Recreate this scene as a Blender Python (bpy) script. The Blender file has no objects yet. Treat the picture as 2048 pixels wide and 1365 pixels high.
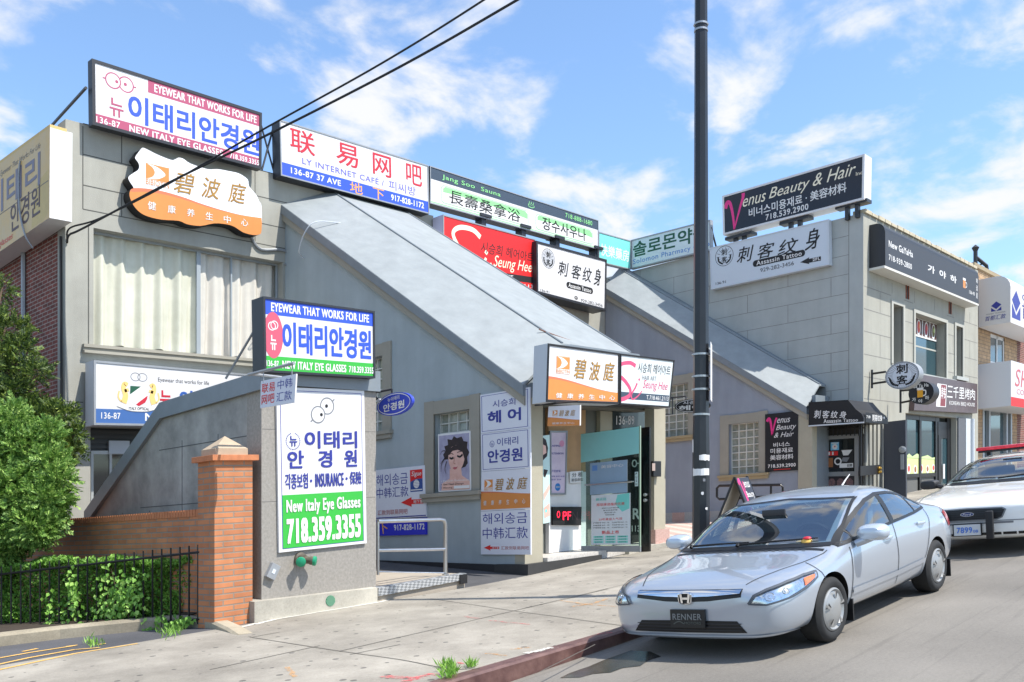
import bpy, bmesh, math, random
from mathutils import Vector, Matrix, geometry
from mathutils.bvhtree import BVHTree
random.seed(7)
R = math.radians
scene = bpy.context.scene
COL = scene.collection

# ------------------------------------------------------------ camera
# Site axes: X runs along the street (uphill), Y runs from the street back to
# the buildings, Z is up.  The whole block is sheared in Z to match
# the image's tilted horizon (SHEAR_X, SHEAR_Y).
F_PX, CXP, HOR, K_SHEAR = 1848.0, 1024.0, 1006.74, 0.05643
CS, SN = 0.66960, 0.74272
EYE = 1.45
SHEAR_X, SHEAR_Y = K_SHEAR * CS, -K_SHEAR * SN
cam_d = bpy.data.cameras.new('camera')
cam = bpy.data.objects.new('camera', cam_d)
COL.objects.link(cam)
cam.location = (0, 0, EYE)
cam.rotation_euler = (R(90), 0, -math.atan2(SN, CS))
cam_d.sensor_width = 36
cam_d.lens = F_PX / 2048 * 36
cam_d.shift_y = (HOR - 682.5) / 2048
cam_d.clip_start = 0.1
cam_d.clip_end = 3000
scene.camera = cam

# ------------------------------------------------------------ light
LIGHT = Vector((-0.33, 1.0, -1.65))
world = bpy.data.worlds.new('World')
scene.world = world
world.use_nodes = True
wn, wl = world.node_tree.nodes, world.node_tree.links
wn.clear()
w_out = wn.new('ShaderNodeOutputWorld')
w_bg = wn.new('ShaderNodeBackground')
w_sky = wn.new('ShaderNodeTexSky')
w_sky.sky_type = 'NISHITA'
w_sky.sun_disc = False
w_sky.sun_elevation = math.atan2(1.65, 1.053)
w_sky.sun_rotation = math.atan2(0.33, -1.0)
w_sky.air_density = 1.0
w_sky.dust_density = 0.6
w_sky.ozone_density = 2.0
w_bg.inputs['Strength'].default_value = 0.115
def wnode(t, **k):
    n = wn.new(t)
    for a, b in k.items():
        setattr(n, a, b)
    return n
w_tc = wnode('ShaderNodeTexCoord')
w_sep = wnode('ShaderNodeSeparateXYZ')
wl.new(w_tc.outputs['Generated'], w_sep.inputs[0])
w_z = wnode('ShaderNodeMath', operation='MAXIMUM'); w_z.inputs[1].default_value = 0.0
wl.new(w_sep.outputs['Z'], w_z.inputs[0])
w_za = wnode('ShaderNodeMath', operation='ADD'); w_za.inputs[1].default_value = 0.22
wl.new(w_z.outputs[0], w_za.inputs[0])
w_dx = wnode('ShaderNodeMath', operation='DIVIDE'); w_dy = wnode('ShaderNodeMath', operation='DIVIDE')
wl.new(w_sep.outputs['X'], w_dx.inputs[0]); wl.new(w_za.outputs[0], w_dx.inputs[1])
wl.new(w_sep.outputs['Y'], w_dy.inputs[0]); wl.new(w_za.outputs[0], w_dy.inputs[1])
w_cmb = wnode('ShaderNodeCombineXYZ')
wl.new(w_dx.outputs[0], w_cmb.inputs[0]); wl.new(w_dy.outputs[0], w_cmb.inputs[1])
w_map = wnode('ShaderNodeMapping')
w_map.inputs['Location'].default_value = (4.2, 14.6, 0.0)
wl.new(w_cmb.outputs[0], w_map.inputs[0])
w_n1 = wnode('ShaderNodeTexNoise')
w_n1.inputs['Scale'].default_value = 3.6
w_n1.inputs['Detail'].default_value = 9
w_n1.inputs['Roughness'].default_value = 0.56
w_n1.inputs['Distortion'].default_value = 0.25
wl.new(w_map.outputs[0], w_n1.inputs['Vector'])
w_rmp = wnode('ShaderNodeValToRGB')
w_rmp.color_ramp.elements[0].position = 0.47
w_rmp.color_ramp.elements[0].color = (0.02, 0.02, 0.02, 1)
w_rmp.color_ramp.elements[1].position = 0.635
w_rmp.color_ramp.elements[1].color = (1, 1, 1, 1)
w_rmp.color_ramp.interpolation = 'EASE'
wl.new(w_n1.outputs['Fac'], w_rmp.inputs[0])
w_boost = wnode('ShaderNodeMix', data_type='RGBA', blend_type='MULTIPLY')
w_boost.inputs[0].default_value = 1.0
w_boost.inputs[7].default_value = (1.42, 1.60, 1.72, 1)
wl.new(w_sky.outputs[0], w_boost.inputs[6])
w_mix = wnode('ShaderNodeMix', data_type='RGBA')
w_mix.inputs[7].default_value = (6.0, 6.1, 6.3, 1)
wl.new(w_rmp.outputs[0], w_mix.inputs[0])
wl.new(w_boost.outputs[2], w_mix.inputs[6])
wl.new(w_mix.outputs[2], w_bg.inputs['Color'])
wl.new(w_bg.outputs[0], w_out.inputs[0])

sun_d = bpy.data.lights.new('sun', 'SUN')
sun_d.energy = 5.0
sun_d.angle = R(0.5)
sun_d.color = (1.0, 0.95, 0.87)
sun = bpy.data.objects.new('sun', sun_d)
COL.objects.link(sun)
sun.rotation_euler = LIGHT.to_track_quat('-Z', 'Y').to_euler()
sun.location = (0, -20, 40)

vs = scene.view_settings
vs.view_transform = 'Standard'
vs.look = 'None'
vs.exposure = 0.50
vs.gamma = 1.0
scene.cycles.max_bounces = 8
scene.cycles.transparent_max_bounces = 12

# ------------------------------------------------------------ site helpers
def W(s, t, h):
    """site coordinates (along street, back from street, height) -> world"""
    return Vector((s, t, h + EYE + SHEAR_X * s + SHEAR_Y * t))  # last two terms shear Z by the horizon tilt fitted to the image
def ray(x, y):
    u = (x - CXP) / F_PX
    return CS * u + SN, -SN * u + CS, -(y - (HOR + K_SHEAR * (CXP - x))) / F_PX
def onT(x, y, t):
    a, b, c = ray(x, y); k = t / b
    return W(a * k, t, c * k)
def onS(x, y, s):
    a, b, c = ray(x, y); k = s / a
    return W(s, b * k, c * k)
def atD(x, y, d):
    a, b, c = ray(x, y)
    return W(a * d, b * d, c * d)
def stT(x, t):
    a, b, c = ray(x, 0); return a * t / b
def stS(x, s):
    a, b, c = ray(x, 0); return b * s / a
UP = Vector((0, 0, 1))
NT, NS = Vector((0, -1, 0)), Vector((-1, 0, 0))

# ------------------------------------------------------------ mesh builder
class MB:
    def __init__(self):
        self.v, self.f, self.m, self.mi = [], [], [], 0
    def add(self, vs, fs):
        b = len(self.v)
        self.v += [Vector(p) for p in vs]
        self.f += [tuple(b + i for i in f) for f in fs]
        self.m += [self.mi] * len(fs)
        return self
    def poly(self, *ps):
        return self.add(ps, [tuple(range(len(ps)))])
    def hexa(self, a, b, c, d, n):
        """slab: quad a,b,c,d pushed along vector n"""
        n = Vector(n)
        q = [Vector(p) for p in (a, b, c, d)]
        return self.add(q + [p + n for p in q],
                        [(3, 2, 1, 0), (4, 5, 6, 7), (0, 1, 5, 4), (1, 2, 6, 5), (2, 3, 7, 6), (3, 0, 4, 7)])
    def sbox(self, s0, s1, t0, t1, h0, h1):
        a = [W(s0, t0, h0), W(s1, t0, h0), W(s1, t1, h0), W(s0, t1, h0)]
        b = [W(s0, t0, h1), W(s1, t0, h1), W(s1, t1, h1), W(s0, t1, h1)]
        return self.add(a + b, [(3, 2, 1, 0), (4, 5, 6, 7), (0, 1, 5, 4), (1, 2, 6, 5), (2, 3, 7, 6), (3, 0, 4, 7)])
    def prism(self, pts, n):
        n = Vector(n); k = len(pts)
        q = [Vector(p) for p in pts]
        return self.add(q + [p + n for p in q],
                        [tuple(range(k))[::-1], tuple(range(k, 2 * k))] +
                        [(i, (i + 1) % k, k + (i + 1) % k, k + i) for i in range(k)])
    def loft(self, rings, close=True, caps=True):
        k = len(rings[0]); vs = [p for r in rings for p in r]; fs = []
        for j in range(len(rings) - 1):
            for i in range(k if close else k - 1):
                a, b = j * k + i, j * k + (i + 1) % k
                fs.append((a, b, b + k, a + k))
        if caps and close:
            fs.append(tuple(range(k))[::-1]); fs.append(tuple(range((len(rings) - 1) * k, len(rings) * k)))
        return self.add(vs, fs)
    def tube(self, path, r, n=8):
        P = [Vector(p) for p in path]
        rr = r if isinstance(r, (list, tuple)) else [r] * len(P)
        rings = []; prev = None
        for i, p in enumerate(P):
            d = (P[min(i + 1, len(P) - 1)] - P[max(i - 1, 0)]).normalized()
            if prev is None:
                x = d.orthogonal().normalized()
            else:
                x = (prev - d * prev.dot(d)).normalized()
            prev = x; y = d.cross(x)
            rings.append([p + (x * math.cos(2 * math.pi * k / n) + y * math.sin(2 * math.pi * k / n)) * rr[i] for k in range(n)])
        return self.loft(rings)
    def lathe(self, c, ax, prof, n=24):
        """prof: list of (distance along ax, radius)"""
        ax = Vector(ax).normalized(); x = ax.orthogonal().normalized(); y = ax.cross(x); c = Vector(c)
        rings = [[c + ax * a + (x * math.cos(2 * math.pi * k / n) + y * math.sin(2 * math.pi * k / n)) * r for k in range(n)] for a, r in prof]
        return self.loft(rings)
    def grid(self, fn, nu, nv):
        vs = [fn(i / nu, j / nv) for j in range(nv + 1) for i in range(nu + 1)]
        fs = [(j * (nu + 1) + i, j * (nu + 1) + i + 1, (j + 1) * (nu + 1) + i + 1, (j + 1) * (nu + 1) + i) for j in range(nv) for i in range(nu)]
        return self.add(vs, fs)
    def build(self, name, mat, parent=None, smooth=False, recalc=True, bevel=0):
        return mkobj(name, self.v, self.f, mat, parent, smooth, self.m, recalc, bevel)

def rootloc(o):
    while o.parent:
        o = o.parent
    return o.location.copy()
def mkobj(name, v, f, mat, parent=None, smooth=False, mi=None, recalc=True, bevel=0):
    if parent is not None:
        L = rootloc(parent)
    else:
        xs = [p[0] for p in v]; ys = [p[1] for p in v]; zs = [p[2] for p in v]
        L = Vector(((min(xs) + max(xs)) / 2, (min(ys) + max(ys)) / 2, min(zs)))
    me = bpy.data.meshes.new(name)
    me.from_pydata([(p[0] - L[0], p[1] - L[1], p[2] - L[2]) for p in v], [], f)
    for m in (mat if isinstance(mat, (list, tuple)) else [mat]):
        me.materials.append(m)
    if mi and any(mi):
        me.polygons.foreach_set('material_index', mi)
    if recalc or bevel:
        bm = bmesh.new(); bm.from_mesh(me)
        if recalc:
            bmesh.ops.recalc_face_normals(bm, faces=bm.faces)
        if bevel:
            bmesh.ops.bevel(bm, geom=[e for e in bm.edges if e.is_manifold and e.calc_face_angle(0) > 0.5], offset=bevel, segments=2, affect='EDGES', profile=0.6)
        bm.to_mesh(me); bm.free()
    if smooth:
        me.polygons.foreach_set('use_smooth', [True] * len(me.polygons))
        try:
            me.set_sharp_from_angle(angle=R(40))
        except Exception:
            pass
    o = bpy.data.objects.new(name, me)
    COL.objects.link(o)
    if parent is not None:
        o.parent = parent
    else:
        o.location = L
    return o
def tag(o, label=None, cat=None, group=None, kind=None):
    for k, v in (('label', label), ('category', cat), ('group', group), ('kind', kind)):
        if v:
            o[k] = v
    return o
def thing(name, loc, label, cat, group=None):
    o = bpy.data.objects.new(name, None)
    o.empty_display_size = 0.3
    COL.objects.link(o); o.location = loc
    return tag(o, label, cat, group)

# ------------------------------------------------------------ materials
def lin(c):
    r = []
    for x in c[:3]:
        x = x / 255
        r.append(x / 12.92 if x <= 0.04045 else ((x + 0.055) / 1.055) ** 2.4)
    return (*r, 1)
MATS = {}
def mat(name, c, rough=0.6, var=0.0, vscale=3.0, bump=0.0, bscale=40.0, metal=0.0, spec=0.5, c2=None, coat=0.0, emit=None, estr=0, streak=0.0, alpha=None):
    if name in MATS:
        return MATS[name]
    m = bpy.data.materials.new(name); m.use_nodes = True
    nt = m.node_tree; n = nt.nodes; l = nt.links
    b = n['Principled BSDF']
    b.inputs['Base Color'].default_value = lin(c)
    b.inputs['Roughness'].default_value = rough
    b.inputs['Metallic'].default_value = metal
    b.inputs['Specular IOR Level'].default_value = spec
    if coat:
        b.inputs['Coat Weight'].default_value = coat; b.inputs['Coat Roughness'].default_value = 0.03
    if emit:
        b.inputs['Emission Color'].default_value = lin(emit); b.inputs['Emission Strength'].default_value = estr
    tc = n.new('ShaderNodeTexCoord')
    if var or c2:
        no = n.new('ShaderNodeTexNoise'); no.inputs['Scale'].default_value = vscale
        no.inputs['Detail'].default_value = 8; no.inputs['Roughness'].default_value = 0.65
        l.new(tc.outputs['Object'], no.inputs['Vector'])
        rp = n.new('ShaderNodeValToRGB')
        a = lin(c)
        if c2:
            z = lin(c2)
        else:
            z = tuple(min(1, x * (1 + var)) for x in a[:3]) + (1,)
            a = tuple(x * (1 - var) for x in a[:3]) + (1,)
        rp.color_ramp.elements[0].color = a; rp.color_ramp.elements[1].color = z
        rp.color_ramp.elements[0].position = 0.32; rp.color_ramp.elements[1].position = 0.68
        l.new(no.outputs['Fac'], rp.inputs[0])
        out = rp.outputs[0]
        if streak:
            mp = n.new('ShaderNodeMapping'); mp.inputs['Scale'].default_value = (2.4, 2.4, 0.3)
            l.new(tc.outputs['Object'], mp.inputs[0])
            n2 = n.new('ShaderNodeTexNoise'); n2.inputs['Scale'].default_value = 1.5; n2.inputs['Detail'].default_value = 5
            l.new(mp.outputs[0], n2.inputs['Vector'])
            r2 = n.new('ShaderNodeMapRange'); r2.inputs['From Min'].default_value = 0.35; r2.inputs['From Max'].default_value = 0.7
            r2.inputs['To Min'].default_value = 1.0 + streak * 0.3; r2.inputs['To Max'].default_value = 1.0 - streak
            l.new(n2.outputs['Fac'], r2.inputs[0])
            mx = n.new('ShaderNodeVectorMath'); mx.operation = 'SCALE'
            l.new(out, mx.inputs[0]); l.new(r2.outputs[0], mx.inputs['Scale'])
            out = mx.outputs[0]
        l.new(out, b.inputs['Base Color'])
    if bump:
        nb = n.new('ShaderNodeTexNoise'); nb.inputs['Scale'].default_value = bscale; nb.inputs['Detail'].default_value = 6
        l.new(tc.outputs['Object'], nb.inputs['Vector'])
        bp = n.new('ShaderNodeBump'); bp.inputs['Strength'].default_value = bump; bp.inputs['Distance'].default_value = 0.02
        l.new(nb.outputs['Fac'], bp.inputs['Height']); l.new(bp.outputs[0], b.inputs['Normal'])
    MATS[name] = m
    return m
def brick(name, c1, c2, mortar, bw, bh, mort=0.012, bumpy=0.4, var=0.25):
    m = bpy.data.materials.new(name); m.use_nodes = True
    nt = m.node_tree; n = nt.nodes; l = nt.links; b = n['Principled BSDF']
    b.inputs['Roughness'].default_value = 0.85
    tc = n.new('ShaderNodeTexCoord'); sp = n.new('ShaderNodeSeparateXYZ'); l.new(tc.outputs['Object'], sp.inputs[0])
    def mth(op, a, bb):
        q = n.new('ShaderNodeMath'); q.operation = op
        for i, z in enumerate((a, bb)):
            if isinstance(z, (int, float)):
                q.inputs[i].default_value = z
            else:
                l.new(z, q.inputs[i])
        return q.outputs[0]
    u = mth('ADD', sp.outputs['X'], sp.outputs['Y'])
    g = mth('ADD', mth('MULTIPLY', sp.outputs['X'], -SHEAR_X), mth('MULTIPLY', sp.outputs['Y'], -SHEAR_Y))
    z = mth('ADD', sp.outputs['Z'], g)
    cb = n.new('ShaderNodeCombineXYZ'); l.new(u, cb.inputs[0]); l.new(z, cb.inputs[1])
    br = n.new('ShaderNodeTexBrick')
    br.inputs['Color1'].default_value = lin(c1); br.inputs['Color2'].default_value = lin(c2); br.inputs['Mortar'].default_value = lin(mortar)
    br.inputs['Scale'].default_value = 1.0; br.inputs['Mortar Size'].default_value = mort; br.inputs['Mortar Smooth'].default_value = 0.25
    br.inputs['Brick Width'].default_value = bw; br.inputs['Row Height'].default_value = bh; br.inputs['Bias'].default_value = -0.1
    l.new(cb.outputs[0], br.inputs['Vector'])
    no = n.new('ShaderNodeTexNoise'); no.inputs['Scale'].default_value = 4; no.inputs['Detail'].default_value = 8
    l.new(tc.outputs['Object'], no.inputs['Vector'])
    mr = n.new('ShaderNodeMapRange'); mr.inputs['From Min'].default_value = 0.3; mr.inputs['From Max'].default_value = 0.7
    mr.inputs['To Min'].default_value = 1 - var; mr.inputs['To Max'].default_value = 1 + var
    l.new(no.outputs['Fac'], mr.inputs[0])
    mx = n.new('ShaderNodeVectorMath'); mx.operation = 'SCALE'
    l.new(br.outputs['Color'], mx.inputs[0]); l.new(mr.outputs[0], mx.inputs['Scale'])
    l.new(mx.outputs[0], b.inputs['Base Color'])
    bp = n.new('ShaderNodeBump'); bp.inputs['Strength'].default_value = bumpy; bp.inputs['Distance'].default_value = 0.01; bp.invert = True
    l.new(br.outputs['Fac'], bp.inputs['Height']); l.new(bp.outputs[0], b.inputs['Normal'])
    return m
def glassmat(name, tint, gloss=0.08, dark=0.0, rough=0.01):
    """see-through pane: tinted transparency with a mirror coat"""
    m = bpy.data.materials.new(name); m.use_nodes = True
    nt = m.node_tree; n = nt.nodes; l = nt.links; n.clear()
    o = n.new('ShaderNodeOutputMaterial'); t = n.new('ShaderNodeBsdfTransparent'); t.inputs[0].default_value = (*tint, 1)
    g = n.new('ShaderNodeBsdfGlossy'); g.inputs['Roughness'].default_value = rough
    lw_ = n.new('ShaderNodeLayerWeight'); lw_.inputs['Blend'].default_value = .5
    lw = n.new('ShaderNodeMath'); lw.operation = 'POWER'; lw.inputs[1].default_value = 4.0; l.new(lw_.outputs['Facing'], lw.inputs[0])
    ad = n.new('ShaderNodeMath'); ad.operation = 'ADD'; ad.inputs[1].default_value = gloss; ad.use_clamp = True
    l.new(lw.outputs[0], ad.inputs[0])
    mx = n.new('ShaderNodeMixShader'); l.new(ad.outputs[0], mx.inputs[0]); l.new(t.outputs[0], mx.inputs[1]); l.new(g.outputs[0], mx.inputs[2])
    l.new(mx.outputs[0], o.inputs[0])
    return m

M_WHITE = mat('white_panel', (210, 209, 210), 0.35, 0.03, 2)
M_WHITE2 = mat('pale_panel', (196, 202, 208), 0.4, 0.03, 2)
M_PVC = mat('sign_board_white', (214, 216, 224), 0.45, 0.02, 2)
M_BLACK = mat('black_metal', (24, 25, 28), 0.4)
M_DARK = mat('dark_frame', (40, 42, 48), 0.45)
M_INK = mat('black_ink', (22, 22, 24), 0.6)
M_BLUE = mat('blue_ink', (38, 62, 190), 0.5)
M_NAVY = mat('navy_ink', (44, 52, 140), 0.5)
M_RED = mat('red_ink', (190, 34, 54), 0.5)
M_SCAR = mat('scarlet_ink', (214, 30, 30), 0.5)
M_PINK = mat('faded_pink_ink', (170, 74, 106), 0.5)
M_HOT = mat('hot_pink_ink', (225, 50, 130), 0.5)
M_GREEN = mat('green_ink', (52, 170, 60), 0.5)
M_LIME = mat('lime_ink', (140, 215, 140), 0.5)
M_DGREEN = mat('dark_green_ink', (24, 84, 60), 0.5)
M_ORANGE = mat('orange_ink', (208, 132, 64), 0.5, 0.05, 3)
M_RUST = mat('burnt_orange_ink', (196, 112, 76), 0.5)
M_GOLD = mat('gold_ink', (176, 134, 56), 0.45, c2=(140, 100, 36), vscale=9)
M_WINK = mat('white_ink', (222, 221, 219), 0.5)
M_GREYINK = mat('grey_ink', (120, 122, 126), 0.5)
M_SLATE = mat('slate_ink', (56, 70, 86), 0.5)
M_TEAL = mat('teal_ink', (118, 208, 200), 0.5)
M_SKYINK = mat('light_blue_ink', (96, 140, 200), 0.5)
M_LBLUE = mat('bright_blue_ink', (46, 82, 204), 0.5)
M_PURP = mat('violet_ink', (100, 96, 190), 0.5)
M_CREAM = mat('cream_ink', (236, 226, 200), 0.5)
M_STEEL = mat('stainless_steel', (200, 200, 200), 0.28, metal=1.0, var=0.08, vscale=8)
M_GALV = mat('galvanised_metal', (150, 154, 158), 0.5, 0.08, 6, metal=0.3)
M_GLASS = mat('dark_window_glass', (22, 30, 34), 0.06, spec=0.7)
M_GLASS2 = mat('teal_window_glass', (48, 74, 82), 0.07, spec=0.7)
M_STUC = mat('grey_stucco', (158, 157, 148), 0.9, 0.09, 1.3, 0.25, 60, streak=0.09)
M_STUC_J = mat('stucco_joint', (84, 84, 80), 0.9)
M_RSTUC = mat('grey_block_stucco', (170, 174, 171), 0.9, 0.07, 1.1, 0.25, 60, streak=0.06)
M_RSTUC_J = mat('block_joint', (128, 126, 122), 0.9)
M_WING = mat('blue_grey_stucco', (160, 170, 173), 0.9, 0.08, 1.0, 0.25, 70, streak=0.08)
M_WING2 = mat('slate_blue_stucco', (142, 149, 160), 0.9, 0.07, 1.0, 0.25, 70, streak=0.09)
M_ROOF = mat('pale_blue_roofing', (132, 138, 140), 0.6, c2=(144, 150, 152), vscale=2.6, bump=0.15, bscale=9, streak=0.06)
M_ROOFE = mat('roof_edge_metal', (122, 130, 136), 0.5, 0.08, 3)
M_TRIM = mat('taupe_trim', (150, 146, 134), 0.9, 0.06, 2, 0.15, 60)
M_OCHRE = mat('sill_ochre', (160, 144, 112), 0.9, 0.08, 3)
M_TAN = mat('tan_pilaster', (164, 158, 140), 0.9, 0.06, 2, 0.2, 60)
M_WOOD = mat('tan_wood_panel', (176, 140, 100), 0.7, 0.1, 3)
# ------------------------------------------------------------ ground
def pw(pts, x):
    for (a, b), (c, d) in zip(pts, pts[1:]):
        if x <= c or (c, d) == pts[-1]:
            return b + (d - b) * (x - a) / (c - a)
HK = [(-60, -3.6), (5.5, -1.469), (7.7, -1.406), (9, -1.36), (120, 4.1)]
HB = [(-60, -2.2), (6.6, -1.365), (10.5, -1.318), (11.2, -1.3), (12.15, -1.265), (15.8, -1.084), (120, 4.13)]
KT = 5.6                                   # kerb face
def h_walk(s, t):
    k = (t - KT) / (10.5 - KT)
    a, b = pw(HK, s), pw(HB, s)
    h = a + (b - a) * min(k, 1.0)
    if t > 10.5:
        h -= 0.02 * (t - 10.5)
    return h
def h_road(s, t):
    return -1.444 + 0.049 * (s - 8.26) - 0.03 * (t - 3.53) if t > 0 else -1.338 + 0.049 * (s - 8.26) + 0.02 * t

def nodes_mat(name):
    m = bpy.data.materials.new(name); m.use_nodes = True
    return m, m.node_tree.nodes, m.node_tree.links, m.node_tree.nodes['Principled BSDF']
def asphalt(name, base, light, tracks=True):
    m, n, l, b = nodes_mat(name)
    b.inputs['Roughness'].default_value = 0.85
    tc = n.new('ShaderNodeTexCoord')
    a = n.new('ShaderNodeTexNoise'); a.inputs['Scale'].default_value = 0.5; a.inputs['Detail'].default_value = 8
    l.new(tc.outputs['Object'], a.inputs['Vector'])
    f = n.new('ShaderNodeTexNoise'); f.inputs['Scale'].default_value = 38; f.inputs['Detail'].default_value = 8; f.inputs['Roughness'].default_value = 0.9
    l.new(tc.outputs['Object'], f.inputs['Vector'])
    mp = n.new('ShaderNodeMapping'); mp.inputs['Scale'].default_value = (0.13, 6.0, 1); mp.inputs['Rotation'].default_value = (0, 0, R(-7))
    l.new(tc.outputs['Object'], mp.inputs[0])
    st = n.new('ShaderNodeTexNoise'); st.inputs['Scale'].default_value = 1.2; st.inputs['Detail'].default_value = 7; st.inputs['Roughness'].default_value = 0.7; st.inputs['Distortion'].default_value = 0.6
    l.new(mp.outputs[0], st.inputs['Vector'])
    rp = n.new('ShaderNodeValToRGB'); rp.color_ramp.elements[0].color = lin(base); rp.color_ramp.elements[1].color = lin(light)
    rp.color_ramp.elements[0].position = 0.36; rp.color_ramp.elements[1].position = 0.64
    ad = n.new('ShaderNodeMath'); ad.operation = 'ADD'
    m1 = n.new('ShaderNodeMath'); m1.operation = 'MULTIPLY'; m1.inputs[1].default_value = 0.45
    m2 = n.new('ShaderNodeMath'); m2.operation = 'MULTIPLY'; m2.inputs[1].default_value = 0.55
    l.new(a.outputs['Fac'], m1.inputs[0]); l.new(f.outputs['Fac'], m2.inputs[0]); l.new(m1.outputs[0], ad.inputs[0]); l.new(m2.outputs[0], ad.inputs[1])
    l.new(ad.outputs[0], rp.inputs[0])
    out = rp.outputs[0]
    if tracks:
        mr = n.new('ShaderNodeMapRange'); mr.inputs['From Min'].default_value = 0.55; mr.inputs['From Max'].default_value = 0.70
        mr.inputs['To Min'].default_value = 1.0; mr.inputs['To Max'].default_value = 0.72
        l.new(st.outputs['Fac'], mr.inputs[0])
        sc = n.new('ShaderNodeVectorMath'); sc.operation = 'SCALE'; l.new(out, sc.inputs[0]); l.new(mr.outputs[0], sc.inputs['Scale'])
        out = sc.outputs[0]
    l.new(out, b.inputs['Base Color'])
    bp = n.new('ShaderNodeBump'); bp.inputs['Strength'].default_value = 0.5; bp.inputs['Distance'].default_value = 0.01
    l.new(f.outputs['Fac'], bp.inputs['Height']); l.new(bp.outputs[0], b.inputs['Normal'])
    return m
def concrete(name, base, light, spots=True):
    m, n, l, b = nodes_mat(name)
    b.inputs['Roughness'].default_value = 0.9
    tc = n.new('ShaderNodeTexCoord')
    a = n.new('ShaderNodeTexNoise'); a.inputs['Scale'].default_value = 0.9; a.inputs['Detail'].default_value = 10; a.inputs['Roughness'].default_value = 0.7
    f = n.new('ShaderNodeTexNoise'); f.inputs['Scale'].default_value = 45; f.inputs['Detail'].default_value = 5; f.inputs['Roughness'].default_value = 0.8
    l.new(tc.outputs['Object'], a.inputs['Vector']); l.new(tc.outputs['Object'], f.inputs['Vector'])
    ad = n.new('ShaderNodeMath'); ad.operation = 'MULTIPLY_ADD'; ad.inputs[1].default_value = 0.4
    m2 = n.new('ShaderNodeMath'); m2.operation = 'MULTIPLY'; m2.inputs[1].default_value = 0.6
    l.new(f.outputs['Fac'], ad.inputs[0]); l.new(a.outputs['Fac'], m2.inputs[0]); l.new(m2.outputs[0], ad.inputs[2])
    rp = n.new('ShaderNodeValToRGB'); rp.color_ramp.elements[0].color = lin(base); rp.color_ramp.elements[1].color = lin(light)
    rp.color_ramp.elements[0].position = 0.36; rp.color_ramp.elements[1].position = 0.62
    l.new(ad.outputs[0], rp.inputs[0]); out = rp.outputs[0]
    if spots:
        vo = n.new('ShaderNodeTexVoronoi'); vo.voronoi_dimensions = '2D'; vo.inputs['Scale'].default_value = 3.0; vo.inputs['Randomness'].default_value = 1.0
        l.new(tc.outputs['Object'], vo.inputs['Vector'])
        wn_ = n.new('ShaderNodeTexWhiteNoise'); wn_.noise_dimensions = '3D'; l.new(vo.outputs['Position'], wn_.inputs['Vector'])
        rr = n.new('ShaderNodeMath'); rr.operation = 'MULTIPLY'; rr.inputs[1].default_value = 0.10
        l.new(wn_.outputs['Value'], rr.inputs[0])
        lt = n.new('ShaderNodeMath'); lt.operation = 'LESS_THAN'; l.new(vo.outputs['Distance'], lt.inputs[0]); l.new(rr.outputs[0], lt.inputs[1])
        fa = n.new('ShaderNodeMath'); fa.operation = 'MULTIPLY'; fa.inputs[1].default_value = 0.75; l.new(lt.outputs[0], fa.inputs[0])
        mx = n.new('ShaderNodeMix'); mx.data_type = 'RGBA'; mx.inputs[7].default_value = lin((70, 68, 66))
        l.new(fa.outputs[0], mx.inputs[0]); l.new(out, mx.inputs[6]); out = mx.outputs[2]
    sn = n.new('ShaderNodeTexNoise'); sn.inputs['Scale'].default_value = 0.45; sn.inputs['Detail'].default_value = 6; sn.inputs['Roughness'].default_value = 0.6
    l.new(tc.outputs['Object'], sn.inputs['Vector'])
    sr = n.new('ShaderNodeMapRange'); sr.inputs['From Min'].default_value = 0.38; sr.inputs['From Max'].default_value = 0.68; sr.inputs['To Min'].default_value = 0.84; sr.inputs['To Max'].default_value = 1.10
    l.new(sn.outputs['Fac'], sr.inputs[0])
    ss = n.new('ShaderNodeVectorMath'); ss.operation = 'SCALE'; l.new(out, ss.inputs[0]); l.new(sr.outputs[0], ss.inputs['Scale']); out = ss.outputs[0]
    l.new(out, b.inputs['Base Color'])
    bp = n.new('ShaderNodeBump'); bp.inputs['Strength'].default_value = 0.35; bp.inputs['Distance'].default_value = 0.01
    l.new(f.outputs['Fac'], bp.inputs['Height']); l.new(bp.outputs[0], b.inputs['Normal'])
    return m
M_ASPH = asphalt('road_asphalt', (98, 94, 88), (138, 133, 125))
M_DRIVE = asphalt('driveway_asphalt', (62, 62, 66), (96, 96, 100), False)
M_WALK = concrete('sidewalk_concrete', (126, 120, 110), (160, 154, 143))
M_CONC = concrete('pale_concrete', (146, 142, 132), (184, 179, 166), False)
M_KERB = mat('steel_faced_kerb', (78, 52, 50), 0.5, c2=(112, 84, 78), vscale=5, bump=0.2, bscale=20)

def sheet(name, s0, s1, t0, t1, fn, m, ns, nt, dz=0.0):
    mb = MB()
    mb.grid(lambda u, v: W(s0 + (s1 - s0) * u, t0 + (t1 - t0) * v, fn(s0 + (s1 - s0) * u, t0 + (t1 - t0) * v) + dz), ns, nt)
    return tag(mb.build(name, m, recalc=False), kind='structure')
mb = MB()
mb.grid(lambda u, v: W(-60 + 180 * u, -70 + 75.58 * v, h_road(-60 + 180 * u, -70 + 75.58 * v) if v > 0 else h_road(-60 + 180 * u, -70)), 60, 40)
tag(mb.build('road', M_ASPH, recalc=False), kind='structure')
tag(MB().add([(-900, -900, -9), (900, -900, -9), (900, 900, -9), (-900, 900, -9)], [(0, 1, 2, 3)]).build('ground', mat('far_ground', (110, 108, 100), 0.9, 0.2, 0.05), recalc=False), kind='structure')

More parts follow.
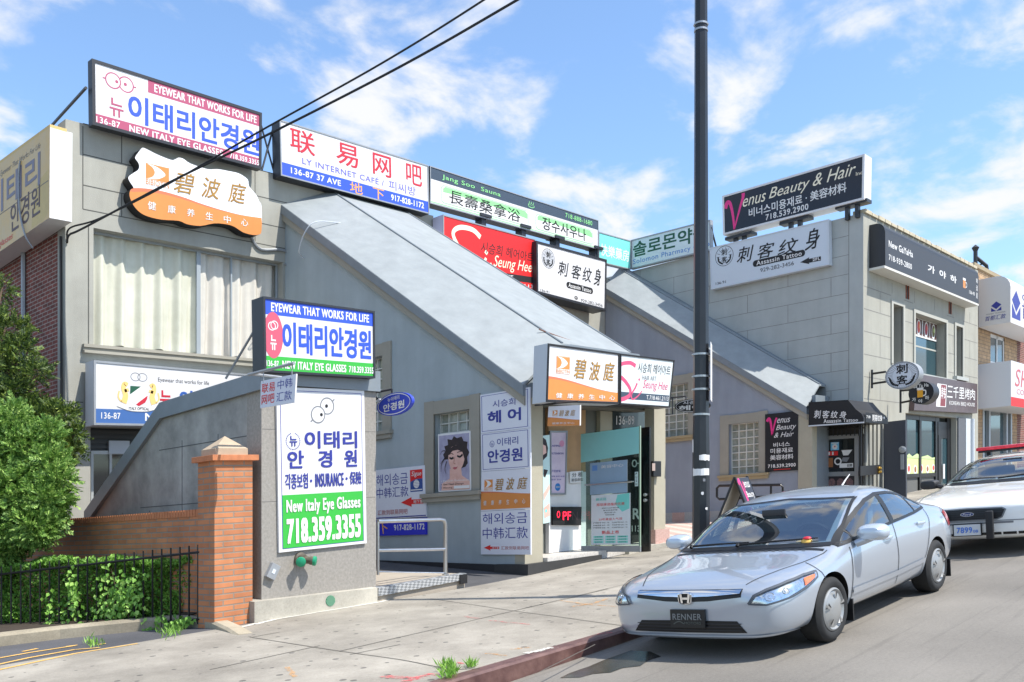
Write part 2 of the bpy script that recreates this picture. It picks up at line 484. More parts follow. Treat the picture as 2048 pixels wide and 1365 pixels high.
# sidewalk: solid slab with a back and a front face
SW0 = 4.1
mb = MB()
ss = [-60, -20, 0, 3, SW0, 5.5, 6.6, 7.7, 9, 10.5, 11.2, 12.15, 15.8, 20, 40, 120]
ring = []
for s in ss:
    ts = [KT + 0.16, 7, 8.5, 9.5, 10.5]
    ring.append([W(s, t, h_walk(s, t)) for t in ts] + [W(s, 10.5, h_walk(s, 10.5) - 0.5), W(s, KT + 0.16, h_walk(s, KT) - 0.5)])
mb.loft(ring)
tag(mb.build('sidewalk', M_WALK), kind='structure')
# lot behind the building line
def h_lot(s, t):
    h = h_walk(s, t)
    if 10.6 < s < 16:
        h = h_walk(s, 10.5) + (t - 10.5) * 0.06
    if s >= 16:
        h = -1.01 + 0.018 * (s - 16.4)
    if s <= 10.6:
        h -= 0.03
    return h
mb = MB()
mb.grid(lambda u, v: W(-60 + 67.4 * u, 10.5 + 60 * v, h_walk(-60 + 67.4 * u, 10.5 + 60 * v) - 0.004), 40, 30)
tag(mb.build('driveway', M_DRIVE, recalc=False), kind='structure')
mb = MB()
mb.grid(lambda u, v: W(7.4 + 8.8 * u, 10.5 + 8 * v, h_lot(7.4 + 8.8 * u, 10.5 + 8 * v) - 0.004), 30, 10)
tag(mb.build('ramp_path', mat('ramp_asphalt', (74, 74, 76), 0.9, 0.15, 4, 0.3, 60), recalc=False), kind='structure')
# forecourt in pink and cream tiles
m, n, l, b = nodes_mat('pink_cream_tiles')
tc = n.new('ShaderNodeTexCoord'); ck = n.new('ShaderNodeTexChecker'); ck.inputs['Scale'].default_value = 3.0
ck.inputs['Color1'].default_value = lin((186, 150, 138)); ck.inputs['Color2'].default_value = lin((196, 188, 176))
l.new(tc.outputs['Object'], ck.inputs['Vector']); l.new(ck.outputs['Color'], b.inputs['Base Color']); b.inputs['Roughness'].default_value = 0.7
M_TILE = m
mb = MB()
mb.grid(lambda u, v: W(16.2 + 13 * u, 10.42 + 7.6 * v, -1.01 + 0.018 * 13 * u), 4, 4)
tag(mb.build('tiled_forecourt', M_TILE, recalc=False), kind='structure')
mb = MB()
mb.sbox(14.9, 21, 10.36, 10.46, -1.6, -1.0)
tag(mb.build('forecourt_step', M_CONC), kind='structure')

# kerb with a worn steel face
mb = MB()
ring = []
for s in [-60, -20, 0, 3, SW0, 5.5, 6.6, 7.7, 9, 12, 20, 40, 120]:
    hk = pw(HK, s) + 0.002
    ring.append([W(s, KT + 0.16, hk - 0.5), W(s, KT, hk - 0.5), W(s, KT, hk - 0.02), W(s, KT + 0.025, hk), W(s, KT + 0.16, hk)])
mb.loft(ring)
tag(mb.build('kerb', M_KERB), kind='structure')
# gutter puddle by the kerb
mb = MB()
pts = [(1206, 1322), (1178, 1334), (1140, 1347), (1120, 1357), (1160, 1356), (1186, 1349), (1222, 1346), (1246, 1337), (1281, 1333), (1296, 1322), (1322, 1314), (1300, 1304), (1262, 1302), (1236, 1311)]
def on_ground(x, y, fn, dz=0.0):
    a, b_, c = ray(x, y); d = 3.0
    for i in range(400):
        d += 0.1
        if c * d < fn(a * d, b_ * d):
            break
    lo, hi = d - 0.1, d
    for i in range(20):
        mid = (lo + hi) / 2
        if c * mid < fn(a * mid, b_ * mid):
            hi = mid
        else:
            lo = mid
    return W(a * hi, b_ * hi, fn(a * hi, b_ * hi) + dz)
mb.poly(*[on_ground(x, y, h_road, 0.004) for x, y in pts])
tag(mb.build('puddle', mat('wet_asphalt', (66, 63, 58), 0.16, .25, 5, spec=0.6), recalc=False), kind='structure')

# expansion joints, cracks and spray-painted survey marks on the sidewalk
def strip(pix, w, fn=h_walk, dz=0.004, mb=None, sub=6, jit=0.0):
    mb = mb or MB()
    P = [on_ground(x, y, fn, dz) for x, y in pix]
    Q = []
    for a, b_ in zip(P, P[1:]):
        for i in range(sub):
            p = a.lerp(b_, i / sub)
            if jit and i:
                p = p + Vector((random.uniform(-jit, jit), random.uniform(-jit, jit), 0))
            Q.append(p)
    Q.append(P[-1])
    for i, (a, b_) in enumerate(zip(Q, Q[1:])):
        d = (b_ - a); d.z = 0; d.normalize(); nn = Vector((-d.y, d.x, 0)) * w / 2
        mb.poly(a - nn, b_ - nn, b_ + nn, a + nn)
    return mb
mb = MB()
for pix in ([(500, 1275), (660, 1300), (800, 1320), (905, 1340)], [(905, 1340), (960, 1338)], [(680, 1303), (1025, 1223), (1215, 1178)],
            [(860, 1198), (1025, 1222), (1245, 1252)], [(700, 1310), (800, 1290)], [(1080, 1345), (1190, 1290)], [(505, 1275), (560, 1265)],
            [(1025, 1223), (1290, 1160)], [(420, 1340), (640, 1292)]):
    strip(pix, 0.014, mb=mb, jit=0.004)
tag(mb.build('sidewalk_joint', mat('joint_dirt', (84, 80, 74), 0.95), recalc=False), kind='structure')
def spraypaint(name, c):
    m, n, l, b = nodes_mat(name); b.inputs['Base Color'].default_value = lin(c); b.inputs['Roughness'].default_value = 0.85
    tc = n.new('ShaderNodeTexCoord'); no = n.new('ShaderNodeTexNoise'); no.inputs['Scale'].default_value = 16; no.inputs['Detail'].default_value = 8; no.inputs['Roughness'].default_value = 0.8
    l.new(tc.outputs['Object'], no.inputs['Vector'])
    mr = n.new('ShaderNodeMapRange'); mr.inputs['From Min'].default_value = 0.42; mr.inputs['From Max'].default_value = 0.62; mr.inputs['To Max'].default_value = 0.8
    l.new(no.outputs['Fac'], mr.inputs[0]); l.new(mr.outputs[0], b.inputs['Alpha'])
    return m
M_SPR = spraypaint('pink_survey_paint', (216, 104, 106))
M_SPO = spraypaint('orange_survey_paint', (214, 158, 90))
mb = MB()
for pix, w in (([(770, 1353), (830, 1358), (868, 1348)], 0.12), ([(830, 1358), (812, 1364)], 0.10), ([(926, 1234), (962, 1238)], 0.04), ([(978, 1242), (1060, 1250)], 0.035), ([(1195, 1270), (1225, 1266)], 0.05), ([(915, 1326), (925, 1328)], 0.05)):
    strip(pix, w, mb=mb, jit=0.02, sub=8)
tag(mb.build('pink_paint_mark', M_SPR, recalc=False), kind='structure')
mb = MB()
for pix, w in (([(1120, 1202), (1180, 1210), (1230, 1214)], 0.05), ([(1215, 1198), (1190, 1207), (1145, 1214)], 0.05), ([(970, 1308), (1015, 1312)], 0.04), ([(1022, 1300), (1060, 1296)], 0.05), ([(575, 1335), (590, 1355)], 0.05)):
    strip(pix, w, mb=mb, jit=0.02, sub=8)
tag(mb.build('orange_paint_mark', M_SPO, recalc=False), kind='structure')
mb = MB()
strip([(1052, 1308), (1080, 1302), (1102, 1296)], 0.07, mb=mb, jit=0.01)
for pix in ([(510, 1250), (560, 1238), (760, 1205), (925, 1160)], [(455, 1262), (512, 1248)]):
    strip(pix, 0.07, mb=mb, jit=0.012, dz=0.006)
tag(mb.build('white_sealant_line', mat('white_sealant', (196, 193, 184), 0.8, 0.08, 6), recalc=False), kind='structure')

# ------------------------------------------------------------ buildings
def hT(x, y, t):
    a, b, c = ray(x, y); return c * t / b
def hS(x, y, s):
    a, b, c = ray(x, y); return c * s / a
def panel(mb, plane, val, outer, holes, depth, reveal=True):
    """wall sheet in plane t=val or s=val; outer and holes are (u,h) outlines,
    u = s or t; holes get reveals going 'depth' inwards"""
    P = (lambda u, h: W(u, val, h)) if plane == 't' else (lambda u, h: W(val, u, h))
    loops = [[Vector((u, h, 0)) for u, h in lp] for lp in [outer] + holes]
    flat = [p for lp in loops for p in lp]
    tri = geometry.tessellate_polygon(loops)
    mb.add([P(p.x, p.y) for p in flat], [tuple(t) for t in tri])
    dv = Vector((0, depth, SHEAR_Y * depth)) if plane == 't' else Vector((depth, 0, SHEAR_X * depth))
    for lp in (holes if reveal else []):
        q = [P(u, h) for u, h in lp]
        for a, b in zip(q, q[1:] + q[:1]):
            mb.poly(a, b, b + dv, a + dv)
def rect(a, b, c, d):
    return [(a, c), (b, c), (b, d), (a, d)]
def clip_seg(a, b, holes):
    """parts of [a,b] not inside any (lo,hi)"""
    segs = [(a, b)]
    for lo, hi in holes:
        out = []
        for x, y in segs:
            if hi <= x or lo >= y:
                out.append((x, y))
            else:
                if lo > x: out.append((x, lo))
                if hi < y: out.append((hi, y))
        segs = out
    return segs
def joints(mb, plane, val, u0, u1, rows, holes, stagger, w=0.014, first=0.0, proud=0.003, top=None):
    """block joints: thin raised lines inside the wall mesh"""
    def bar(a, b, c, d):
        if plane == 't':
            mb.sbox(a, b, val - proud, val + 0.01, c, d)
        else:
            mb.sbox(val - proud, val + 0.01, a, b, c, d)
    for i, h in enumerate(rows):
        for a, b in clip_seg(u0, u1, [(x0, x1) for x0, x1, y0, y1 in holes if y0 < h < y1]):
            bar(a, b, h - w / 2, h + w / 2)
        nxt = rows[i + 1] if i + 1 < len(rows) else (top or h)
        if nxt - h < 0.05:
            continue
        u = u0 + first + (stagger / 2 if i % 2 else 0)
        while u < u1:
            for a, b in clip_seg(h + w / 2 + 0.002, nxt - w / 2 - 0.002, [(y0, y1) for x0, x1, y0, y1 in holes if x0 < u < x1]):
                bar(u - w / 2, u + w / 2, a, b)
            u += stagger
TF = 17.9                      # set-back facade
S0 = stT(131, TF)              # its left corner
SRW = 25.6                     # side wall of the corner block
# ---- left block -----------------------------------------------------------
HP = 0.5 * (hT(131, 240, TF) + hT(559, 349.5, TF))
w0, w1 = stT(187, TF), stT(566, TF)
wb, wt = hT(187, 689, TF), hT(187, 456, TF)
d0, d1, dt_ = stT(181, TF), stT(560, TF), hT(187, 853, TF)
bld = thing('commercial_building', W(S0, TF, -1.6), 'grey stucco two storey shop building with a red brick side wall, at the left', 'building')
mb = MB()
panel(mb, 't', TF, rect(S0, 12.2, -2.2, HP), [rect(w0, w1, wb, wt), rect(d0, d1, -1.25, dt_)], 0.36)
mb.poly(W(S0, TF, -2.2), W(S0, TF + .36, -2.2), W(S0, TF + .36, HP), W(S0, TF, HP))
mb.poly(W(S0, TF, HP), W(12.2, TF, HP), W(12.2, TF + .36, HP), W(S0, TF + .36, HP))
for a, b in ((12.2, 16.75),):
    panel(mb, 't', TF, rect(a, b, -2.2, HP), [], 0.3)
panel(mb, 't', TF + 0.02, rect(16.75, SRW, -2.2, HP - 0.55), [rect(19.5, 24.1, 1.0, 4.55)], 0.25)
mb.poly(W(12.2, TF, HP), W(16.75, TF, HP), W(16.75, 19, HP), W(12.2, 19, HP))
mb.poly(W(16.75, TF, HP - .55), W(SRW, TF, HP - .55), W(SRW, 26, HP - .55), W(16.75, 26, HP - .55))
mb.poly(W(16.75, TF, HP - .55), W(16.75, 19, HP - .55), W(16.75, 19, HP), W(16.75, TF, HP))
mb.mi = 1
g1, g2 = hT(157.5, 306.9, TF), hT(157.5, 368.6, TF)
st = stT(166, TF)
joints(mb, 't', TF, st, 12.2, [wt + 0.32, g2, g1, HP], [(w0, w1, wb, wt)], 3.0, first=0.75, w=0.018)
mb.sbox(st - .012, st + .006, TF - .003, TF + .01, wt + .32, HP - .05)
for y in (805, 845):
    mb.sbox(S0 + .02, st, TF - .003, TF + .01, hT(140, y, TF), hT(140, y, TF) + .018)
x = stT(178, TF)
mb.sbox(x - .02, x, TF - .004, TF + .01, wb, wt + .05)
mb.build('facade_wall', [M_STUC, M_STUC_J], bld)
M_BRED = brick('dark_red_brick', (124, 62, 50), (98, 50, 42), (150, 138, 128), 0.24, 0.078, 0.010, 0.5)
mb = MB()
mb.poly(W(S0 + .002, TF + .36, -3), W(S0 + .002, 40, -3), W(S0 + .002, 40, HP - .05), W(S0 + .002, TF + .36, HP - .05))
mb.build('brick_side_wall', M_BRED, bld)
mb = MB()
mb.sbox(S0 + .05, 12.1, TF + .37, 40, HP - .35, HP - .25)
mb.build('roof', mat('roof_felt', (120, 118, 112), 0.9), bld)
# moulded sill
mb = MB()
for k, (pr, a, b) in enumerate(((.10, -.06, 0), (.07, -.12, -.062), (.12, -.17, -.122))):
    mb.sbox(w0 - .22, w1 + .1, TF - pr, TF + .03, wb + a - 0.02, wb + b - 0.02)
mb.build('window_sill', M_TRIM, bld)
# upstairs window: frame with mullions, panes
M_WFRAME = mat('grey_window_frame', (150, 158, 164), 0.5)
mu = [w0 + .03, stT(397.5, TF + .2), stT(463, TF + .2), w1 - .03]
fr = MB()
for i, x in enumerate(mu):
    wd = 0.045 if i == 1 else 0.018
    fr.sbox(x - wd, x + wd, TF + .20, TF + .25, wb, wt)
fr.sbox(w0, w1, TF + .205, TF + .245, wb, wb + .04)
fr.sbox(w0, w1, TF + .205, TF + .245, wt - .04, wt)
wf = fr.build('window', M_WFRAME, bld)
M_CLEAR = glassmat('clear_window_glass', (0.96, 0.98, 0.97), -0.03)
mb = MB()
mb.poly(W(w0, TF + .225, wb), W(w1, TF + .225, wb), W(w1, TF + .225, wt), W(w0, TF + .225, wt))
mb.build('pane', M_CLEAR, wf)
# rolled-back storefront below
M_SHADE = mat('storefront_ceiling', (86, 88, 88), 0.9)
mb = MB()
mb.sbox(d0, d1, TF + .37, TF + .45, dt_ - .75, dt_ - .02)
for i in range(7):
    mb.sbox(d0 + .02, d1 - .02, TF + .34, TF + .37, dt_ - .10 - i * .10, dt_ - .04 - i * .10)
mb.build('shutter_box', M_SHADE, bld)
mb = MB()
xs = [stT(x, TF + .3) for x in (182, 219, 250, 300, 360)]
hh = hT(182, 909, TF + .3)
for x in xs:
    mb.sbox(x, x + .05, TF + .3, TF + .36, -1.2, hh)
mb.sbox(xs[0], xs[-1] + .05, TF + .295, TF + .355, hh, hh + .07)
dr = mb.build('door', mat('aluminium_frame', (176, 178, 176), 0.4, metal=0.3), bld)
mb = MB(); mb.sbox(xs[0] + .05, xs[-1], TF + .32, TF + .335, -1.2, hh)
mb.build('pane', M_GLASS, dr)
mb = MB(); mb.sbox(stT(216, TF + .32), stT(257, TF + .32), TF + .27, TF + .33, hT(216, 908, TF + .32), hT(216, 882, TF + .32))
mb.build('air_conditioner', M_WHITE2, bld)

# ---- sloping entrance wings --------------------------------------------------
def glass_block(parent, plane_s, t0, t1, h0, h1, n_t, n_h, recess=0.16, curtain=False):
    """window of square glass blocks set back in the wall (t0 < t1)"""
    mb = MB()
    cw, ch = (t1 - t0) / n_t, (h1 - h0) / n_h
    for i in range(n_t + 1):
        x = t0 + i * cw
        mb.sbox(plane_s + recess - .012, plane_s + recess + .03, x - .014, x + .014, h0, h1)
    for j in range(n_h + 1):
        y = h0 + j * ch
        mb.sbox(plane_s + recess - .0105, plane_s + recess + .028, t0, t1, y - .013, y + .013)
    win = mb.build('window', mat('glass_block_mortar', (206, 206, 198), 0.7), parent)
    mb = MB()
    for i in range(n_t):
        for j in range(n_h):
            a, b, c, d = t0 + i * cw, t0 + (i + 1) * cw, h0 + j * ch, h0 + (j + 1) * ch
            x = plane_s + recess + .015 + random.uniform(0, .004)
            m_ = [W(x, a, c), W(x, b, c), W(x, b, d), W(x, a, d)]
            e = .03
            i_ = [W(x + .012, a + e, c + e), W(x + .012, b - e, c + e), W(x + .012, b - e, d - e), W(x + .012, a + e, d - e)]
            mb.add(m_ + i_, [(4, 5, 6, 7), (0, 1, 5, 4), (1, 2, 6, 5), (2, 3, 7, 6), (3, 0, 4, 7)])
    gm = mat('glass_block', (128, 134, 126), 0.12, c2=(168, 170, 156), vscale=7, spec=0.6)
    mb.build('pane', gm, win)
    return win
def trim(parent, s, t0, t1, h0, h1, w, sill=True, m=None, pr=0.035):
    mb = MB()
    mb.sbox(s - pr, s + .02, t0 - w, t0, h0, h1 + w)
    mb.sbox(s - pr, s + .02, t1, t1 + w, h0, h1 + w)
    mb.sbox(s - pr + .002, s + .02, t0, t1, h1, h1 + w * .95)
    f = mb.build('window_trim', M_TRIM, parent)
    mb = MB()
    mb.sbox(s - pr - .07, s + .02, t0 - w - .05, t1 + w + .05, h0 - .08, h0 - .005)
    mb.sbox(s - pr - .04, s + .018, t0 - w - .02, t1 + w + .02, h0 - .17, h0 - .082)
    mb.build('sill', m or M_TRIM, f)
def wing(name, label, sl, sr, t_front, L0, L1, L2, wallm, windows, base_h):
    """L0,L1,L2: roof lines (s, (t_bot,h_bot), (t_top,h_top)); windows in t,h"""
    t = thing(name, W((sl + sr) / 2, t_front, base_h), label, 'building')
    s0, (tb, hb), (tt, ht) = L0
    hl = lambda tv: hb + (ht - hb) * (tv - tb) / (tt - tb)
    mb = MB()
    panel(mb, 's', sl, [(t_front, base_h - .5), (TF, base_h - .5), (TF, hl(TF) - .06), (t_front, hl(t_front) - .06)],
          [rect(a, b, c, d) for a, b, c, d, *_ in windows], 0.2)
    mb.build('side_wall', wallm, t)
    s1, (tb1, hb1), (tt1, ht1) = L1
    s2, (tb2, hb2), (tt2, ht2) = L2
    s3 = sr
    A0, A1, A2, A3 = W(s0, tb, hb), W(s1, tb1, hb1), W(s2, tb2, hb2), W(s3, tb, hb)
    B0, B1, B2, B3 = W(s0, tt, ht), W(s1, tt1, ht1), W(s2, tt2, ht2), W(s3, tt, ht)
    mb = MB()
    dn = Vector((0, 0, -.05))
    for q in ((A0, A1, B1, B0), (A1, A2, B2, B1), (A2, A3, B3, B2)):
        mb.hexa(*q, dn)
    rf = mb.build('roof', M_ROOF, t)
    mb = MB()
    for a, b in ((A1, B1), (A2, B2)):
        mb.tube([a + Vector((0, 0, .008)), b + Vector((0, 0, .008))], .022, 6)
    mb.build('roof_seam', M_ROOFE, rf)
    # eave board and taupe band below it
    mb = MB()
    def eave(sa, sb, z0, z1):
        q = [W(sa, tb, hb + z0), W(sa, tt, ht + z0), W(sa, tt, ht + z1), W(sa, tb, hb + z1)]
        mb.hexa(*q, Vector((sb - sa, 0, SHEAR_X * (sb - sa))))
    eave(s0 - .01, sl - .002, -.20, -.012)
    mb.build('eave_board', M_ROOFE, t)
    mb = MB(); eave(s0 + .02, sl - .003, -.36, -.202)
    mb.build('eave_trim', M_TRIM, t)
    for a, b, c, d, nt_, nh_, *o in windows:
        glass_block(t, sl, a, b, c, d, nt_, nh_)
        trim(t, sl, a, b, c, d, o[0] if o else 0.26, m=o[1] if len(o) > 1 else None)
    return t
SL1 = 12.15
def wS(s, xl, xr, yt, yb, x_ref=None):
    """pixel box on plane s -> t0,t1,h0,h1"""
    x_ref = x_ref or (xl + xr) / 2
    return stS(xr, s), stS(xl, s), hS(x_ref, yb, s), hS(x_ref, yt, s)
winA = wS(SL1, 700, 767, 712, 862, 765)
winB = wS(SL1, 869, 941, 824, 984, 905)
wing1 = wing('entrance_wing', 'blue grey entrance wing with pale sloping roof, the nearer one over the glass door', SL1, 16.75, 10.65,
             (12.05, (10.6, 2.05), (TF, 7.06)), (13.44, (10.85, 2.93), (TF, 7.67)), (15.67, (10.85, 2.94), (TF, 7.66)),
             M_WING, [(*winA, 3, 7), (*winB, 4, 8)], -1.3)
SL2 = 24.4
winC = wS(SL2, 1318, 1377, 768, 872, 1360)
winD = wS(SL2, 1458, 1518, 846, 948, 1490)
wing2 = wing('entrance_wing', 'slate blue wing with pale sloping roof, the farther one beyond the lamp post', SL2, SRW - .02, 10.9,
             (24.3, (11.0, hS(1612, 814, 24.3)), (TF, hS(1206, 574, 24.3))), (25.15, (11.0, hS(1637, 769, 25.15)), (TF, hS(1235.6, 538, 25.15))),
             (25.55, (11.0, hS(1662, 770, 25.55)), (TF, hS(1255, 537, 25.55))),
             M_WING2, [(*winC, 4, 7, .28, M_OCHRE), (*winD, 4, 7, .28, M_OCHRE)], -0.9)
# wing one: front
mb = MB()
h1 = lambda s: 2.0 + (0.88 * min(1, (s - 12.15) / 1.25) if s < 14.5 else 0.88 * min(1, (16.75 - s) / 1.1))
mb.prism([W(12.15, 10.65, 1.84), W(16.75, 10.65, 1.84), W(16.75, 10.65, 2.0), W(15.67, 10.65, 2.88), W(13.44, 10.65, 2.88), W(12.15, 10.65, 2.0)], Vector((0, .3, SHEAR_Y * .3)))
mb.build('front_beam', M_ROOFE, wing1)
for a, b, c in ((12.15, 12.63, -1.13), (16.22, 16.64, -.72)):
    mb = MB(); mb.sbox(a - .005, b, 10.645, 10.88, c, 1.838)
    mb.build('pilaster', M_TAN, wing1)
mb = MB(); mb.sbox(16.16, 16.70, 10.58, 10.9, -1.06, -.722)
mb.build('granite_base', mat('pink_granite', (168, 132, 122), 0.5, c2=(196, 168, 158), vscale=30), wing1)
M_STEP = mat('black_step', (52, 52, 52), 0.7, 0.15, 5)
mb = MB(); mb.sbox(12.06, 14.2, 10.5, 11.3, -1.6, -1.078)
mb.build('front_step', M_STEP, wing1)
mb = MB()
mb.add([W(12.1, 10.66, -1.6), W(12.1, TF, -1.4), W(12.1, TF, -0.93), W(12.1, 10.66, -1.10), W(12.2, 10.66, -1.10), W(12.2, TF, -0.93)], [(0, 1, 2, 3), (3, 2, 5, 4)])
mb.build('plinth', mat('dark_plinth', (44, 44, 46), 0.8), wing1)
mb = MB(); mb.sbox(12.66, 16.2, 10.56, 12, -1.3, -1.01)
mb.build('landing', mat('pale_terrazzo', (176, 172, 166), 0.6, c2=(206, 202, 196), vscale=25), wing1)
# recess behind the door: back wall, white lining, wooden upper part
TD = 11.35
mb = MB(); mb.sbox(12.2, 16.6, TD + .1, TD + .2, -1.3, 1.95)
mb.sbox(12.2, 16.6, 10.96, TD + .1, 1.80, 1.835)
mb.build('porch_wall', mat('porch_grey', (104, 106, 100), 0.9), wing1)
mb = MB(); mb.sbox(stT(1098, TD), stT(1172, TD), TD, TD + .09, -1.0, hT(1135, 945, TD))
mb.build('white_lining', mat('white_lining', (214, 214, 214), 0.6, .03, 2), wing1)
mb = MB(); mb.sbox(stT(1098, TD), stT(1172, TD), TD + .01, TD + .09, hT(1135, 945, TD) + .002, 1.79)
mb.build('wood_lining', M_WOOD, wing1)
mb = MB(); mb.sbox(stT(1200, TD), stT(1224, TD), TD - .01, TD + .09, -1.0, 1.79)
mb.build('door_post', M_TAN, wing1)
# transom with the house number
mb = MB(); mb.sbox(stT(1224, TD), stT(1292, TD), TD - .02, TD + .08, hT(1250, 860, TD), hT(1250, 818, TD))
mb.build('transom', mat('transom_glass', (58, 68, 70), 0.15), wing1)
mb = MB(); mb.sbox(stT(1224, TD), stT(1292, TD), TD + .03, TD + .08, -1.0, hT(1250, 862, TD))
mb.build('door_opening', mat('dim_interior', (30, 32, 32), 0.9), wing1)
# wing one: open doors
SDR = 14.43
def qS(s, a, b, c, d):
    return [onS(*p, s) for p in (a, b, c, d)]
door = MB()
q = qS(SDR, (1162, 1103), (1280, 1103), (1280, 852), (1162, 868))
e = Vector((.02, 0, SHEAR_X * .02))
def bl(q, u, v):
    return (q[0] * (1 - u) + q[1] * u) * (1 - v) + (q[3] * (1 - u) + q[2] * u) * v
door.hexa(bl(q, 0, -.005), bl(q, 1, -.005), bl(q, 1, .045), bl(q, 0, .045), e * 2)
dleaf = door.build('door', M_GALV, wing1)
mb = MB(); mb.hexa(bl(q, 0, .045), bl(q, 1, .045), bl(q, 1, 1), bl(q, 0, 1), e)
mb.build('pane', glassmat('green_door_glass', (0.80, 0.90, 0.87), 0.03), dleaf)
mb = MB(); mb.hexa(bl(q, .0, .755), bl(q, .985, .78), bl(q, .985, .995), bl(q, 0, .995), -e * .3)
mb.build('frosted_band', mat('aqua_frosting', (140, 202, 200), 0.3, 0.03, 2), dleaf)
mb = MB(); mb.hexa(bl(q, .983, .03), bl(q, 1.003, .03), bl(q, 1.003, 1), bl(q, .983, 1), e * 1.4)
mb.build('edge_strip', mat('glass_edge', (150, 170, 150), 0.3), dleaf)
mb = MB(); mb.tube([bl(q, .1, .56) - e * 3, bl(q, .9, .56) - e * 3], .014)
for u in (.1, .9):
    mb.tube([bl(q, u, .56) - e * 3, bl(q, u, .56)], .008)
mb.build('pull_bar', M_STEEL, dleaf)
q2 = qS(15.3, (1281, 1104), (1299, 1104), (1299, 854), (1281, 856))
mb = MB(); mb.hexa(*q2, Vector((.05, 0, SHEAR_X * .05)))
d2 = mb.build('security_door', mat('black_gloss_door', (20, 20, 22), 0.2), wing1)
mb = MB()
for y in (990, 1001):
    c = onS(1294, y, 15.3); mb.lathe(c, NS, [(0, .02), (.05, .02), (.06, .035), (.09, .03), (.1, 0.001)], 12)
mb.build('knob', M_STEEL, d2)
# wing two: front pilaster and porch
mb = MB(); mb.sbox(SL2 - .05, SL2 + .25, 10.86, 11.27, -1.0, hS(1610, 830, SL2)); mb.build('pilaster', M_TAN, wing2)
mb = MB(); mb.sbox(SL2 + .26, SRW - .03, 10.9, 11.0, -1.0, hS(1640, 790, 24.8)); mb.build('front_beam', M_ROOFE, wing2)
mb = MB()
for i in range(16):
    mb.mi = i % 2
    mb.sbox(SL2 - .03, SL2 + .02, 10.95 + i * .44, 10.95 + (i + 1) * .44 - .002, -1.05, hS(1345, 1026, SL2))
mb.build('stone_base', [mat('grey_granite', (150, 150, 150), 0.6, c2=(172, 172, 170), vscale=30), mat('rose_granite', (172, 142, 134), 0.6, c2=(190, 162, 152), vscale=30)], wing2)

# ---- corner block --------------------------------------------------------------
TR = 9.94
HRB = 0.5 * (hS(1733, 427, SRW) + hS(1262, 541, SRW))
SE = stT(1956, TR)
rb = thing('corner_building', W(SRW, TR, -0.6), 'grey block faced two storey building with narrow windows, at the right', 'building')
mb = MB()
panel(mb, 's', SRW, rect(TR, 34, -1.2, HRB), [], 0)
mb.poly(W(SRW, TR, HRB), W(SE, TR, HRB), W(SE, 34, HRB), W(SRW, 34, HRB))
mb.poly(W(SE, TR, -1.2), W(SE, 34, -1.2), W(SE, 34, HRB), W(SE, TR, HRB))
mb.mi = 1
rows = [hS(1716, y, SRW) for y in (891, 852.5, 814, 775.2, 736.9, 698.3, 659.8, 621.2, 583, 544.2, 505.5, 467)]
joints(mb, 's', SRW, TR + .42, TF, rows, [], 2.6, w=0.013, top=HRB - .02, first=0.5)
mb.sbox(SRW - .003, SRW + .01, TR + .40, TR + .416, -1, HRB - .03)
mb.build('side_wall', [M_RSTUC, M_RSTUC_J], rb)
def wT(xl, xr, yt, yb, t=TR, x_ref=None):
    x_ref = x_ref or xl
    return stT(xl, t), stT(xr, t), hT(x_ref, yb, t), hT(x_ref, yt, t)
n1 = wT(1784.6, 1804.5, 607.7, 728); n2 = wT(1910.5, 1924, 651.7, 755); cw_ = wT(1829, 1891, 626, 745)
sf = (stT(1811, TR), stT(1913, TR), -.9, hT(1811, 826, TR))
mb = MB()
panel(mb, 't', TR, rect(SRW, SE, -1.2, HRB), [rect(*n1), rect(*n2), rect(*cw_), rect(*sf)], 0.32)
mb.mi = 1
rowsF = [hT(1750, y, TR) for y in (800, 757, 713, 668, 624, 580)]
hl_ = [(n1[0] - .12, n1[1] + .12, n1[2], n1[3] + .3), (n2[0] - .12, n2[1] + .12, n2[2], n2[3] + .3), (cw_[0] - .15, cw_[1] + .15, cw_[2] - .1, cw_[3] + .3), (stT(1800, TR), SE, -2, hT(1811, 790, TR))]
joints(mb, 't', TR, SRW + .05, SE - .1, rowsF, hl_, 1.9, w=0.02, first=1.2, top=rowsF[-1] + .4)
mb.build('front_wall', [mat('light_block_stucco', (160, 159, 149), 0.9, .07, 1.2, .25, 60, streak=.08), M_RSTUC_J], rb)
for i, (a, b, c, d) in enumerate((n1, n2, cw_)):
    mb = MB()
    w_ = .14
    mb.sbox(a - w_, a, TR - .04, TR + .02, c, d + .1); mb.sbox(b, b + w_, TR - .04, TR + .02, c, d + .1)
    mb.sbox(a, b, TR - .038, TR + .02, d, d + .1)
    mb.sbox(a, b, TR + .28, TR + .3, c, c + .06); mb.sbox(a, b, TR + .281, TR + .301, (c + d) / 2, (c + d) / 2 + .05)
    f = mb.build('window', mat('pale_window_surround', (170, 170, 162), 0.9), rb)
    mb = MB(); mb.sbox(a, b, TR + .29, TR + .31, c, d); mb.build('pane', M_GLASS2 if i == 2 else M_GLASS, f)
mb = MB(); mb.sbox(cw_[0] - .3, n2[0] - .3, TR - .14, TR + .01, cw_[2] - .16, cw_[2] - .03); mb.sbox(n2[0] - .28, n2[1] + .3, TR - .14, TR + .01, n2[2] - .1, n2[2] + .02)
mb.build('sill', M_RSTUC, rb)
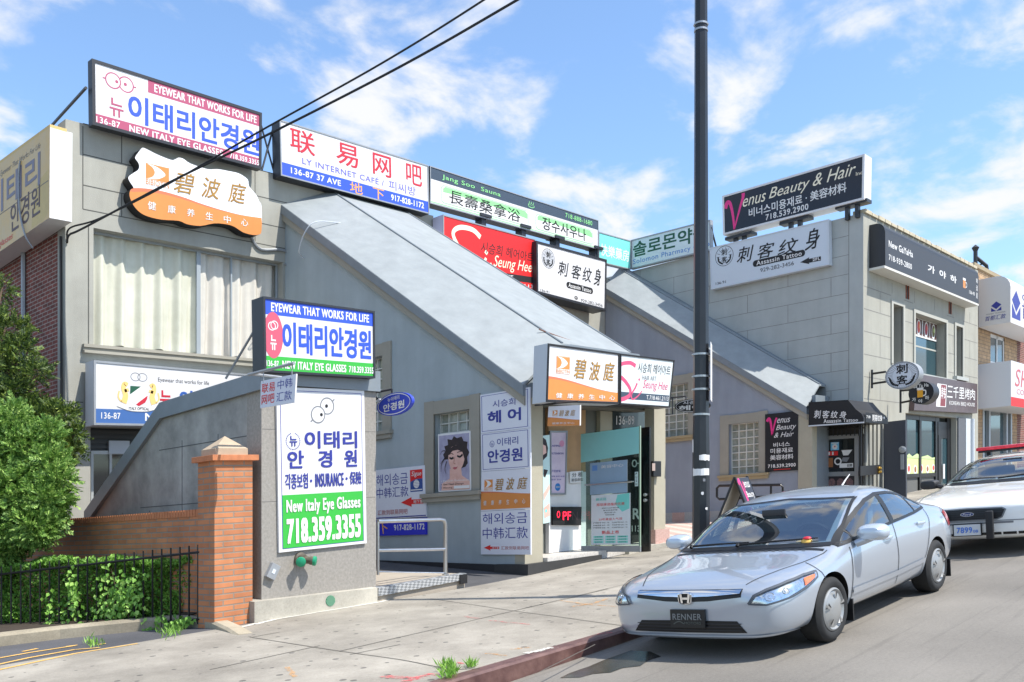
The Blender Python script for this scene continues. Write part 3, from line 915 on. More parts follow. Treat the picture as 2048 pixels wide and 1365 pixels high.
for x in (1814, 1899.5):
    y = 580 if x < 1850 else 612
    s = stT(x, TR); h = hT(x, y, TR)
    mb = MB()
    for a_, b_, c_, d_ in ((-.12, -.08, -.28, .22), (.08, .12, -.28, .22), (-.08, .08, .18, .22)):
        mb.sbox(s + a_, s + b_, TR - .03, TR + .01, h + c_, h + d_)
    mb.mi = 1; mb.sbox(s - .08, s + .08, TR - .005, TR + .01, h - .28, h + .18)
    mb.build('scupper', [mat('rusty_scupper', (140, 84, 66), 0.8, .3, 12), M_INK], rb)
mb = MB()
for i in range(int((SE - SRW) / .5)):
    mb.sbox(SRW + .02 + i * .5, SRW + .02 + i * .5 + random.uniform(.44, .49), TR - .06, TR + .3, HRB + .003, HRB + .10 + random.uniform(-.02, .02))
mb.build('coping', mat('weathered_coping', (186, 176, 152), 0.9, .15, 4), rb)
# shop front of the corner block
xs = [stT(x, TR + .2) for x in (1811, 1840, 1872)]
mb = MB()
for x in xs:
    mb.sbox(x - .09, x + .09, TR + .18, TR + .3, -.9, sf[3])
hb_ = hT(1840, 951, TR + .2)
mb.sbox(xs[0], xs[-1], TR + .185, TR + .295, hb_ - .06, hb_ + .06); mb.sbox(xs[0], xs[-1] + .3, TR + .185, TR + .295, sf[3] - .15, sf[3])
shop = mb.build('shop_window', M_BLACK, rb)
mb = MB(); mb.sbox(xs[0], xs[-1], TR + .24, TR + .26, hb_, sf[3]); mb.build('pane', M_GLASS2, shop)
mb = MB(); mb.sbox(xs[0], xs[-1], TR + .24, TR + .28, -.9, hb_ - .06); mb.build('stall_riser', mat('riser_grey', (96, 96, 94), 0.8), shop)
a, b = stT(1876, TR + .2), stT(1912, TR + .2)
mb = MB(); mb.sbox(a, a + .28, TR + .18, TR + .26, -.85, sf[3] - .6); mb.sbox(b - 1.0, b, TR + .18, TR + .26, -.85, sf[3]); mb.sbox(a, b, TR + .19, TR + .26, sf[3] - .7, sf[3] - .15)
dd = mb.build('door', M_BLACK, rb)
mb = MB(); mb.sbox(a + .28, b - 1.0, TR + .21, TR + .23, -.85, sf[3] - .7); mb.build('pane', M_GLASS2, dd)
mb = MB(); mb.sbox(a + .4, a + .55, TR + .15, TR + .17, 0.0, .5); mb.build('push_plate', M_WINK, dd)
mb = MB(); mb.sbox(stT(1914, TR), stT(1928, TR), TR - .05, TR + .3, -.9, sf[3]); mb.build('dark_pilaster', mat('charcoal_pilaster', (92, 96, 102), 0.8), rb)
mb = MB(); mb.sbox(stT(1928.5, TR), stT(1942, TR), TR - .06, TR + .3, -.9, sf[3]); mb.build('pale_pilaster', mat('pale_pilaster', (190, 196, 200), 0.8), rb)
mb = MB(); mb.tube([W(stT(1945, TR - .1), TR - .1, -.6), W(stT(1945, TR - .1), TR - .1, sf[3])], .07); mb.build('downpipe', M_WHITE2, rb)
# tattoo parlour entrance under the awning (in the side wall)
sd = SRW - .02
q = qS(sd, (1645, 985), (1718, 985), (1718, 868), (1645, 873))
mb = MB()
n_ = Vector((.06, 0, SHEAR_X * .06))
for u0, u1, v0, v1 in ((0, .1, 0, 1), (.9, 1, 0, 1), (.1, .9, .93, 1), (.1, .9, .28, .36), (.1, .9, -.5, .02)):
    mb.hexa(bl(q, u0, v0), bl(q, u1, v0), bl(q, u1, v1), bl(q, u0, v1), -n_)
pd = mb.build('parlour_door', mat('brushed_door_frame', (150, 152, 152), 0.4, metal=.4), rb)
mb = MB(); mb.hexa(bl(q, .1, 0), bl(q, .9, 0), bl(q, .9, .93), bl(q, .1, .93), -n_ * .5); mb.build('pane', M_GLASS, pd)
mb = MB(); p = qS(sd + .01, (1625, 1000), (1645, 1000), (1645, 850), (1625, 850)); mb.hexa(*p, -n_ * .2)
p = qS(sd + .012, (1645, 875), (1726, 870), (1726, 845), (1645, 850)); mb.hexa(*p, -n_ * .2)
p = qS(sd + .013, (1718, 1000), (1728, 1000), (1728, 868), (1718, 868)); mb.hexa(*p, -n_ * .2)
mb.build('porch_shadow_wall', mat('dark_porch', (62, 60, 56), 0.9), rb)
mb = MB()
for i in range(9):
    x = 1650 + i * 8.5
    mb.tube([onS(x, 872, sd - .12), onS(x, 846, sd - .12)], .018, 6)
mb.tube([onS(1648, 860, sd - .12), onS(1728, 856, sd - .12)], .015, 6)
mb.build('security_grille', M_BLACK, rb)
# iron gate beside it, with a lock plate, and its dark leaf standing open
gt = thing('security_gate', W(SRW + .3, TR - .1, -.6), 'black barred gate with brass locks beside the tattoo parlour door', 'gate')
mb = MB()
tg = TR - .15
for x in (1722, 1730, 1738, 1746, 1754, 1762):
    mb.tube([onT(x, 990, tg), onT(x, 846, tg)], .02, 6)
mb.build('bars', M_BLACK, gt)
mb = MB(); q3 = [onT(x, y, tg - .03) for x, y in ((1721, 952), (1760, 949), (1760, 930), (1721, 933))]; mb.hexa(*q3, Vector((0, .05, 0))); mb.build('lock_plate', M_BLACK, gt)
mb = MB()
for y in (937, 944):
    mb.lathe(onT(1757, y, tg - .03), NT, [(0, .05), (.03, .05), (.05, .03), (.07, .045), (.1, .001)], 12)
mb.build('lock', mat('brass', (190, 150, 70), 0.3, metal=1.0), gt)
sg = 27.0
gl = thing('security_gate_leaf', onS(1790, 990, sg), 'charcoal steel door leaf swung open towards the street by the tattoo parlour', 'door')
mb = MB(); q4 = qS(sg, (1767, 1000), (1812, 1000), (1811, 840), (1767, 845)); mb.hexa(*q4, Vector((.08, 0, 0))); mb.build('leaf', mat('charcoal_steel', (58, 62, 72), 0.45), gl)
mb = MB(); mb.hexa(bl(q4, .78, .38), bl(q4, .93, .38), bl(q4, .93, .57), bl(q4, .78, .57), Vector((-.03, 0, 0))); mb.lathe(bl(q4, .86, .63), NS, [(0, .1), (.03, .1), (.05, .06), (.06, .001)], 14); mb.build('lock', M_GALV, gl)

# ---- buildings further up the street ------------------------------------------
tb_ = 10.15
S_T0, S_T1 = SE + .05, stT(2034, tb_)
tan = thing('brick_building', W(S_T0, tb_, 0), 'tan brick building beyond the corner block, under curved awnings', 'building')
M_TANB = brick('tan_brick', (176, 146, 112), (160, 130, 98), (130, 112, 92), 0.45, 0.135, 0.014, 0.4)
zt = hT(1975, 549, tb_)
wd_ = wT(1981, 2010, 667, 728, tb_)
sh = (stT(1965, tb_), stT(2024, tb_), -.2, hT(1980, 815, tb_))
mb = MB(); panel(mb, 't', tb_, rect(S_T0, S_T1, -1, zt), [rect(*wd_), rect(*sh)], .3)
mb.poly(W(S_T0, tb_, -1), W(S_T0, 30, -1), W(S_T0, 30, zt), W(S_T0, tb_, zt)); mb.poly(W(S_T0, tb_, zt), W(S_T1, tb_, zt), W(S_T1, 30, zt), W(S_T0, 30, zt))
mb.build('brick_wall', M_TANB, tan)
mb = MB(); a, b, c, d = wd_
for x0, x1, y0, y1 in ((a, a + .12, c, d), (b - .12, b, c, d), (a, b, c, c + .12), (a, b, d - .12, d), ((a + b) / 2 - .06, (a + b) / 2 + .06, c, d)):
    mb.sbox(x0, x1, tb_ + .03, tb_ + .1 + (x1 - x0) * .001, y0, y1)
f = mb.build('window', mat('white_window_frame', (206, 206, 206), .5), tan)
mb = MB(); mb.sbox(a, b, tb_ + .06, tb_ + .08, c, d); mb.build('pane', M_GLASS2, f)
mb = MB(); mb.sbox(S_T0, S_T1, tb_ - .08, tb_ + .3, zt + .002, zt + .15); mb.build('coping', mat('tan_coping', (150, 136, 110), .9, .1, 3), tan)
a, b, c, d = sh
mb = MB()
for x in (a, a + .8, b - .9, b - .25):
    mb.sbox(x, x + .2, tb_ - .02, tb_ + .1, c, d - .15)
mb.sbox(a, b, tb_ - .02, tb_ + .1, d - .15, d)
sw_ = mb.build('shop_window', mat('aluminium_grey', (160, 166, 172), .4, metal=.3), tan)
mb = MB(); mb.sbox(a, b, tb_ + .1, tb_ + .12, c, d); mb.build('pane', M_GLASS2, sw_)
redb = thing('brick_building', W(S_T1 + .1, 10.2, 0), 'dark red brick building at the right edge, farthest up the street', 'building')
mb = MB(); mb.sbox(S_T1 + .02, S_T1 + 16, 10.2, 26, -1, zt - 1.2); mb.build('brick_wall', M_BRED, redb)
mb = MB(); mb.sbox(S_T1 + .02, S_T1 + 16.1, 10.1, 26, zt - 1.198, zt - 1.0); mb.build('coping', M_TRIM, redb)
for i in range(4):
    mb = MB(); mb.sbox(S_T1 + 2 + i * 3.5, S_T1 + 3.2 + i * 3.5, 10.17, 10.19, 3.5, 5.2); mb.build('window', M_GLASS2, redb)
# ------------------------------------------------------------ stair enclosure, walls, fence
TP = 10.62
sL, sR_ = stT(523, TP), stT(752, TP)
M_GRAN = mat('speckled_granite', (130, 126, 119), 0.6, c2=(154, 149, 142), vscale=26, streak=0.06)
M_GRAND = mat('dark_granite_slabs', (128, 127, 123), 0.6, c2=(168, 166, 160), vscale=2.2, streak=0.14)
enc = thing('stair_enclosure', W(sL, TP, -1.4), 'granite stair enclosure with a sloping blue grey metal coping beside the brick pier', 'wall')
hp = hT(592, 774, TP)
mb = MB(); mb.sbox(sL, sR_, TP, TP + .35, -1.5, hp)
mb.mi = 1
for y in (862, 1000):
    mb.sbox(sL + .01, sR_ - .01, TP - .002, TP + .01, hT(640, y, TP), hT(640, y, TP) + .008)
mb.build('front_wall', [M_GRAN, mat('granite_joint', (112, 108, 104), .9)], enc)
pts = [(TP + .35, -1.6), (15.75, -1.6), (15.75, .1), (stS(327, sL), hS(327, 835, sL)), (TP + .35, hS(515, 772, sL))]
mb = MB(); mb.prism([W(sL + .004, t, h) for t, h in pts], Vector((.3, 0, SHEAR_X * .3)))
mb.mi = 1
for h in (-.6, .25, 1.1):
    mb.sbox(sL + .001, sL + .01, TP + .36, 15.3 if h < 0 else 14.0 if h < 1 else 13.4, h, h + .012)
for i, t in enumerate((11.7, 12.7, 13.7, 14.6)):
    mb.sbox(sL + .001, sL + .01, t, t + .012, -1.4, 1.2 if t < 13 else .2)
mb.build('side_wall', [M_GRAND, mat('slab_joint', (84, 86, 86), .9)], enc)
# coping: follows the top edge
mb = MB()
top = [(TP - .06, hS(520, 745, sL)), (stS(326, sL), hS(326, 806, sL)), (15.9, hS(188, 1022, sL))]
th = [.235, .235, .22]
for (a, ha), (b, hb2) in zip(top, top[1:]):
    lo = .2 if ha > 1 and hb2 > 1 else .2
    q_ = [W(sL - .06, a, ha - .24), W(sL - .06, b, hb2 - .24), W(sL - .06, b, hb2), W(sL - .06, a, ha)]
    mb.hexa(*q_, Vector((.42, 0, SHEAR_X * .42)))
mb.sbox(sL + .365, sR_ + .04, TP - .055, TP + .4, hp + .003, hp + .30)
mb.sbox(sL - .055, sL + .365, TP - .063, TP - .055, hp + .003, hp + .298)
mb.build('coping', M_ROOFE, enc)
mb = MB()
hb0, hb1 = hT(512, 1204, 10.5), hT(754, 1176, 10.5)
a, b = stT(509, 10.5), stT(755, 10.5)
mb.add([W(a, 10.5, -1.6), W(b, 10.5, -1.6), W(b, 10.5, hb1), W(a, 10.5, hb0), W(a, TP + .2, -1.6), W(b, TP + .2, -1.6), W(b, TP + .2, hb1 + .02), W(a, TP + .2, hb0 + .02)],
       [(0, 1, 2, 3), (3, 2, 6, 7), (1, 5, 6, 2), (0, 3, 7, 4)])
mb.build('base_kerb', M_CONC, enc)
mb = MB()
c = onT(661, 1202, 10.497)
ring = [c + Vector((math.cos(k * math.pi / 9) * .082, 0, math.sin(k * math.pi / 9) * .076)) for k in range(18)]
mb.poly(*ring)
dg = mb.build('drain_grate', mat('green_drain', (44, 116, 84), .6), enc)
mb = MB()
for i in range(-6, 7):
    x = i * .012
    L = math.sqrt(max(.0001, .074 ** 2 - x * x * 1.0))
    p = c + Vector((x, -.003, -L)); q_ = c + Vector((x + .0, -.003, L))
    mb.hexa(p - Vector((.003, 0, 0)), p + Vector((.003, 0, 0)), q_ + Vector((.003, 0, 0)), q_ - Vector((.003, 0, 0)), (0, -.004, 0))
mb.build('grate_bars', mat('pale_green_bars', (120, 170, 140), .6), dg)
# twin fire hose inlet with green caps
fc = thing('fire_hose_inlet', onT(598, 1122, TP), 'twin fire hose inlet with two green caps low on the granite stair enclosure', 'hose inlet')
mb = MB(); c = onT(600, 1119, TP); mb.lathe(c, NT, [(0, .10), (.03, .10), (.04, .07), (.10, .065)], 16); mb.build('body', mat('tarnished_brass', (112, 104, 92), .45, .2, 9, metal=.6), fc, True)
for dx, nm in ((-.14, -1), (.16, 1)):
    d_ = Vector((dx * 1.0, -.16, -.03)).normalized()
    o_ = c + Vector((0, -.05, 0))
    mb = MB(); mb.lathe(o_, d_, [(0, .05), (.10, .05), (.11, .058), (.15, .058)], 16)
    pr = mb.build('inlet', MATS['tarnished_brass'], fc, True)
    mb = MB(); mb.lathe(o_ + d_ * .15, d_, [(0, .066), (.035, .066), (.045, .05), (.047, .001)], 18); mb.build('cap', mat('green_cap', (20, 140, 100), .4), pr, True)
# grey junction box hung askew
jb = thing('junction_box', onT(541, 1142, TP), 'small grey metal box hung askew on the granite stair enclosure', 'junction box')
c = onT(542, 1143, TP); ux = Vector((math.cos(R(-24)), 0, -math.sin(R(-24)))) * .07; uy = Vector((-math.sin(R(24)), 0, math.cos(R(24)))) * .10
ux = Vector((.06, 0, -.03)); uy = Vector((.05, 0, .09))
mb = MB(); mb.hexa(c - ux - uy, c + ux - uy, c + ux + uy, c - ux + uy, (0, -.07, 0)); mb.build('case', M_GALV, jb, bevel=.006)
mb = MB(); mb.hexa(*[c + a_ + Vector((0, -.071, 0)) for a_ in (-ux * .4 - uy * .3, ux * .3 - uy * .3, ux * .3 + uy * .3, -ux * .4 + uy * .3)], (0, -.004, 0)); mb.build('cover_plate', M_WHITE2, jb)

# ramp platform with chequer plate edge and steel handrail
rp = thing('ramp_platform', W(9.6, 10.6, -1.3), 'low concrete ramp landing edged with chequer plate, right of the granite stair enclosure', 'ramp')
hA, hB_ = hT(757, 1176, 10.52), hT(933, 1147, 10.52)
aS, bS = stT(755, 10.52), stT(933, 10.52)
mb = MB()
mb.add([W(aS, 10.56, -1.6), W(bS, 10.56, -1.6), W(bS, 10.56, hB_ - .005), W(aS, 10.56, hA - .005), W(aS, 15, -1.4), W(bS, 15, -1.4), W(bS, 15, -1.04), W(aS, 15, -1.04)],
       [(0, 1, 2, 3), (3, 2, 6, 7), (1, 5, 6, 2), (0, 3, 7, 4)])
mb.build('slab', mat('ramp_concrete', (160, 150, 136), .9, .08, 3, .2, 40), rp)
m, n, l, b_ = nodes_mat('chequer_plate'); b_.inputs['Metallic'].default_value = .6; b_.inputs['Roughness'].default_value = .4; b_.inputs['Base Color'].default_value = lin((176, 178, 178))
tc = n.new('ShaderNodeTexCoord'); mp = n.new('ShaderNodeMapping'); mp.inputs['Rotation'].default_value = (0, R(35), 0); mp.inputs['Scale'].default_value = (18, 1, 34)
ck = n.new('ShaderNodeTexChecker'); ck.inputs['Scale'].default_value = 1; l.new(tc.outputs['Object'], mp.inputs[0]); l.new(mp.outputs[0], ck.inputs[0])
ck.inputs['Color1'].default_value = lin((206, 208, 208)); ck.inputs['Color2'].default_value = lin((150, 152, 154)); l.new(ck.outputs[0], b_.inputs['Base Color'])
bp = n.new('ShaderNodeBump'); bp.inputs['Strength'].default_value = .5; l.new(ck.outputs['Fac'], bp.inputs['Height']); l.new(bp.outputs[0], b_.inputs['Normal'])
mb = MB(); q_ = [W(aS + .02, 10.52, hA - .125), W(bS, 10.52, hB_ - .10), W(bS, 10.52, hB_), W(aS + .02, 10.52, hA)]; mb.hexa(*q_, (0, .03, 0))
q_ = [W(aS + .02, 10.551, hA - .003), W(bS, 10.551, hB_ - .003), W(bS, 10.66, hB_), W(aS + .02, 10.66, hA)]; mb.hexa(*q_, (0, 0, .006))
mb.build('chequer_plate_edge', m, rp)
mb = MB(); x = bS - .14
mb.sbox(bS - .16, bS, 10.50, 10.519, hB_ - .16, hB_ - .01)
mb.build('black_end_mark', M_INK, rp)
hr = thing('handrail', W(9.6, 10.62, -1.1), 'stainless steel handrail on the ramp landing', 'handrail')
tr_ = 10.66
sA, sB = stT(756, tr_), stT(891, tr_)
zt_ = .5 * (hT(757, 1042, tr_) + hT(885, 1039, tr_))
mb = MB()
P = [W(sA, tr_, hT(757, 1043, tr_)), W(sB - .12, tr_, hT(880, 1039.5, tr_)), W(sB - .03, tr_, hT(888, 1041, tr_)), W(sB, tr_, hT(891, 1049, tr_)), W(sB, tr_, hT(891, 1147, tr_))]
mb.tube(P, .031, 10); mb.build('top_rail', M_STEEL, hr, True)
mb = MB(); mb.tube([W(sA, tr_, hT(757, 1101, tr_)), W(sB, tr_, hT(885, 1099.5, tr_))], .026, 10); mb.build('mid_rail', M_STEEL, hr, True)
mb = MB(); mb.tube([W(sA, tr_, hT(757, 1144, tr_)), W(sB, tr_, hT(885, 1147, tr_))], .010, 8); mb.build('bottom_rail', M_STEEL, hr, True)
mb = MB(); mb.tube([W(sA, tr_, hT(757, 1044, tr_)), W(sA, tr_, hT(757, 1150, tr_))], .022, 8)
mb.build('post', M_STEEL, hr, True)
mb = MB(); mb.lathe(W(sB, tr_, hT(891, 1150, tr_)), UP, [(0, .06), (.015, .06), (.02, .035)], 14); mb.build('foot', M_STEEL, hr, True)

# orange brick pier and low wall
M_OBR = brick('orange_brick', (184, 120, 80), (164, 104, 70), (134, 122, 110), .30, .0745, .010, .6, .12)
tb2 = 10.62
bx0, bx1 = stT(425, tb2), stT(500, tb2)
pier = thing('brick_pier', W(bx0, tb2, -1.4), 'square orange brick pier with a pyramid stone cap', 'pillar')
pc = [onT(x, 0, tb2) for x in (429, 505)]
s0_, s1_ = stT(429, tb2), stT(505, tb2)
dep = stS(396, s0_) - tb2
zc = hT(480, 922, tb2)
mb = MB(); mb.sbox(s0_, s1_, tb2, tb2 + dep, -1.7, zc); mb.build('shaft', M_OBR, pier)
mb = MB(); mb.sbox(s0_ - .06, s1_ + .06, tb2 - .06, tb2 + dep + .06, zc + .001, zc + .075); mb.build('cap_course', mat('orange_brick_plain', (184, 116, 78), .85, .15, 12), pier, bevel=.006)
mb = MB(); z2 = zc + .076
a, b, c_, d_ = s0_ + .03, s1_ - .05, tb2 + .03, tb2 + dep - .03
mb.sbox(a, b, c_, d_, z2, z2 + .085)
mx_ = W((a + b) / 2, (c_ + d_) / 2, z2 + .26); zz = z2 + .086
mb.add([W(a, c_, zz), W(b, c_, zz), W(b, d_, zz), W(a, d_, zz), mx_], [(0, 1, 4), (1, 2, 4), (2, 3, 4), (3, 0, 4)])
mb.build('stone_cap', mat('limestone_cap', (168, 150, 128), .85, .1, 5), pier)
lw_ = thing('brick_wall', W(s0_ + .2, tb2 + dep, -1.4), 'low orange brick wall running back from the pier behind the hedge', 'wall')
sw = s0_ + .10
zw = hS(380, 1022, sw)
mb = MB(); mb.sbox(sw, sw + .3, tb2 + dep + .002, 21, -2.2, zw - .08); mb.build('brickwork', M_OBR, lw_)
mb = MB()
t = tb2 + dep + .004
while t < 20.9:
    mb.sbox(sw - .012, sw + .312, t, t + .062, zw - .079, zw + .012); t += .075
mb.build('soldier_course', MATS['orange_brick_plain'], lw_)

# iron fence along the planting bed
FA, FB = atD(415, 1100, 11.9), atD(-260, 1100, 13.9)
def fpt(k, y0, y1):
    pass
fence = thing('iron_fence', atD(415, 1237, 11.9), 'black iron picket fence in front of the hedge', 'fence')
def fl(k):  # along the fence: ground point
    x = 414 - k * 700
    d = 11.9 + 2.35 * k
    return x, d
def fz(x, y, d): return atD(x, y, d)
def ytop(x): return 1103 + (414 - x) * .1115
def ybot(x): return 1237.5 + (414 - x) * .081
mb = MB(); mb2 = MB()
k = 0.0
rails = [[], []]
pk = []
x = 414.0
while x > -300:
    k = (414 - x) / 700; d = 11.9 + 2.35 * k
    rails[0].append(fz(x, ytop(x), d)); rails[1].append(fz(x, ybot(x), d))
    pk.append((x, d))
    x -= 18.0 + k * 2.5
for r_ in rails:
    t_ = MB(); t_.tube(r_, .016, 6); t_.build('rail', M_BLACK, fence)
for i, (x, d) in enumerate(pk):
    t_ = MB(); w_ = .014 if i else .020
    p0, p1 = fz(x, ybot(x) + 10, d), fz(x, ytop(x) - (15 if i else 17), d)
    t_.tube([p0, p1], [w_, w_ * .8], 4)
    t_.build('picket' if i else 'post', M_BLACK, fence)
# planting bed soil and its concrete kerb
mb = MB()
kb = [(-260, 1330), (0, 1293), (120, 1278), (250, 1265), (330, 1257), (372, 1254), (420, 1257), (452, 1264), (472, 1271)]
def kd(x, y):
    return on_ground(x, y, h_walk)
P = [kd(x, y) for x, y in kb]
prof = []
for i, p in enumerate(P):
    d_ = (P[min(i + 1, len(P) - 1)] - P[max(i - 1, 0)]); d_.z = 0; d_.normalize(); nn = Vector((-d_.y, d_.x, 0))
    hgt = .15 if i < len(P) - 3 else (.10, .05, .012)[i - len(P) + 3]
    prof.append([p + Vector((0, 0, -.15)), p + Vector((0, 0, hgt - .03)), p + nn * .03 + Vector((0, 0, hgt)), p + nn * .20 + Vector((0, 0, hgt)), p + nn * .20 + Vector((0, 0, -.15))])
mb.loft(prof)
tag(mb.build('bed_kerb', concrete('kerb_concrete', (124, 116, 100), (164, 154, 134), False), smooth=False), kind='structure')
soil = MB()
back = [W(sw, tb2 + dep + .1, -1.2), W(sw, 20, -1.4), W(sw - 9, 20, -1.5)]
front = [r_[3] + Vector((0, 0, -.04)) for r_ in prof[:6]]
ctr = sum(front + back, Vector()) / (len(front) + 3)
soil.add(front + back, [tuple(range(len(front) + 3))])
tag(soil.build('planting_bed', mat('dark_soil', (58, 48, 38), .95, .3, 6, .5, 20)), kind='structure')
mb = MB()
for pix in ([(-200, 1352), (60, 1306), (150, 1292)], [(-200, 1372), (60, 1316), (150, 1300), (200, 1296)], [(-100, 1360), (0, 1340), (150, 1308), (275, 1288)], [(45, 1304), (75, 1298)], [(132, 1294), (155, 1291)], [(195, 1290), (212, 1288)]):
    strip(pix, .05, fn=h_walk, dz=.004, mb=mb)
tag(mb.build('yellow_line', mat('worn_yellow_paint', (204, 164, 92), .8, .15, 8), recalc=False), kind='structure')

# ------------------------------------------------------------ lamp posts
def lamppost(name, label, base, r0, r1, hgt):
    t = thing(name, base, label, 'lamp post'); return t
sP = stT(1402, 6.15)
gP = h_walk(sP, 6.15)
lp = thing('lamp_post', W(sP, 6.15, gP), 'tall black fluted lamp post on the pavement behind the silver car', 'lamp post')
dP = SN * sP + CS * 6.15
rB, rT_ = 17 / F_PX * dP, 11.5 / F_PX * dP
mb = MB()
ztop = 8.2
prof = [(0.0, rB * 1.25), (.22, rB * 1.25), (.26, rB * 1.05), (hT(1402, 900, 6.15) - gP, rB), (hT(1402, 830, 6.15) - gP, rB * .93), (ztop - gP, rT_)]
n_ = 16
rings = []
for a, r in prof:
    rings.append([W(sP, 6.15, gP + a) + Vector((math.cos(2 * math.pi * k / n_), math.sin(2 * math.pi * k / n_), 0)) * (r * (1.0 if k % 2 else .93)) for k in range(n_)])
mb.loft(rings); mb.build('pole', mat('lamp_post_black', (26, 29, 34), .32, .25, 5), lp)
mb = MB(); mb.lathe(W(sP, 6.15, gP), UP, [(0, rB * 2.0), (.10, rB * 2.0), (.16, rB * 1.5), (.24, rB * 1.27)], 16); mb.build('base_flange', MATS['lamp_post_black'], lp)
M_STRAP = mat('steel_strap', (170, 172, 172), .35, metal=.8)
for y in (52, 64, 712, 756, 782, 832):
    z = hT(1402, y, 6.15); rr = rB * .97 if y > 500 else rT_ * 1.12
    mb = MB(); mb.lathe(W(sP, 6.15, z), UP, [(0, rr), (.001, rr + .006), (.026, rr + .006), (.027, rr)], 20)
    if y in (712, 756, 782, 52):
        for sg_ in (-1, 1):
            c = W(sP, 6.15, z + .013) + Vector((CS, -SN, 0)) * sg_ * rr; mb.lathe(c - Vector((SN, CS, 0)) * .03, Vector((SN, CS, 0)), [(0, .012), (.06, .012)], 8)
    mb.build('strap', M_STRAP, lp)
# torn stickers
for y0, y1, a0, a1, mm in ((911, 922, -.4, 1.0, M_WINK), (938, 952, -1.3, .9, M_WINK), (880, 905, -1.45, -1.2, M_WINK), (958, 964, .0, .3, M_GREYINK), (1015, 1020, .3, .6, M_WINK), (985, 990, -.2, .1, M_WINK)):
    mb = MB(); rr = rB * .995 + .004
    fwd = Vector((-SN, -CS, 0)); rt = Vector((CS, -SN, 0))
    P2 = []
    N_ = 7
    for j in range(2):
        for i in range(N_):
            a = a0 + (a1 - a0) * i / (N_ - 1)
            z = hT(1402, (y0, y1)[j] + random.uniform(-1, 1), 6.15)
            P2.append(W(sP, 6.15, z) + (fwd * math.cos(a) + rt * math.sin(a)) * rr * 1.01)
    mb.add(P2, [(i, i + 1, N_ + i + 1, N_ + i) for i in range(N_ - 1)])
    mb.build('torn_sticker', mm, lp, recalc=False)
ps = thing('parking_sign', onT(1424, 800, 6.1), 'white edge-on parking sign strapped to the lamp post', 'sign')
mb = MB()
c0, c1 = onT(1420, 692, 6.15), onT(1426, 806, 6.15)
e_ = Vector((SN, CS, 0))
base = W(sP, 6.15, 0) + Vector((CS, -SN, 0)) * (rB + .02); base.z = 0
z0, z1 = c1.z, c0.z
ax = (Vector((SN, CS, 0)) * .98 + Vector((CS, -SN, 0)) * .27) * .15
pa, pb = base - ax * .9, base + ax * .9
mb.hexa(Vector((pa.x, pa.y, z0)), Vector((pb.x, pb.y, z0)), Vector((pb.x, pb.y, z1)), Vector((pa.x, pa.y, z1)), Vector((CS, -SN, 0)) * .006)
mb.build('plate', M_WINK, ps)
fl_ = thing('street_lamp', atD(1951, 1000, 50), 'distant dark lamp post with a bracket arm above the grey corner building roof', 'lamp post')
mb = MB(); mb.tube([atD(1951, 1000, 50), atD(1951, 503, 50), atD(1951, 496, 50), atD(1951, 490, 50)], [.12, .11, .2, .02], 8); mb.build('pole', M_DARK, fl_)
mb = MB(); mb.tube([atD(1951, 514, 50), atD(1973, 532, 50), atD(1975, 548, 50)], .1, 8); mb.tube([atD(1953, 536, 50), atD(1965, 527, 50)], .05, 6); mb.build('arm', M_DARK, fl_)

# ------------------------------------------------------------ overhead cables and small fixings
def cable(label, pts, r, name='overhead_cable', m=None, n=24):
    P = [Vector(p) for p in pts]
    out = []
    for i in range(len(P) - 1):
        p0, p1, p2, p3 = P[max(i - 1, 0)], P[i], P[i + 1], P[min(i + 2, len(P) - 1)]
        for j in range(n):
            u = j / n
            out.append(.5 * ((2 * p1) + (p2 - p0) * u + (2 * p0 - 5 * p1 + 4 * p2 - p3) * u * u + (3 * p1 - p0 - 3 * p2 + p3) * u ** 3))
    out.append(P[-1])
    mb = MB(); mb.tube(out, r, 6)
    return tag(mb.build(name, m or M_BLACK, smooth=True), label, 'cable')
M_CAB = mat('cable_black', (22, 22, 24), .6)
def cpt(x, y):  # depth grows less towards the street pole
    return atD(x, y, 17.3 - (x - 130) * .0042)
cable('upper of two black service cables from the grey building corner into the sky', [W(S0 + .02, TF - .02, hT(131, 478, TF)), cpt(141, 456), cpt(200, 437), cpt(330, 372), cpt(525, 260), cpt(760, 129), cpt(968, 0), cpt(1250, -190)], .017, m=M_CAB)
cable('lower of two black service cables from the grey building corner into the sky', [W(S0 + .02, TF - .02, hT(131, 486, TF)), cpt(139, 470), cpt(170, 455), cpt(345, 362), cpt(535, 270), cpt(800, 134), cpt(1035, 0), cpt(1320, -170)], .021, m=M_CAB)
cable('black cable dropping down the corner of the dark red brick side wall', [W(S0 - .03, TF + .15, hT(131, 470, TF)), W(S0 - .03, TF + .12, hT(128, 700, TF)), W(S0 - .03, TF + .12, hT(128, 900, TF)), W(S0 - .03, TF + .12, -1)], .022, 'wall_cable', M_CAB)
cable('white conduit looping along the grey facade under the wavy edged sign', [onT(500, 470, TF - .03), onT(520, 498, TF - .03), onT(560, 500, TF - .03), onT(578, 508, TF - .03), onT(583, 522, TF - .03), onT(570, 530, TF - .03)], .03, 'conduit', M_GALV)
cable('grey conduit standing on the red brick side wall', [W(S0 - .04, stS(51, S0), hS(51, 500, S0)), W(S0 - .04, stS(51, S0), hS(51, 600, S0)), W(S0 - .04, stS(51, S0), hS(51, 800, S0)), W(S0 - .04, stS(51, S0), -1)], .045, 'conduit', M_GALV)
cable('thin pale wire lying across the nearer sloping roof', [onT(611, 519, 17.2), onT(598, 500, 17.0), onT(625, 447, 16.6), onT(690, 446, 16.6), onT(758, 440, 17)], .012, 'roof_wire', M_WHITE2)
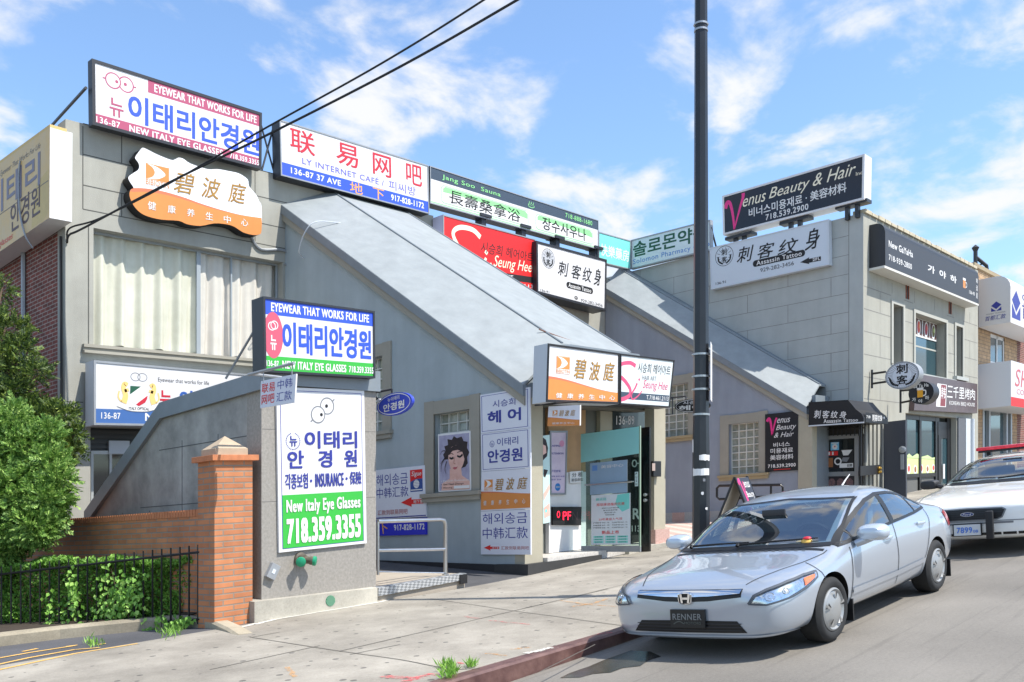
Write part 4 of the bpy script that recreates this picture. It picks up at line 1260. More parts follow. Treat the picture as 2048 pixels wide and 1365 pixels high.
cable('rusty wire stay lying over the foot of the nearer sloping roof', [onT(1078, 659, 11.3), onT(1130, 678, 11.1), onT(1190, 697, 10.9)], .012, 'roof_wire', mat('rust_wire', (120, 84, 70), .8))
mbx = thing('mailbox', onT(1307, 953, 10.6), 'black wall intercom box on the tan pilaster beside the black door', 'intercom')
mb = MB(); q_ = [onT(x, y, 10.64) for x, y in ((1299, 954), (1314.5, 954), (1314.5, 923), (1299, 923))]; mb.hexa(*q_, (0, -.10, 0)); mb.build('case', M_BLACK, mbx, bevel=.01)
mb = MB(); q_ = [onT(x, y, 10.535) for x, y in ((1304, 942), (1310, 942), (1310, 927), (1304, 927))]; mb.hexa(*q_, (0, -.006, 0)); mb.build('screen', mat('intercom_panel', (170, 150, 140), .4), mbx)
# black handrail by the far wing
bh = thing('handrail', onS(1475, 1030, 22.5), 'black tubular handrail in front of the slate blue wing, behind the folding sign', 'handrail')
mb = MB()
sb = 21.5
loop = [(1439, 972), (1434, 977), (1434, 994), (1439, 999), (1480, 997), (1564, 992)]
mb.tube([onS(x, y, sb) for x, y in [(1566, 1040), (1566, 975), (1562, 970)] + loop], .035, 8)
mb.build('rail', M_BLACK, bh, True)
for x in (1542, 1500):
    mb = MB(); mb.tube([onS(x, 971, sb), onS(x, 1045, sb)], .03, 8); mb.build('post', M_BLACK, bh, True)
wp = thing('flood_light', onT(757, 822, 10.8), 'small white flood light under the bracket of the blue oval sign', 'light fitting')
mb = MB(); c = W(stT(756, 10.8), 10.8, hT(756, 800, 10.8)); mb.lathe(c, (0.3, -.6, -.5), [(0, .02), (.03, .04), (.08, .05), (.10, .03), (.102, .001)], 12); mb.build('lamp', M_WHITE, wp, True)
mb = MB(); mb.tube([c, c + Vector((-.05, .05, .1))], .012, 6); mb.build('bracket', M_DARK, wp)
# ------------------------------------------------------------ signs
TXT = {}
def text_mesh(s, bold, shear, spacing=1.0):
    key = (s, bold, shear, spacing)
    if key not in TXT:
        c = bpy.data.curves.new('lettering', 'FONT'); c.body = s; c.offset = bold; c.shear = shear; c.resolution_u = 3; c.space_character = spacing
        o = bpy.data.objects.new('lettering', c)
        me = bpy.data.meshes.new_from_object(o)
        v = [tuple(p.co) for p in me.vertices]; f = [tuple(p.vertices) for p in me.polygons]
        xs = [p[0] for p in v]; ys = [p[1] for p in v]
        x0, x1, y0, y1 = min(xs), max(xs), min(ys), max(ys)
        TXT[key] = ([((p[0] - x0) / max(x1 - x0, 1e-6), (p[1] - y0) / max(y1 - y0, 1e-6)) for p in v], f, max(x1 - x0, .05), max(y1 - y0, .05))
        bpy.data.objects.remove(o); bpy.data.curves.remove(c); bpy.data.meshes.remove(me)
    return TXT[key]
def spline(pts, n=8):
    out = []
    for i in range(len(pts) - 1):
        p0, p1, p2, p3 = [Vector((*pts[k], 0)) for k in (max(i - 1, 0), i, i + 1, min(i + 2, len(pts) - 1))]
        for j in range(n):
            u = j / n
            q = .5 * ((2 * p1) + (p2 - p0) * u + (2 * p0 - 5 * p1 + 4 * p2 - p3) * u * u + (3 * p1 - p0 - 3 * p2 + p3) * u ** 3)
            out.append((q.x, q.y))
    out.append(tuple(pts[-1]))
    return out
class Sign:
    def __init__(self, name, label, cat, plane, val, TL, TR, BR, BL, depth=.03, side=M_DARK, rim=None, rimw=.035, face=M_WHITE, group=None, corners=None, normal=None):
        if corners:
            self.q = [Vector(p) for p in corners]; self.N = Vector(normal).normalized()
        else:
            fn = onT if plane == 't' else onS
            self.q = [fn(*p, val) for p in (TL, TR, BR, BL)]
            self.N = NT if plane == 't' else NS
        q = self.q
        self.w = ((q[1] - q[0]).length + (q[2] - q[3]).length) / 2; self.h = ((q[3] - q[0]).length + (q[2] - q[1]).length) / 2
        self.t = thing(name, (q[2] + q[3]) / 2 - self.N * depth / 2, label, cat, group)
        gr = -self.N * depth; gr.z += (SHEAR_X * gr.x + SHEAR_Y * gr.y)
        if depth:
            mb = MB(); mb.hexa(q[3], q[2], q[1], q[0], gr); mb.build('cabinet', side, self.t)
        self.art = MB(); self.mats = [face]; self.z = .003
        self.rect(face, 0, 0, 1, 1)
        if rim:
            mb = MB(); a, b = rimw / self.w, rimw / self.h
            for x0, y0, x1, y1 in ((0, 0, 1, b), (0, 1 - b, 1, 1), (0, b, a, 1 - b), (1 - a, b, 1, 1 - b)):
                mb.hexa(self.p(x0, y1, .0005), self.p(x1, y1, .0005), self.p(x1, y0, .0005), self.p(x0, y0, .0005), self.N * .018)
            mb.build('frame', rim, self.t)
    def p(self, x, y, z=0.0):
        q = self.q
        return (q[0] * (1 - x) + q[1] * x) * (1 - y) + (q[3] * (1 - x) + q[2] * x) * y + self.N * z
    def use(self, m):
        if m not in self.mats: self.mats.append(m)
        i = self.mats.index(m)
        if i != getattr(self, 'last', -1): self.z += .0008
        self.art.mi = self.last = i
    def rect(self, m, x0, y0, x1, y1):
        self.use(m)
        # subdivide so that bands stay true on slightly skewed boards
        self.art.poly(self.p(x0, y1, self.z), self.p(x1, y1, self.z), self.p(x1, y0, self.z), self.p(x0, y0, self.z)); return self
    def poly(self, m, pts):
        self.use(m)
        P = [Vector((x * self.w, -y * self.h, 0)) for x, y in pts]
        tri = geometry.tessellate_polygon([P])
        self.art.add([self.p(x, y, self.z) for x, y in pts], [tuple(t) for t in tri]); return self
    def ell(self, m, cx, cy, ry, rx=None, ring=0, a0=0, a1=360, n=32):
        """radii in fractions of the board height"""
        rx = rx or ry; k = self.h / self.w
        self.use(m)
        full = abs(a1 - a0) >= 360
        A = [R(a0 + (a1 - a0) * i / n) for i in range(n + (0 if full else 1))]
        o = [self.p(cx + math.cos(a) * rx * k, cy - math.sin(a) * ry, self.z) for a in A]
        if not ring:
            self.art.poly(*o)
        else:
            i_ = [self.p(cx + math.cos(a) * (rx - ring) * k, cy - math.sin(a) * (ry - ring), self.z) for a in A]
            N_ = len(A)
            self.art.add(o + i_, [(j, (j + 1) % N_, N_ + (j + 1) % N_, N_ + j) for j in range(N_ if full else N_ - 1)])
        return self
    def ribbon(self, m, pts, w, n=8, w1=None):
        """pts in board fractions, w in fractions of the height"""
        self.use(m); P = spline(pts, n); L = []; R_ = []
        Q = [Vector((x * self.w, y * self.h)) for x, y in P]
        for i, q in enumerate(Q):
            d = (Q[min(i + 1, len(Q) - 1)] - Q[max(i - 1, 0)]).normalized(); nn = Vector((-d.y, d.x))
            ww = w + ((w1 or w) - w) * i / (len(Q) - 1)
            a, b = q + nn * ww * self.h / 2, q - nn * ww * self.h / 2
            L.append(self.p(a.x / self.w, a.y / self.h, self.z)); R_.append(self.p(b.x / self.w, b.y / self.h, self.z))
        k = len(L)
        self.art.add(L + R_, [(i, i + 1, k + i + 1, k + i) for i in range(k - 1)]); return self
    def text(self, s, m, x0, y0, x1, y1, bold=.018, shear=0, spacing=1.0, slope=0.0, name='lettering'):
        cjk = any(ord(ch) > 0x1100 for ch in s)
        v, f, nw, nh = text_mesh(s, 0, shear, spacing if cjk or bold < .012 else 1.10)
        z = self.z + .002
        # condensed lettering keeps full-weight stems: thicken more where the line is squeezed
        c = ((x1 - x0) * self.w / nw) / max((y1 - y0) * self.h / nh, 1e-6)
        ky = bold * (.55 if cjk else .6); kx = ky + min(max(0, .022 * (1 / max(c, .2) - 1)), .03) * (1 if bold > .005 else .35)
        fx_, fy_ = kx / nw, ky / nh
        V = []; F = []
        sh = [(0, 0)] if kx < .004 else [(-1, -1), (1, -1), (-1, 1), (1, 1), (0, 0)]
        for i, (dx, dy) in enumerate(sh):
            b0 = len(V)
            V += [self.p(x0 + (x1 - x0) * (fx_ + a * (1 - 2 * fx_) + dx * fx_), y1 - (y1 - y0) * (fy_ + b * (1 - 2 * fy_) + dy * fy_) + slope * a, z + i * .0004) for a, b in v]
            F += [tuple(b0 + j for j in g) for g in f]
        f = F
        mkobj(name, V, f, m, self.t, recalc=False); return self
    def done(self, name='panel'):
        self.art.build(name, self.mats, self.t, recalc=False); return self
def glasses(S, m, cx, cy, r, tilt=0.0, m2=None, back=M_WHITE):
    k = S.h / S.w
    c = math.cos(R(tilt)); s = math.sin(R(tilt)); dx = r * .82
    a = (cx - dx * c * k, cy + dx * s); b = (cx + dx * c * k, cy - dx * s)
    w = r * .15
    S.ell(m, *b, r, ring=w); S.ell(back, *a, r); S.ell(m, *a, r, ring=w)
    S.ell(m2 or m, a[0] + r * .45 * k, a[1], r * .2); S.ell(m2 or m, b[0] - r * .1 * k, b[1], r * .2)
    for q, sg in ((a, -1), (b, 1)):
        S.ribbon(m, [(q[0] + sg * r * k * c, q[1] - sg * r * s), (q[0] + sg * r * 1.3 * k * c, q[1] - sg * r * 1.3 * s)], w, 2)
def crescent(S, x0, y0, x1, y1, o=M_ORANGE, w=M_WINK, small=True):
    X = lambda a: x0 + (x1 - x0) * a
    hh = (y1 - y0) * (.74 if small else 1)
    Y = lambda b: y0 + hh * b
    if small:
        S.rect(o, x0 - .004, y0 - .01, x1 + .004, y1 + .01); S.rect(w, x0 - .0015, y0 - .004, x1 + .0015, y1 + .004)
    S.rect(o, x0, y0, x1, y0 + hh)
    out = spline([(.05, .02), (.35, .06), (.62, .2), (.84, .5), (.62, .8), (.35, .94), (.05, .98)], 6)
    inn = spline([(.05, .98), (.28, .8), (.38, .5), (.28, .2), (.05, .02)], 6)
    S.poly(w, [(X(a), Y(b)) for a, b in out + inn[1:-1]])
    if small:
        S.text('BIBIOTIN', o, x0, y0 + hh + .01, x1, y1 - .005, 0)
def wave(S, y0, y1, base=M_ORANGE, edge=M_RUST, bottom=1.0):
    cur = [(i / 20, y0 + (y1 - y0) * (.5 - .5 * math.cos(math.pi * (i / 20) ** .9)) - .03 * math.sin(math.pi * i / 20 * .5) * (1 - i / 20)) for i in range(21)]
    S.poly(edge, [(x, y - .045 * (1 - x)) for x, y in cur] + [(1, bottom), (0, bottom)])
    S.poly(base, cur + [(1, bottom), (0, bottom)])
WIND = 17.6
# 1 roof sign of the optician
S = Sign('roof_sign', 'white and faded pink roof sign with blue Korean letters and two round eyes', 'sign', 't', WIND, (183, 117.7), (523.2, 226.6), (522.2, 339.4), (184.6, 250.1), .16, M_DARK, M_DARK, .06)
S.rect(M_PINK, .3, .035, .99, .25).rect(M_PINK, .01, .815, .99, .985)
S.text('EYEWEAR THAT WORKS FOR LIFE', M_WINK, .335, .085, .965, .215, .03).text('이태리안경원', M_LBLUE, .19, .35, .985, .79, .035).text('뉴', M_PINK, .09, .5, .165, .78, .02)
S.text('136-87', M_WINK, .02, .85, .145, .945, .02).text('NEW ITALY EYE GLASSES', M_WINK, .195, .845, .745, .955, .035).text('718.359.3355', M_WINK, .79, .855, .985, .945, .03)
glasses(S, M_PINK, .145, .235, .125); S.done()
mb = MB()
mb.tube([onT(172, 176, WIND + .1), onT(105, 250, WIND + 2.2)], .03, 6); mb.build('stay', M_DARK, S.t)
mb = MB()
for a, b in (((522, 250), (548, 345)), ((548, 250), (524, 340))):
    mb.tube([onT(*a, WIND + .3), onT(*b, WIND + .3)], .022, 6)
mb.build('cross_brace', M_DARK, S.t)
# 2 internet cafe roof sign
S = Sign('roof_sign', 'white and blue roof sign with large red Chinese characters above the nearer sloping roof', 'sign', 't', WIND, (558.7, 239.6), (855.8, 331.2), (858, 428.6), (561.3, 351.6), .3, M_DARK, M_GALV, .03)
S.rect(M_LBLUE, .005, .75, .995, .99)
for ch, x0, x1 in (('联', .06, .21), ('易', .345, .49), ('网', .59, .72), ('吧', .83, .95)):
    S.text(ch, M_RED, x0, .075, x1, .49, .014)
S.text('LY INTERNET CAFÉ / ', M_PURP, .13, .545, .665, .68, .012).text('피씨방', M_PURP, .70, .53, .9, .71, .0)
S.text('136-87 37 AVE', M_WINK, .06, .80, .37, .91, .03).text('地', mat('amber_ink', (226, 164, 84), .5), .43, .76, .515, .97, .012).text('下', MATS['amber_ink'], .585, .76, .665, .97, .012).text('917-828-1172', M_WINK, .715, .80, .96, .92, .035).done()
# 3 sauna roof sign
S = Sign('roof_sign', 'long white sauna sign with slate blue band and green outlined panels on roof brackets', 'sign', 't', WIND, (859.4, 332), (1196.2, 441.3), (1196.7, 499.8), (859.4, 407.2), .3, M_DARK, M_GALV, .025)
S.rect(M_SLATE, .003, .01, .997, .335).rect(M_LIME, .003, .93, .997, .955)
for x0, x1, txt, y0 in ((.055, .535, '長壽桑拿浴', .46), (.58, .96, '장수사우나', .44)):
    k = S.h / S.w; r = .12
    def rr(i, x0=x0, x1=x1, k=k):
        P = []
        for cx, cy, a0 in ((x1 - (r - i) * k - i * k, .41 + r, 0), (x0 + r * k, .41 + r, 90), (x0 + r * k, .89 - r, 180), (x1 - r * k, .89 - r, 270)):
            for j in range(7):
                a = R(a0 + 15 * j); P.append((cx + math.cos(a) * (r - i) * k, cy - math.sin(a) * (r - i)))
        return P
    S.poly(M_LIME, rr(0)); S.poly(M_WINK, rr(.02))
    S.poly(M_LIME, [(x0 + .01, .5), (x0 + .02, .44), (x1 - .02, .44), (x1 - .005, .52), (x1 - .005, .66), (x0 + (x1 - x0) * .75, .60), (x0 + (x1 - x0) * .3, .56), (x0 + .01, .60)])
    S.text(txt, M_INK, x0 + .04, y0, x1 - .05, .84, .008 if x0 < .3 else .02)
S.text('Jang Soo  Sauna', M_LIME, .06, .12, .37, .28, .012).text('718-888-1680', M_LIME, .77, .10, .955, .25, .012)
S.ell(M_LIME, .552, .225, .06, .15, ring=.018, a0=150, a1=390)
for dx in (-.012, 0, .012):
    S.ribbon(M_LIME, [(.552 + dx, .22), (.549 + dx, .18), (.554 + dx, .14), (.552 + dx, .10)], .018, 4)
S.done()
for x, y in ((960, 440), (1040, 461), (1108, 483), (1186, 503)):
    mb = MB()
    s = stT(x, WIND + .2); z = hT(x, y, WIND + .2)
    mb.sbox(s - .09, s + .09, WIND + .05, WIND + .3, z - .55, z + .12)
    mb.sbox(s - .22, s + .22, WIND - .05, WIND + .35, z + .02, z + .10)
    mb.build('bracket', M_DARK, S.t)
# 4 red hair salon sign on the facade
br_ = (1070.4, 581.5)
S = Sign('wall_sign', 'scarlet sign with cream handwriting half hidden by the nearer sloping roof', 'sign', 't', 17.45, (885.6, 429.6), (1070.4, 479.4), br_, (885.6, 561.5), .38, mat('lavender_side', (186, 184, 206), .5), M_GALV, .03, face=M_SCAR)
S.rect(M_INK, .01, .745, .99, .865)
S.ribbon(M_CREAM, [(.38, .21), (.30, .12), (.17, .13), (.10, .25), (.16, .45), (.28, .68), (.34, .88)], .085, w1=.06)
S.ribbon(M_CREAM, [(.45, .42), (.435, .47)], .07, 3); S.ribbon(M_CREAM, [(.44, .54), (.40, .72), (.46, .70), (.50, .62)], .055)
S.text('시승희 헤어아트', M_INK, .385, .27, .975, .46, .0, .15).text('Seung Hee', M_CREAM, .52, .46, .96, .72, .0, .35)
S.text('BEST', M_WINK, .62, .77, .74, .84, .02).text('718.461.2113', M_WINK, .52, .90, .975, .965, .02).done()
# 5 tattoo sign on the facade
S = Sign('wall_sign', 'white black framed tattoo sign between the red sign and the farther sloping roof', 'sign', 't', 17.3, (1071.6, 481.9), (1212.9, 520), (1211, 622.6), (1072.9, 586.5), .5, M_DARK, M_DARK, .07, face=M_WHITE)
def emblem(S, cx, cy, r, m=M_INK, back=mat('emblem_grey', (178, 180, 184), .5)):
    k = S.h / S.w
    S.ell(m, cx, cy, r, ring=r * .05); S.ell(back, cx, cy, r * .9)
    for i in range(14):
        a = R(i * 25.7); S.ribbon(m, [(cx + math.cos(a) * r * .5 * k, cy - math.sin(a) * r * .5), (cx + math.cos(a) * r * .84 * k, cy - math.sin(a) * r * .84)], r * .04, 1)
    for sg in (-1, 1):
        S.ribbon(m, [(cx + sg * .2 * r * k, cy + r * .75), (cx + sg * .6 * r * k, cy + r * .45), (cx + sg * .68 * r * k, cy)], r * .16, 4)
    S.text('刺', m, cx - .3 * r * k, cy - r * .68, cx + .3 * r * k, cy - .06 * r, .03).text('客', m, cx - .28 * r * k, cy + .06 * r, cx + .28 * r * k, cy + .66 * r, .03)
emblem(S, .16, .28, .19)
for ch, x0, x1, y0, y1 in (('刺', .29, .44, .26, .54), ('客', .48, .62, .26, .53), ('纹', .64, .78, .25, .53), ('身', .81, .92, .22, .55)):
    S.text(ch, M_INK, x0, y0, x1, y1, .012, .2)
S.poly(M_INK, [(.44 + math.cos(R(90 + i * 15)) * .03, .685 - math.sin(R(90 + i * 15)) * .06) for i in range(13)] + [(.77 + math.cos(R(-90 + i * 15)) * .03, .685 - math.sin(R(-90 + i * 15)) * .06) for i in range(13)])
S.text('Assassin Tattoo', M_WINK, .44, .645, .77, .725, .02).text('136-91', M_INK, .05, .90, .17, .945, 0).ell(M_INK, .55, .895, .035, .055).text('2FL', M_WINK, .53, .88, .57, .912, .02).text('929-282-3456', M_INK, .62, .885, .95, .94, 0).done()
# 6 + 7 pharmacy signs on the roof edge, at right angles
S = Sign('roof_sign', 'aqua roof sign with white Chinese characters beside the white pharmacy sign', 'sign', 't', WIND, (1196.9, 464), (1260.9, 481.9), (1260.9, 539.9), (1196.9, 524.7), .15, M_GALV, M_GALV, .03, face=M_TEAL)
S.text('快樂藥房', M_WINK, .06, .36, .95, .76, .02).done()
S = Sign('roof_sign', 'white pharmacy roof sign with dark green Korean letters, left of the lamp post', 'sign', 's', 25.45, (1261.9, 480.9), (1421, 439.8), (1422, 501), (1261.9, 539.2), .15, M_GALV, M_GALV, .04, face=mat('cool_white_panel', (206, 220, 222), .4))
S.text('솔로몬약국', M_DGREEN, .03, .1, .97, .62, .035).text('Solomon Pharmacy Corp', M_SKYINK, .03, .68, .985, .9, .012).done()
mb = MB(); mb.tube([onS(1422, 455, 25.5), onS(1433, 497, 25.9)], .03, 6); mb.build('stay', M_DARK, S.t)
# 8 beauty shop roof sign
S = Sign('roof_sign', 'black roof sign with a tall pink V on brackets above the block wall', 'sign', 's', 25.35, (1444.8, 392.6), (1730, 308.1), (1728.2, 399.5), (1446.6, 471.2), .5, M_WHITE, M_WHITE, .06, face=mat('gloss_black_panel', (24, 25, 34), .12))
S.ribbon(M_HOT, [(.02, .34), (.038, .20), (.06, .26), (.078, .55), (.088, .92)], .11, w1=.05); S.ribbon(M_HOT, [(.088, .92), (.115, .62), (.14, .36), (.158, .18), (.160, .08)], .03, w1=.09)
S.text('enus', M_CREAM, .155, .23, .33, .43, .0, .35).text('Beauty', M_CREAM, .35, .15, .64, .48, .0, .35).text('& Hair', M_CREAM, .66, .12, .945, .40, .0, .35).text('Inc.', M_CREAM, .945, .35, .995, .43, 0)
S.text('비너스미용재료 · 美容材料', M_WINK, .20, .50, .885, .73, .018).text('718.539.2900', M_WINK, .325, .76, .63, .90, .02).done()
for x, y in ((1478, 475), (1589, 444), (1703, 412)):
    mb = MB()
    t = stS(x, 25.45); z = hS(x, y, 25.45)
    for d_ in (-.14, .14):
        mb.sbox(25.45, 25.6, t + d_ - .05, t + d_ + .05, z - .35, z + .08)
    mb.sbox(25.4, 25.75, t - .45, t + .45, z + .0, z + .09)
    mb.build('bracket', M_DARK, S.t)
# 9 tattoo sign on the block wall
S = Sign('wall_sign', 'pale sign with brush characters and a black arrow on the block wall', 'sign', 's', 25.38, (1419.4, 496.6), (1657.7, 438.9), (1659, 529.8), (1422.4, 580), .2, M_WHITE2, M_WHITE2, .03, face=mat('bluish_white_panel', (198, 206, 214), .4))
emblem(S, .13, .27, .24, back=MATS['bluish_white_panel'])
for ch, x0, x1, y0, y1 in (('刺', .24, .39, .16, .52), ('客', .42, .565, .2, .53), ('纹', .59, .76, .22, .56), ('身', .81, .93, .12, .58)):
    S.text(ch, M_INK, x0, y0, x1, y1, .012, .25)
S.poly(M_INK, [(.40 + math.cos(R(90 + i * 15)) * .022, .615 - math.sin(R(90 + i * 15)) * .075) for i in range(13)] + [(.79 + math.cos(R(-90 + i * 15)) * .022, .615 - math.sin(R(-90 + i * 15)) * .075) for i in range(13)])
S.text('Assassin Tattoo', M_WINK, .41, .56, .785, .665, .02).text('929-282-3456', M_INK, .44, .75, .72, .84, 0).text('136-91', M_INK, .045, .85, .135, .915, 0)
S.poly(M_INK, [(.77, .81), (.845, .74), (.84, .775), (.935, .775), (.935, .87), (.84, .865), (.845, .895)]).text('2FL', M_WINK, .87, .785, .93, .85, .03).done()
# 10 black awning sign of the beer house
ta = TR - .44
S = Sign('awning_sign', 'long black box awning with a beer mug across the top of the corner building', 'sign', 't', ta, (1770, 462), (1957, 552), (1957, 608), (1770.3, 531.2), 0, face=mat('charcoal_awning', (58, 60, 66), .55))
q = S.q
mb = MB()
prof = [(TR - .003, q[3]), (ta + .012, q[3])]
def awp(s_pt, t, up):
    return W(s_pt.x, t, 0) * 1.0
a0, a1 = q[0].x, q[1].x
hb0_, hb1_ = (q[3].z - EYE - SHEAR_X * a0 - SHEAR_Y * ta), (q[2].z - EYE - SHEAR_X * a1 - SHEAR_Y * ta)
ht0, ht1 = (q[0].z - EYE - SHEAR_X * a0 - SHEAR_Y * ta), (q[1].z - EYE - SHEAR_X * a1 - SHEAR_Y * ta)
rings = []
for s, hb_2, ht_2 in ((a0, hb0_, ht0), (a1, hb1_, ht1)):
    e_ = .26
    rings.append([W(s, TR - .004, hb_2), W(s, ta + .004, hb_2), W(s, ta + .004, ht_2)] + [W(s, ta + .004 + e_ * (1 - math.cos(R(a))), ht_2 + e_ * math.sin(R(a))) for a in (20, 40, 60, 80)] + [W(s, TR - .004, ht_2 + e_)])
mb.loft(rings); mb.build('cabinet', mat('black_awning_vinyl', (40, 42, 47), .5), S.t)
mb = MB(); mb.hexa(W(a0 - .03, ta, hb0_ - .07), W(a1 + .03, ta, hb1_ - .07), W(a1 + .03, ta, hb1_ - .004), W(a0 - .03, ta, hb0_ - .004), Vector((0, TR - ta - .003, SHEAR_Y * (TR - ta)))); mb.build('bottom_tray', mat('pale_tray', (206, 204, 196), .6), S.t)
S.text('New GaYaHa', M_WINK, .03, .22, .25, .42, .03).text('718-939-2800', M_WINK, .03, .63, .24, .80, .02).text('가  야  하', M_WINK, .40, .40, .72, .64, .04)
S.rect(M_ORANGE, .80, .38, .83, .66).rect(M_WINK, .798, .32, .832, .40).ribbon(M_WINK, [(.832, .45), (.845, .47), (.845, .58), (.832, .62)], .03, 3).text('136-93', M_WINK, .875, .66, .945, .78, .03)
for ch, y0 in (('啤', .12), ('酒', .38), ('屋', .64)):
    S.text(ch, M_WINK, .965, y0, .985, y0 + .2, .01)
S.done()
# 11 wavy edged spa sign
tw = 17.62
pts = [(820, 670), (840, 645), (860, 645), (930, 680), (1010, 712), (1035, 712), (1060, 700), (1090, 708), (1130, 735), (1230, 768), (1290, 768), (1360, 780), (1420, 795), (1470, 830), (1478, 870), (1520, 920), (1538, 960), (1552, 990), (1552, 1130), (1535, 1157), (1490, 1157), (1440, 1142), (1390, 1110), (1340, 1095), (1270, 1090), (1190, 1105), (1110, 1095), (1060, 1075), (960, 1068), (880, 1050), (830, 1025), (790, 980), (768, 925), (775, 890), (792, 878), (768, 840), (762, 815), (790, 792), (820, 772), (826, 745), (815, 722), (801, 700)]
pts = spline(pts + [pts[0]], 3)[:-1]
fx = lambda p: (p[0] / 2.968, p[1] / 2.968 + 80)
S = Sign('wall_sign', 'wavy edged white and orange spa sign with gold characters on the grey facade', 'sign', 't', tw, (252, 297), (523, 352), (523, 470), (252, 415), 0, face=M_WINK)
S.art = MB(); S.mats = [M_WINK]
P = [onT(*fx(p), tw) for p in pts]
mb = MB(); mb.prism(P, Vector((0, .25, SHEAR_Y * .25))); mb.build('cabinet', M_INK, S.t)
def pixpoly(S, m, pp, t):
    S.use(m); tri = geometry.tessellate_polygon([[Vector((p[0], -p[1], 0)) for p in pp]])
    S.art.add([onT(*fx(p), t) + NT * S.z for p in pp], [tuple(t_) for t_ in tri])
pixpoly(S, mat('spa_white', (226, 226, 230), .4), pts, tw)
wv = spline([(790, 880), (860, 882), (960, 898), (1080, 932), (1200, 975), (1320, 1012), (1430, 1040), (1551, 1058)], 4)
low = [p for p in pts if True]
i1 = min(range(len(pts)), key=lambda i: (pts[i][0] - 1552) ** 2 + (pts[i][1] - 1062) ** 2); i0 = min(range(len(pts)), key=lambda i: (pts[i][0] - 790) ** 2 + (pts[i][1] - 880) ** 2)
pixpoly(S, M_RUST, wv + pts[i1:i0 + 1], tw)
wv2 = [(x, y + 24 * max(0, 1 - (x - 790) / 700)) for x, y in wv]
pixpoly(S, M_ORANGE, [p for p in wv2 if p[0] > 784] + pts[i1:i0][:-3], tw)
def sub(S, tl, tr, br2, bl2):  # temporary text frame in pixels of the same plane
    T = Sign.__new__(Sign); T.q = [onT(*fx(p), tw) for p in (tl, tr, br2, bl2)]; T.N = NT; T.t = S.t; T.art = S.art; T.mats = S.mats; T.z = S.z
    T.w = (T.q[1] - T.q[0]).length; T.h = (T.q[3] - T.q[0]).length; return T
T = sub(S, (862, 728), (1005, 762), (1005, 888), (862, 858)); crescent(T, .02, .02, .98, .98); S.z = T.z
T = sub(S, (1030, 775), (1470, 860), (1470, 985), (1030, 905))
for ch, x0, x1 in (('碧', .0, .27), ('波', .36, .62), ('庭', .72, .98)):
    T.text(ch, M_GOLD, x0, .02, x1, .98, .012, .2)
T = sub(S, (870, 955), (1460, 1065), (1460, 1108), (870, 1005))
for i, ch in enumerate('健康养生中心'):
    T.text(ch, M_WINK, .01 + i * .187, .02, .085 + i * .187, 1, .012)
S.done()
# 12 side sign on the brick wall
ss_ = 7.3 - .35
ss_ = S0 - .42
S = Sign('wall_sign', 'weathered cream light box with faded Korean letters on the red brick side wall', 'sign', 's', ss_, (-60, 372), (100, 255), (99, 436), (-60, 545), .40, M_WINK, None, face=mat('weathered_cream', (204, 180, 138), .5, c2=(214, 176, 104), vscale=1.6))
mb = MB(); mb.hexa(S.p(-.0, .0, .002), S.p(1, .0, .002), S.p(1, -.035, .002), S.p(0, -.035, .002), -NS * .3); mb.build('top_edge', mat('ochre_edge', (206, 176, 112), .6), S.t)
S.poly(mat('ochre_patch', (200, 172, 104), .5, .08, 3), [(.86, .52), (.99, .45), (.99, .93), (.93, .985), (.80, .985), (.82, .75)])
S.text('이태리', mat('faded_violet', (122, 116, 130), .5), .28, .19, .90, .56, .03).text('안경원', mat('brown_ink', (80, 52, 50), .5), .55, .55, .90, .88, .015).text('Eyewear That Works For Life', mat('script_grey', (120, 112, 104), .5), .42, .09, .90, .17, -.002, .35)
S.rect(mat('seam_dark', (110, 100, 92), .6), .36, .575, .99, .585).ell(M_SCAR, .30, .42, .30, .22).text('glasses', M_SCAR, .40, .88, .58, .97, 0, .3).done()
cable('pale cable hanging over the cream light box', [onS(40, 322, ss_ - .02), onS(37, 360, ss_ - .03), onS(39, 420, ss_ - .03), onS(50, 470, ss_ - .02), onS(66, 497, ss_ + .1)], .016, 'sign_cable', M_GALV)
# 13 shop fascia
S = Sign('fascia_sign', 'white shop fascia with a crest and a blue bottom band above the shaded entrance', 'sign', 't', 17.45, (186.8, 720.8), (560, 754.5), (560, 856.5), (186.8, 850.5), .35, M_WHITE2, M_GALV, .04)
S.rect(mat('denim_band', (60, 100, 160), .5), .005, .745, .995, .98)
cx = .215; k = S.h / S.w
S.text('136-87', M_WINK, .035, .80, .125, .90, .012).text('Eyewear that works for life', M_INK, .31, .19, .58, .28, 0).text('뉴', M_RED, .32, .40, .38, .68, .04).text('이태리', mat('deep_blue_ink', (38, 84, 160), .5), .42, .38, .66, .68, .05).text('NEW ITALY', M_WINK, .245, .79, .6, .92, .03)
for dx in (-.017, .017):
    S.ell(M_GREYINK, cx + dx, .21, .07, .085, ring=.012)
sh_ = [(-.042, .36), (.042, .36), (.045, .52), (.03, .62), (0, .68), (-.03, .62), (-.045, .52)]
S.poly(M_WINK, [(cx + x, y) for x, y in sh_]); S.poly(M_DGREEN, [(cx - .042, .36), (cx + .01, .36), (cx - .044, .50)]); S.poly(M_RED, [(cx + .043, .50), (cx + .04, .56), (cx + .03, .62), (cx, .68), (cx - .015, .655)])
mg = mat('pale_gold_ink', (232, 196, 120), .5)
for sg in (-1, 1):
    S.ribbon(mg, [(cx + sg * .075, .64), (cx + sg * .065, .52), (cx + sg * .075, .40), (cx + sg * .07, .33), (cx + sg * .055, .35)], .10, 4, .06)
    S.ribbon(mg, [(cx + sg * .07, .45), (cx + sg * .05, .42)], .05, 2); S.ribbon(mg, [(cx + sg * .085, .62), (cx + sg * .1, .55), (cx + sg * .095, .45)], .025, 3)
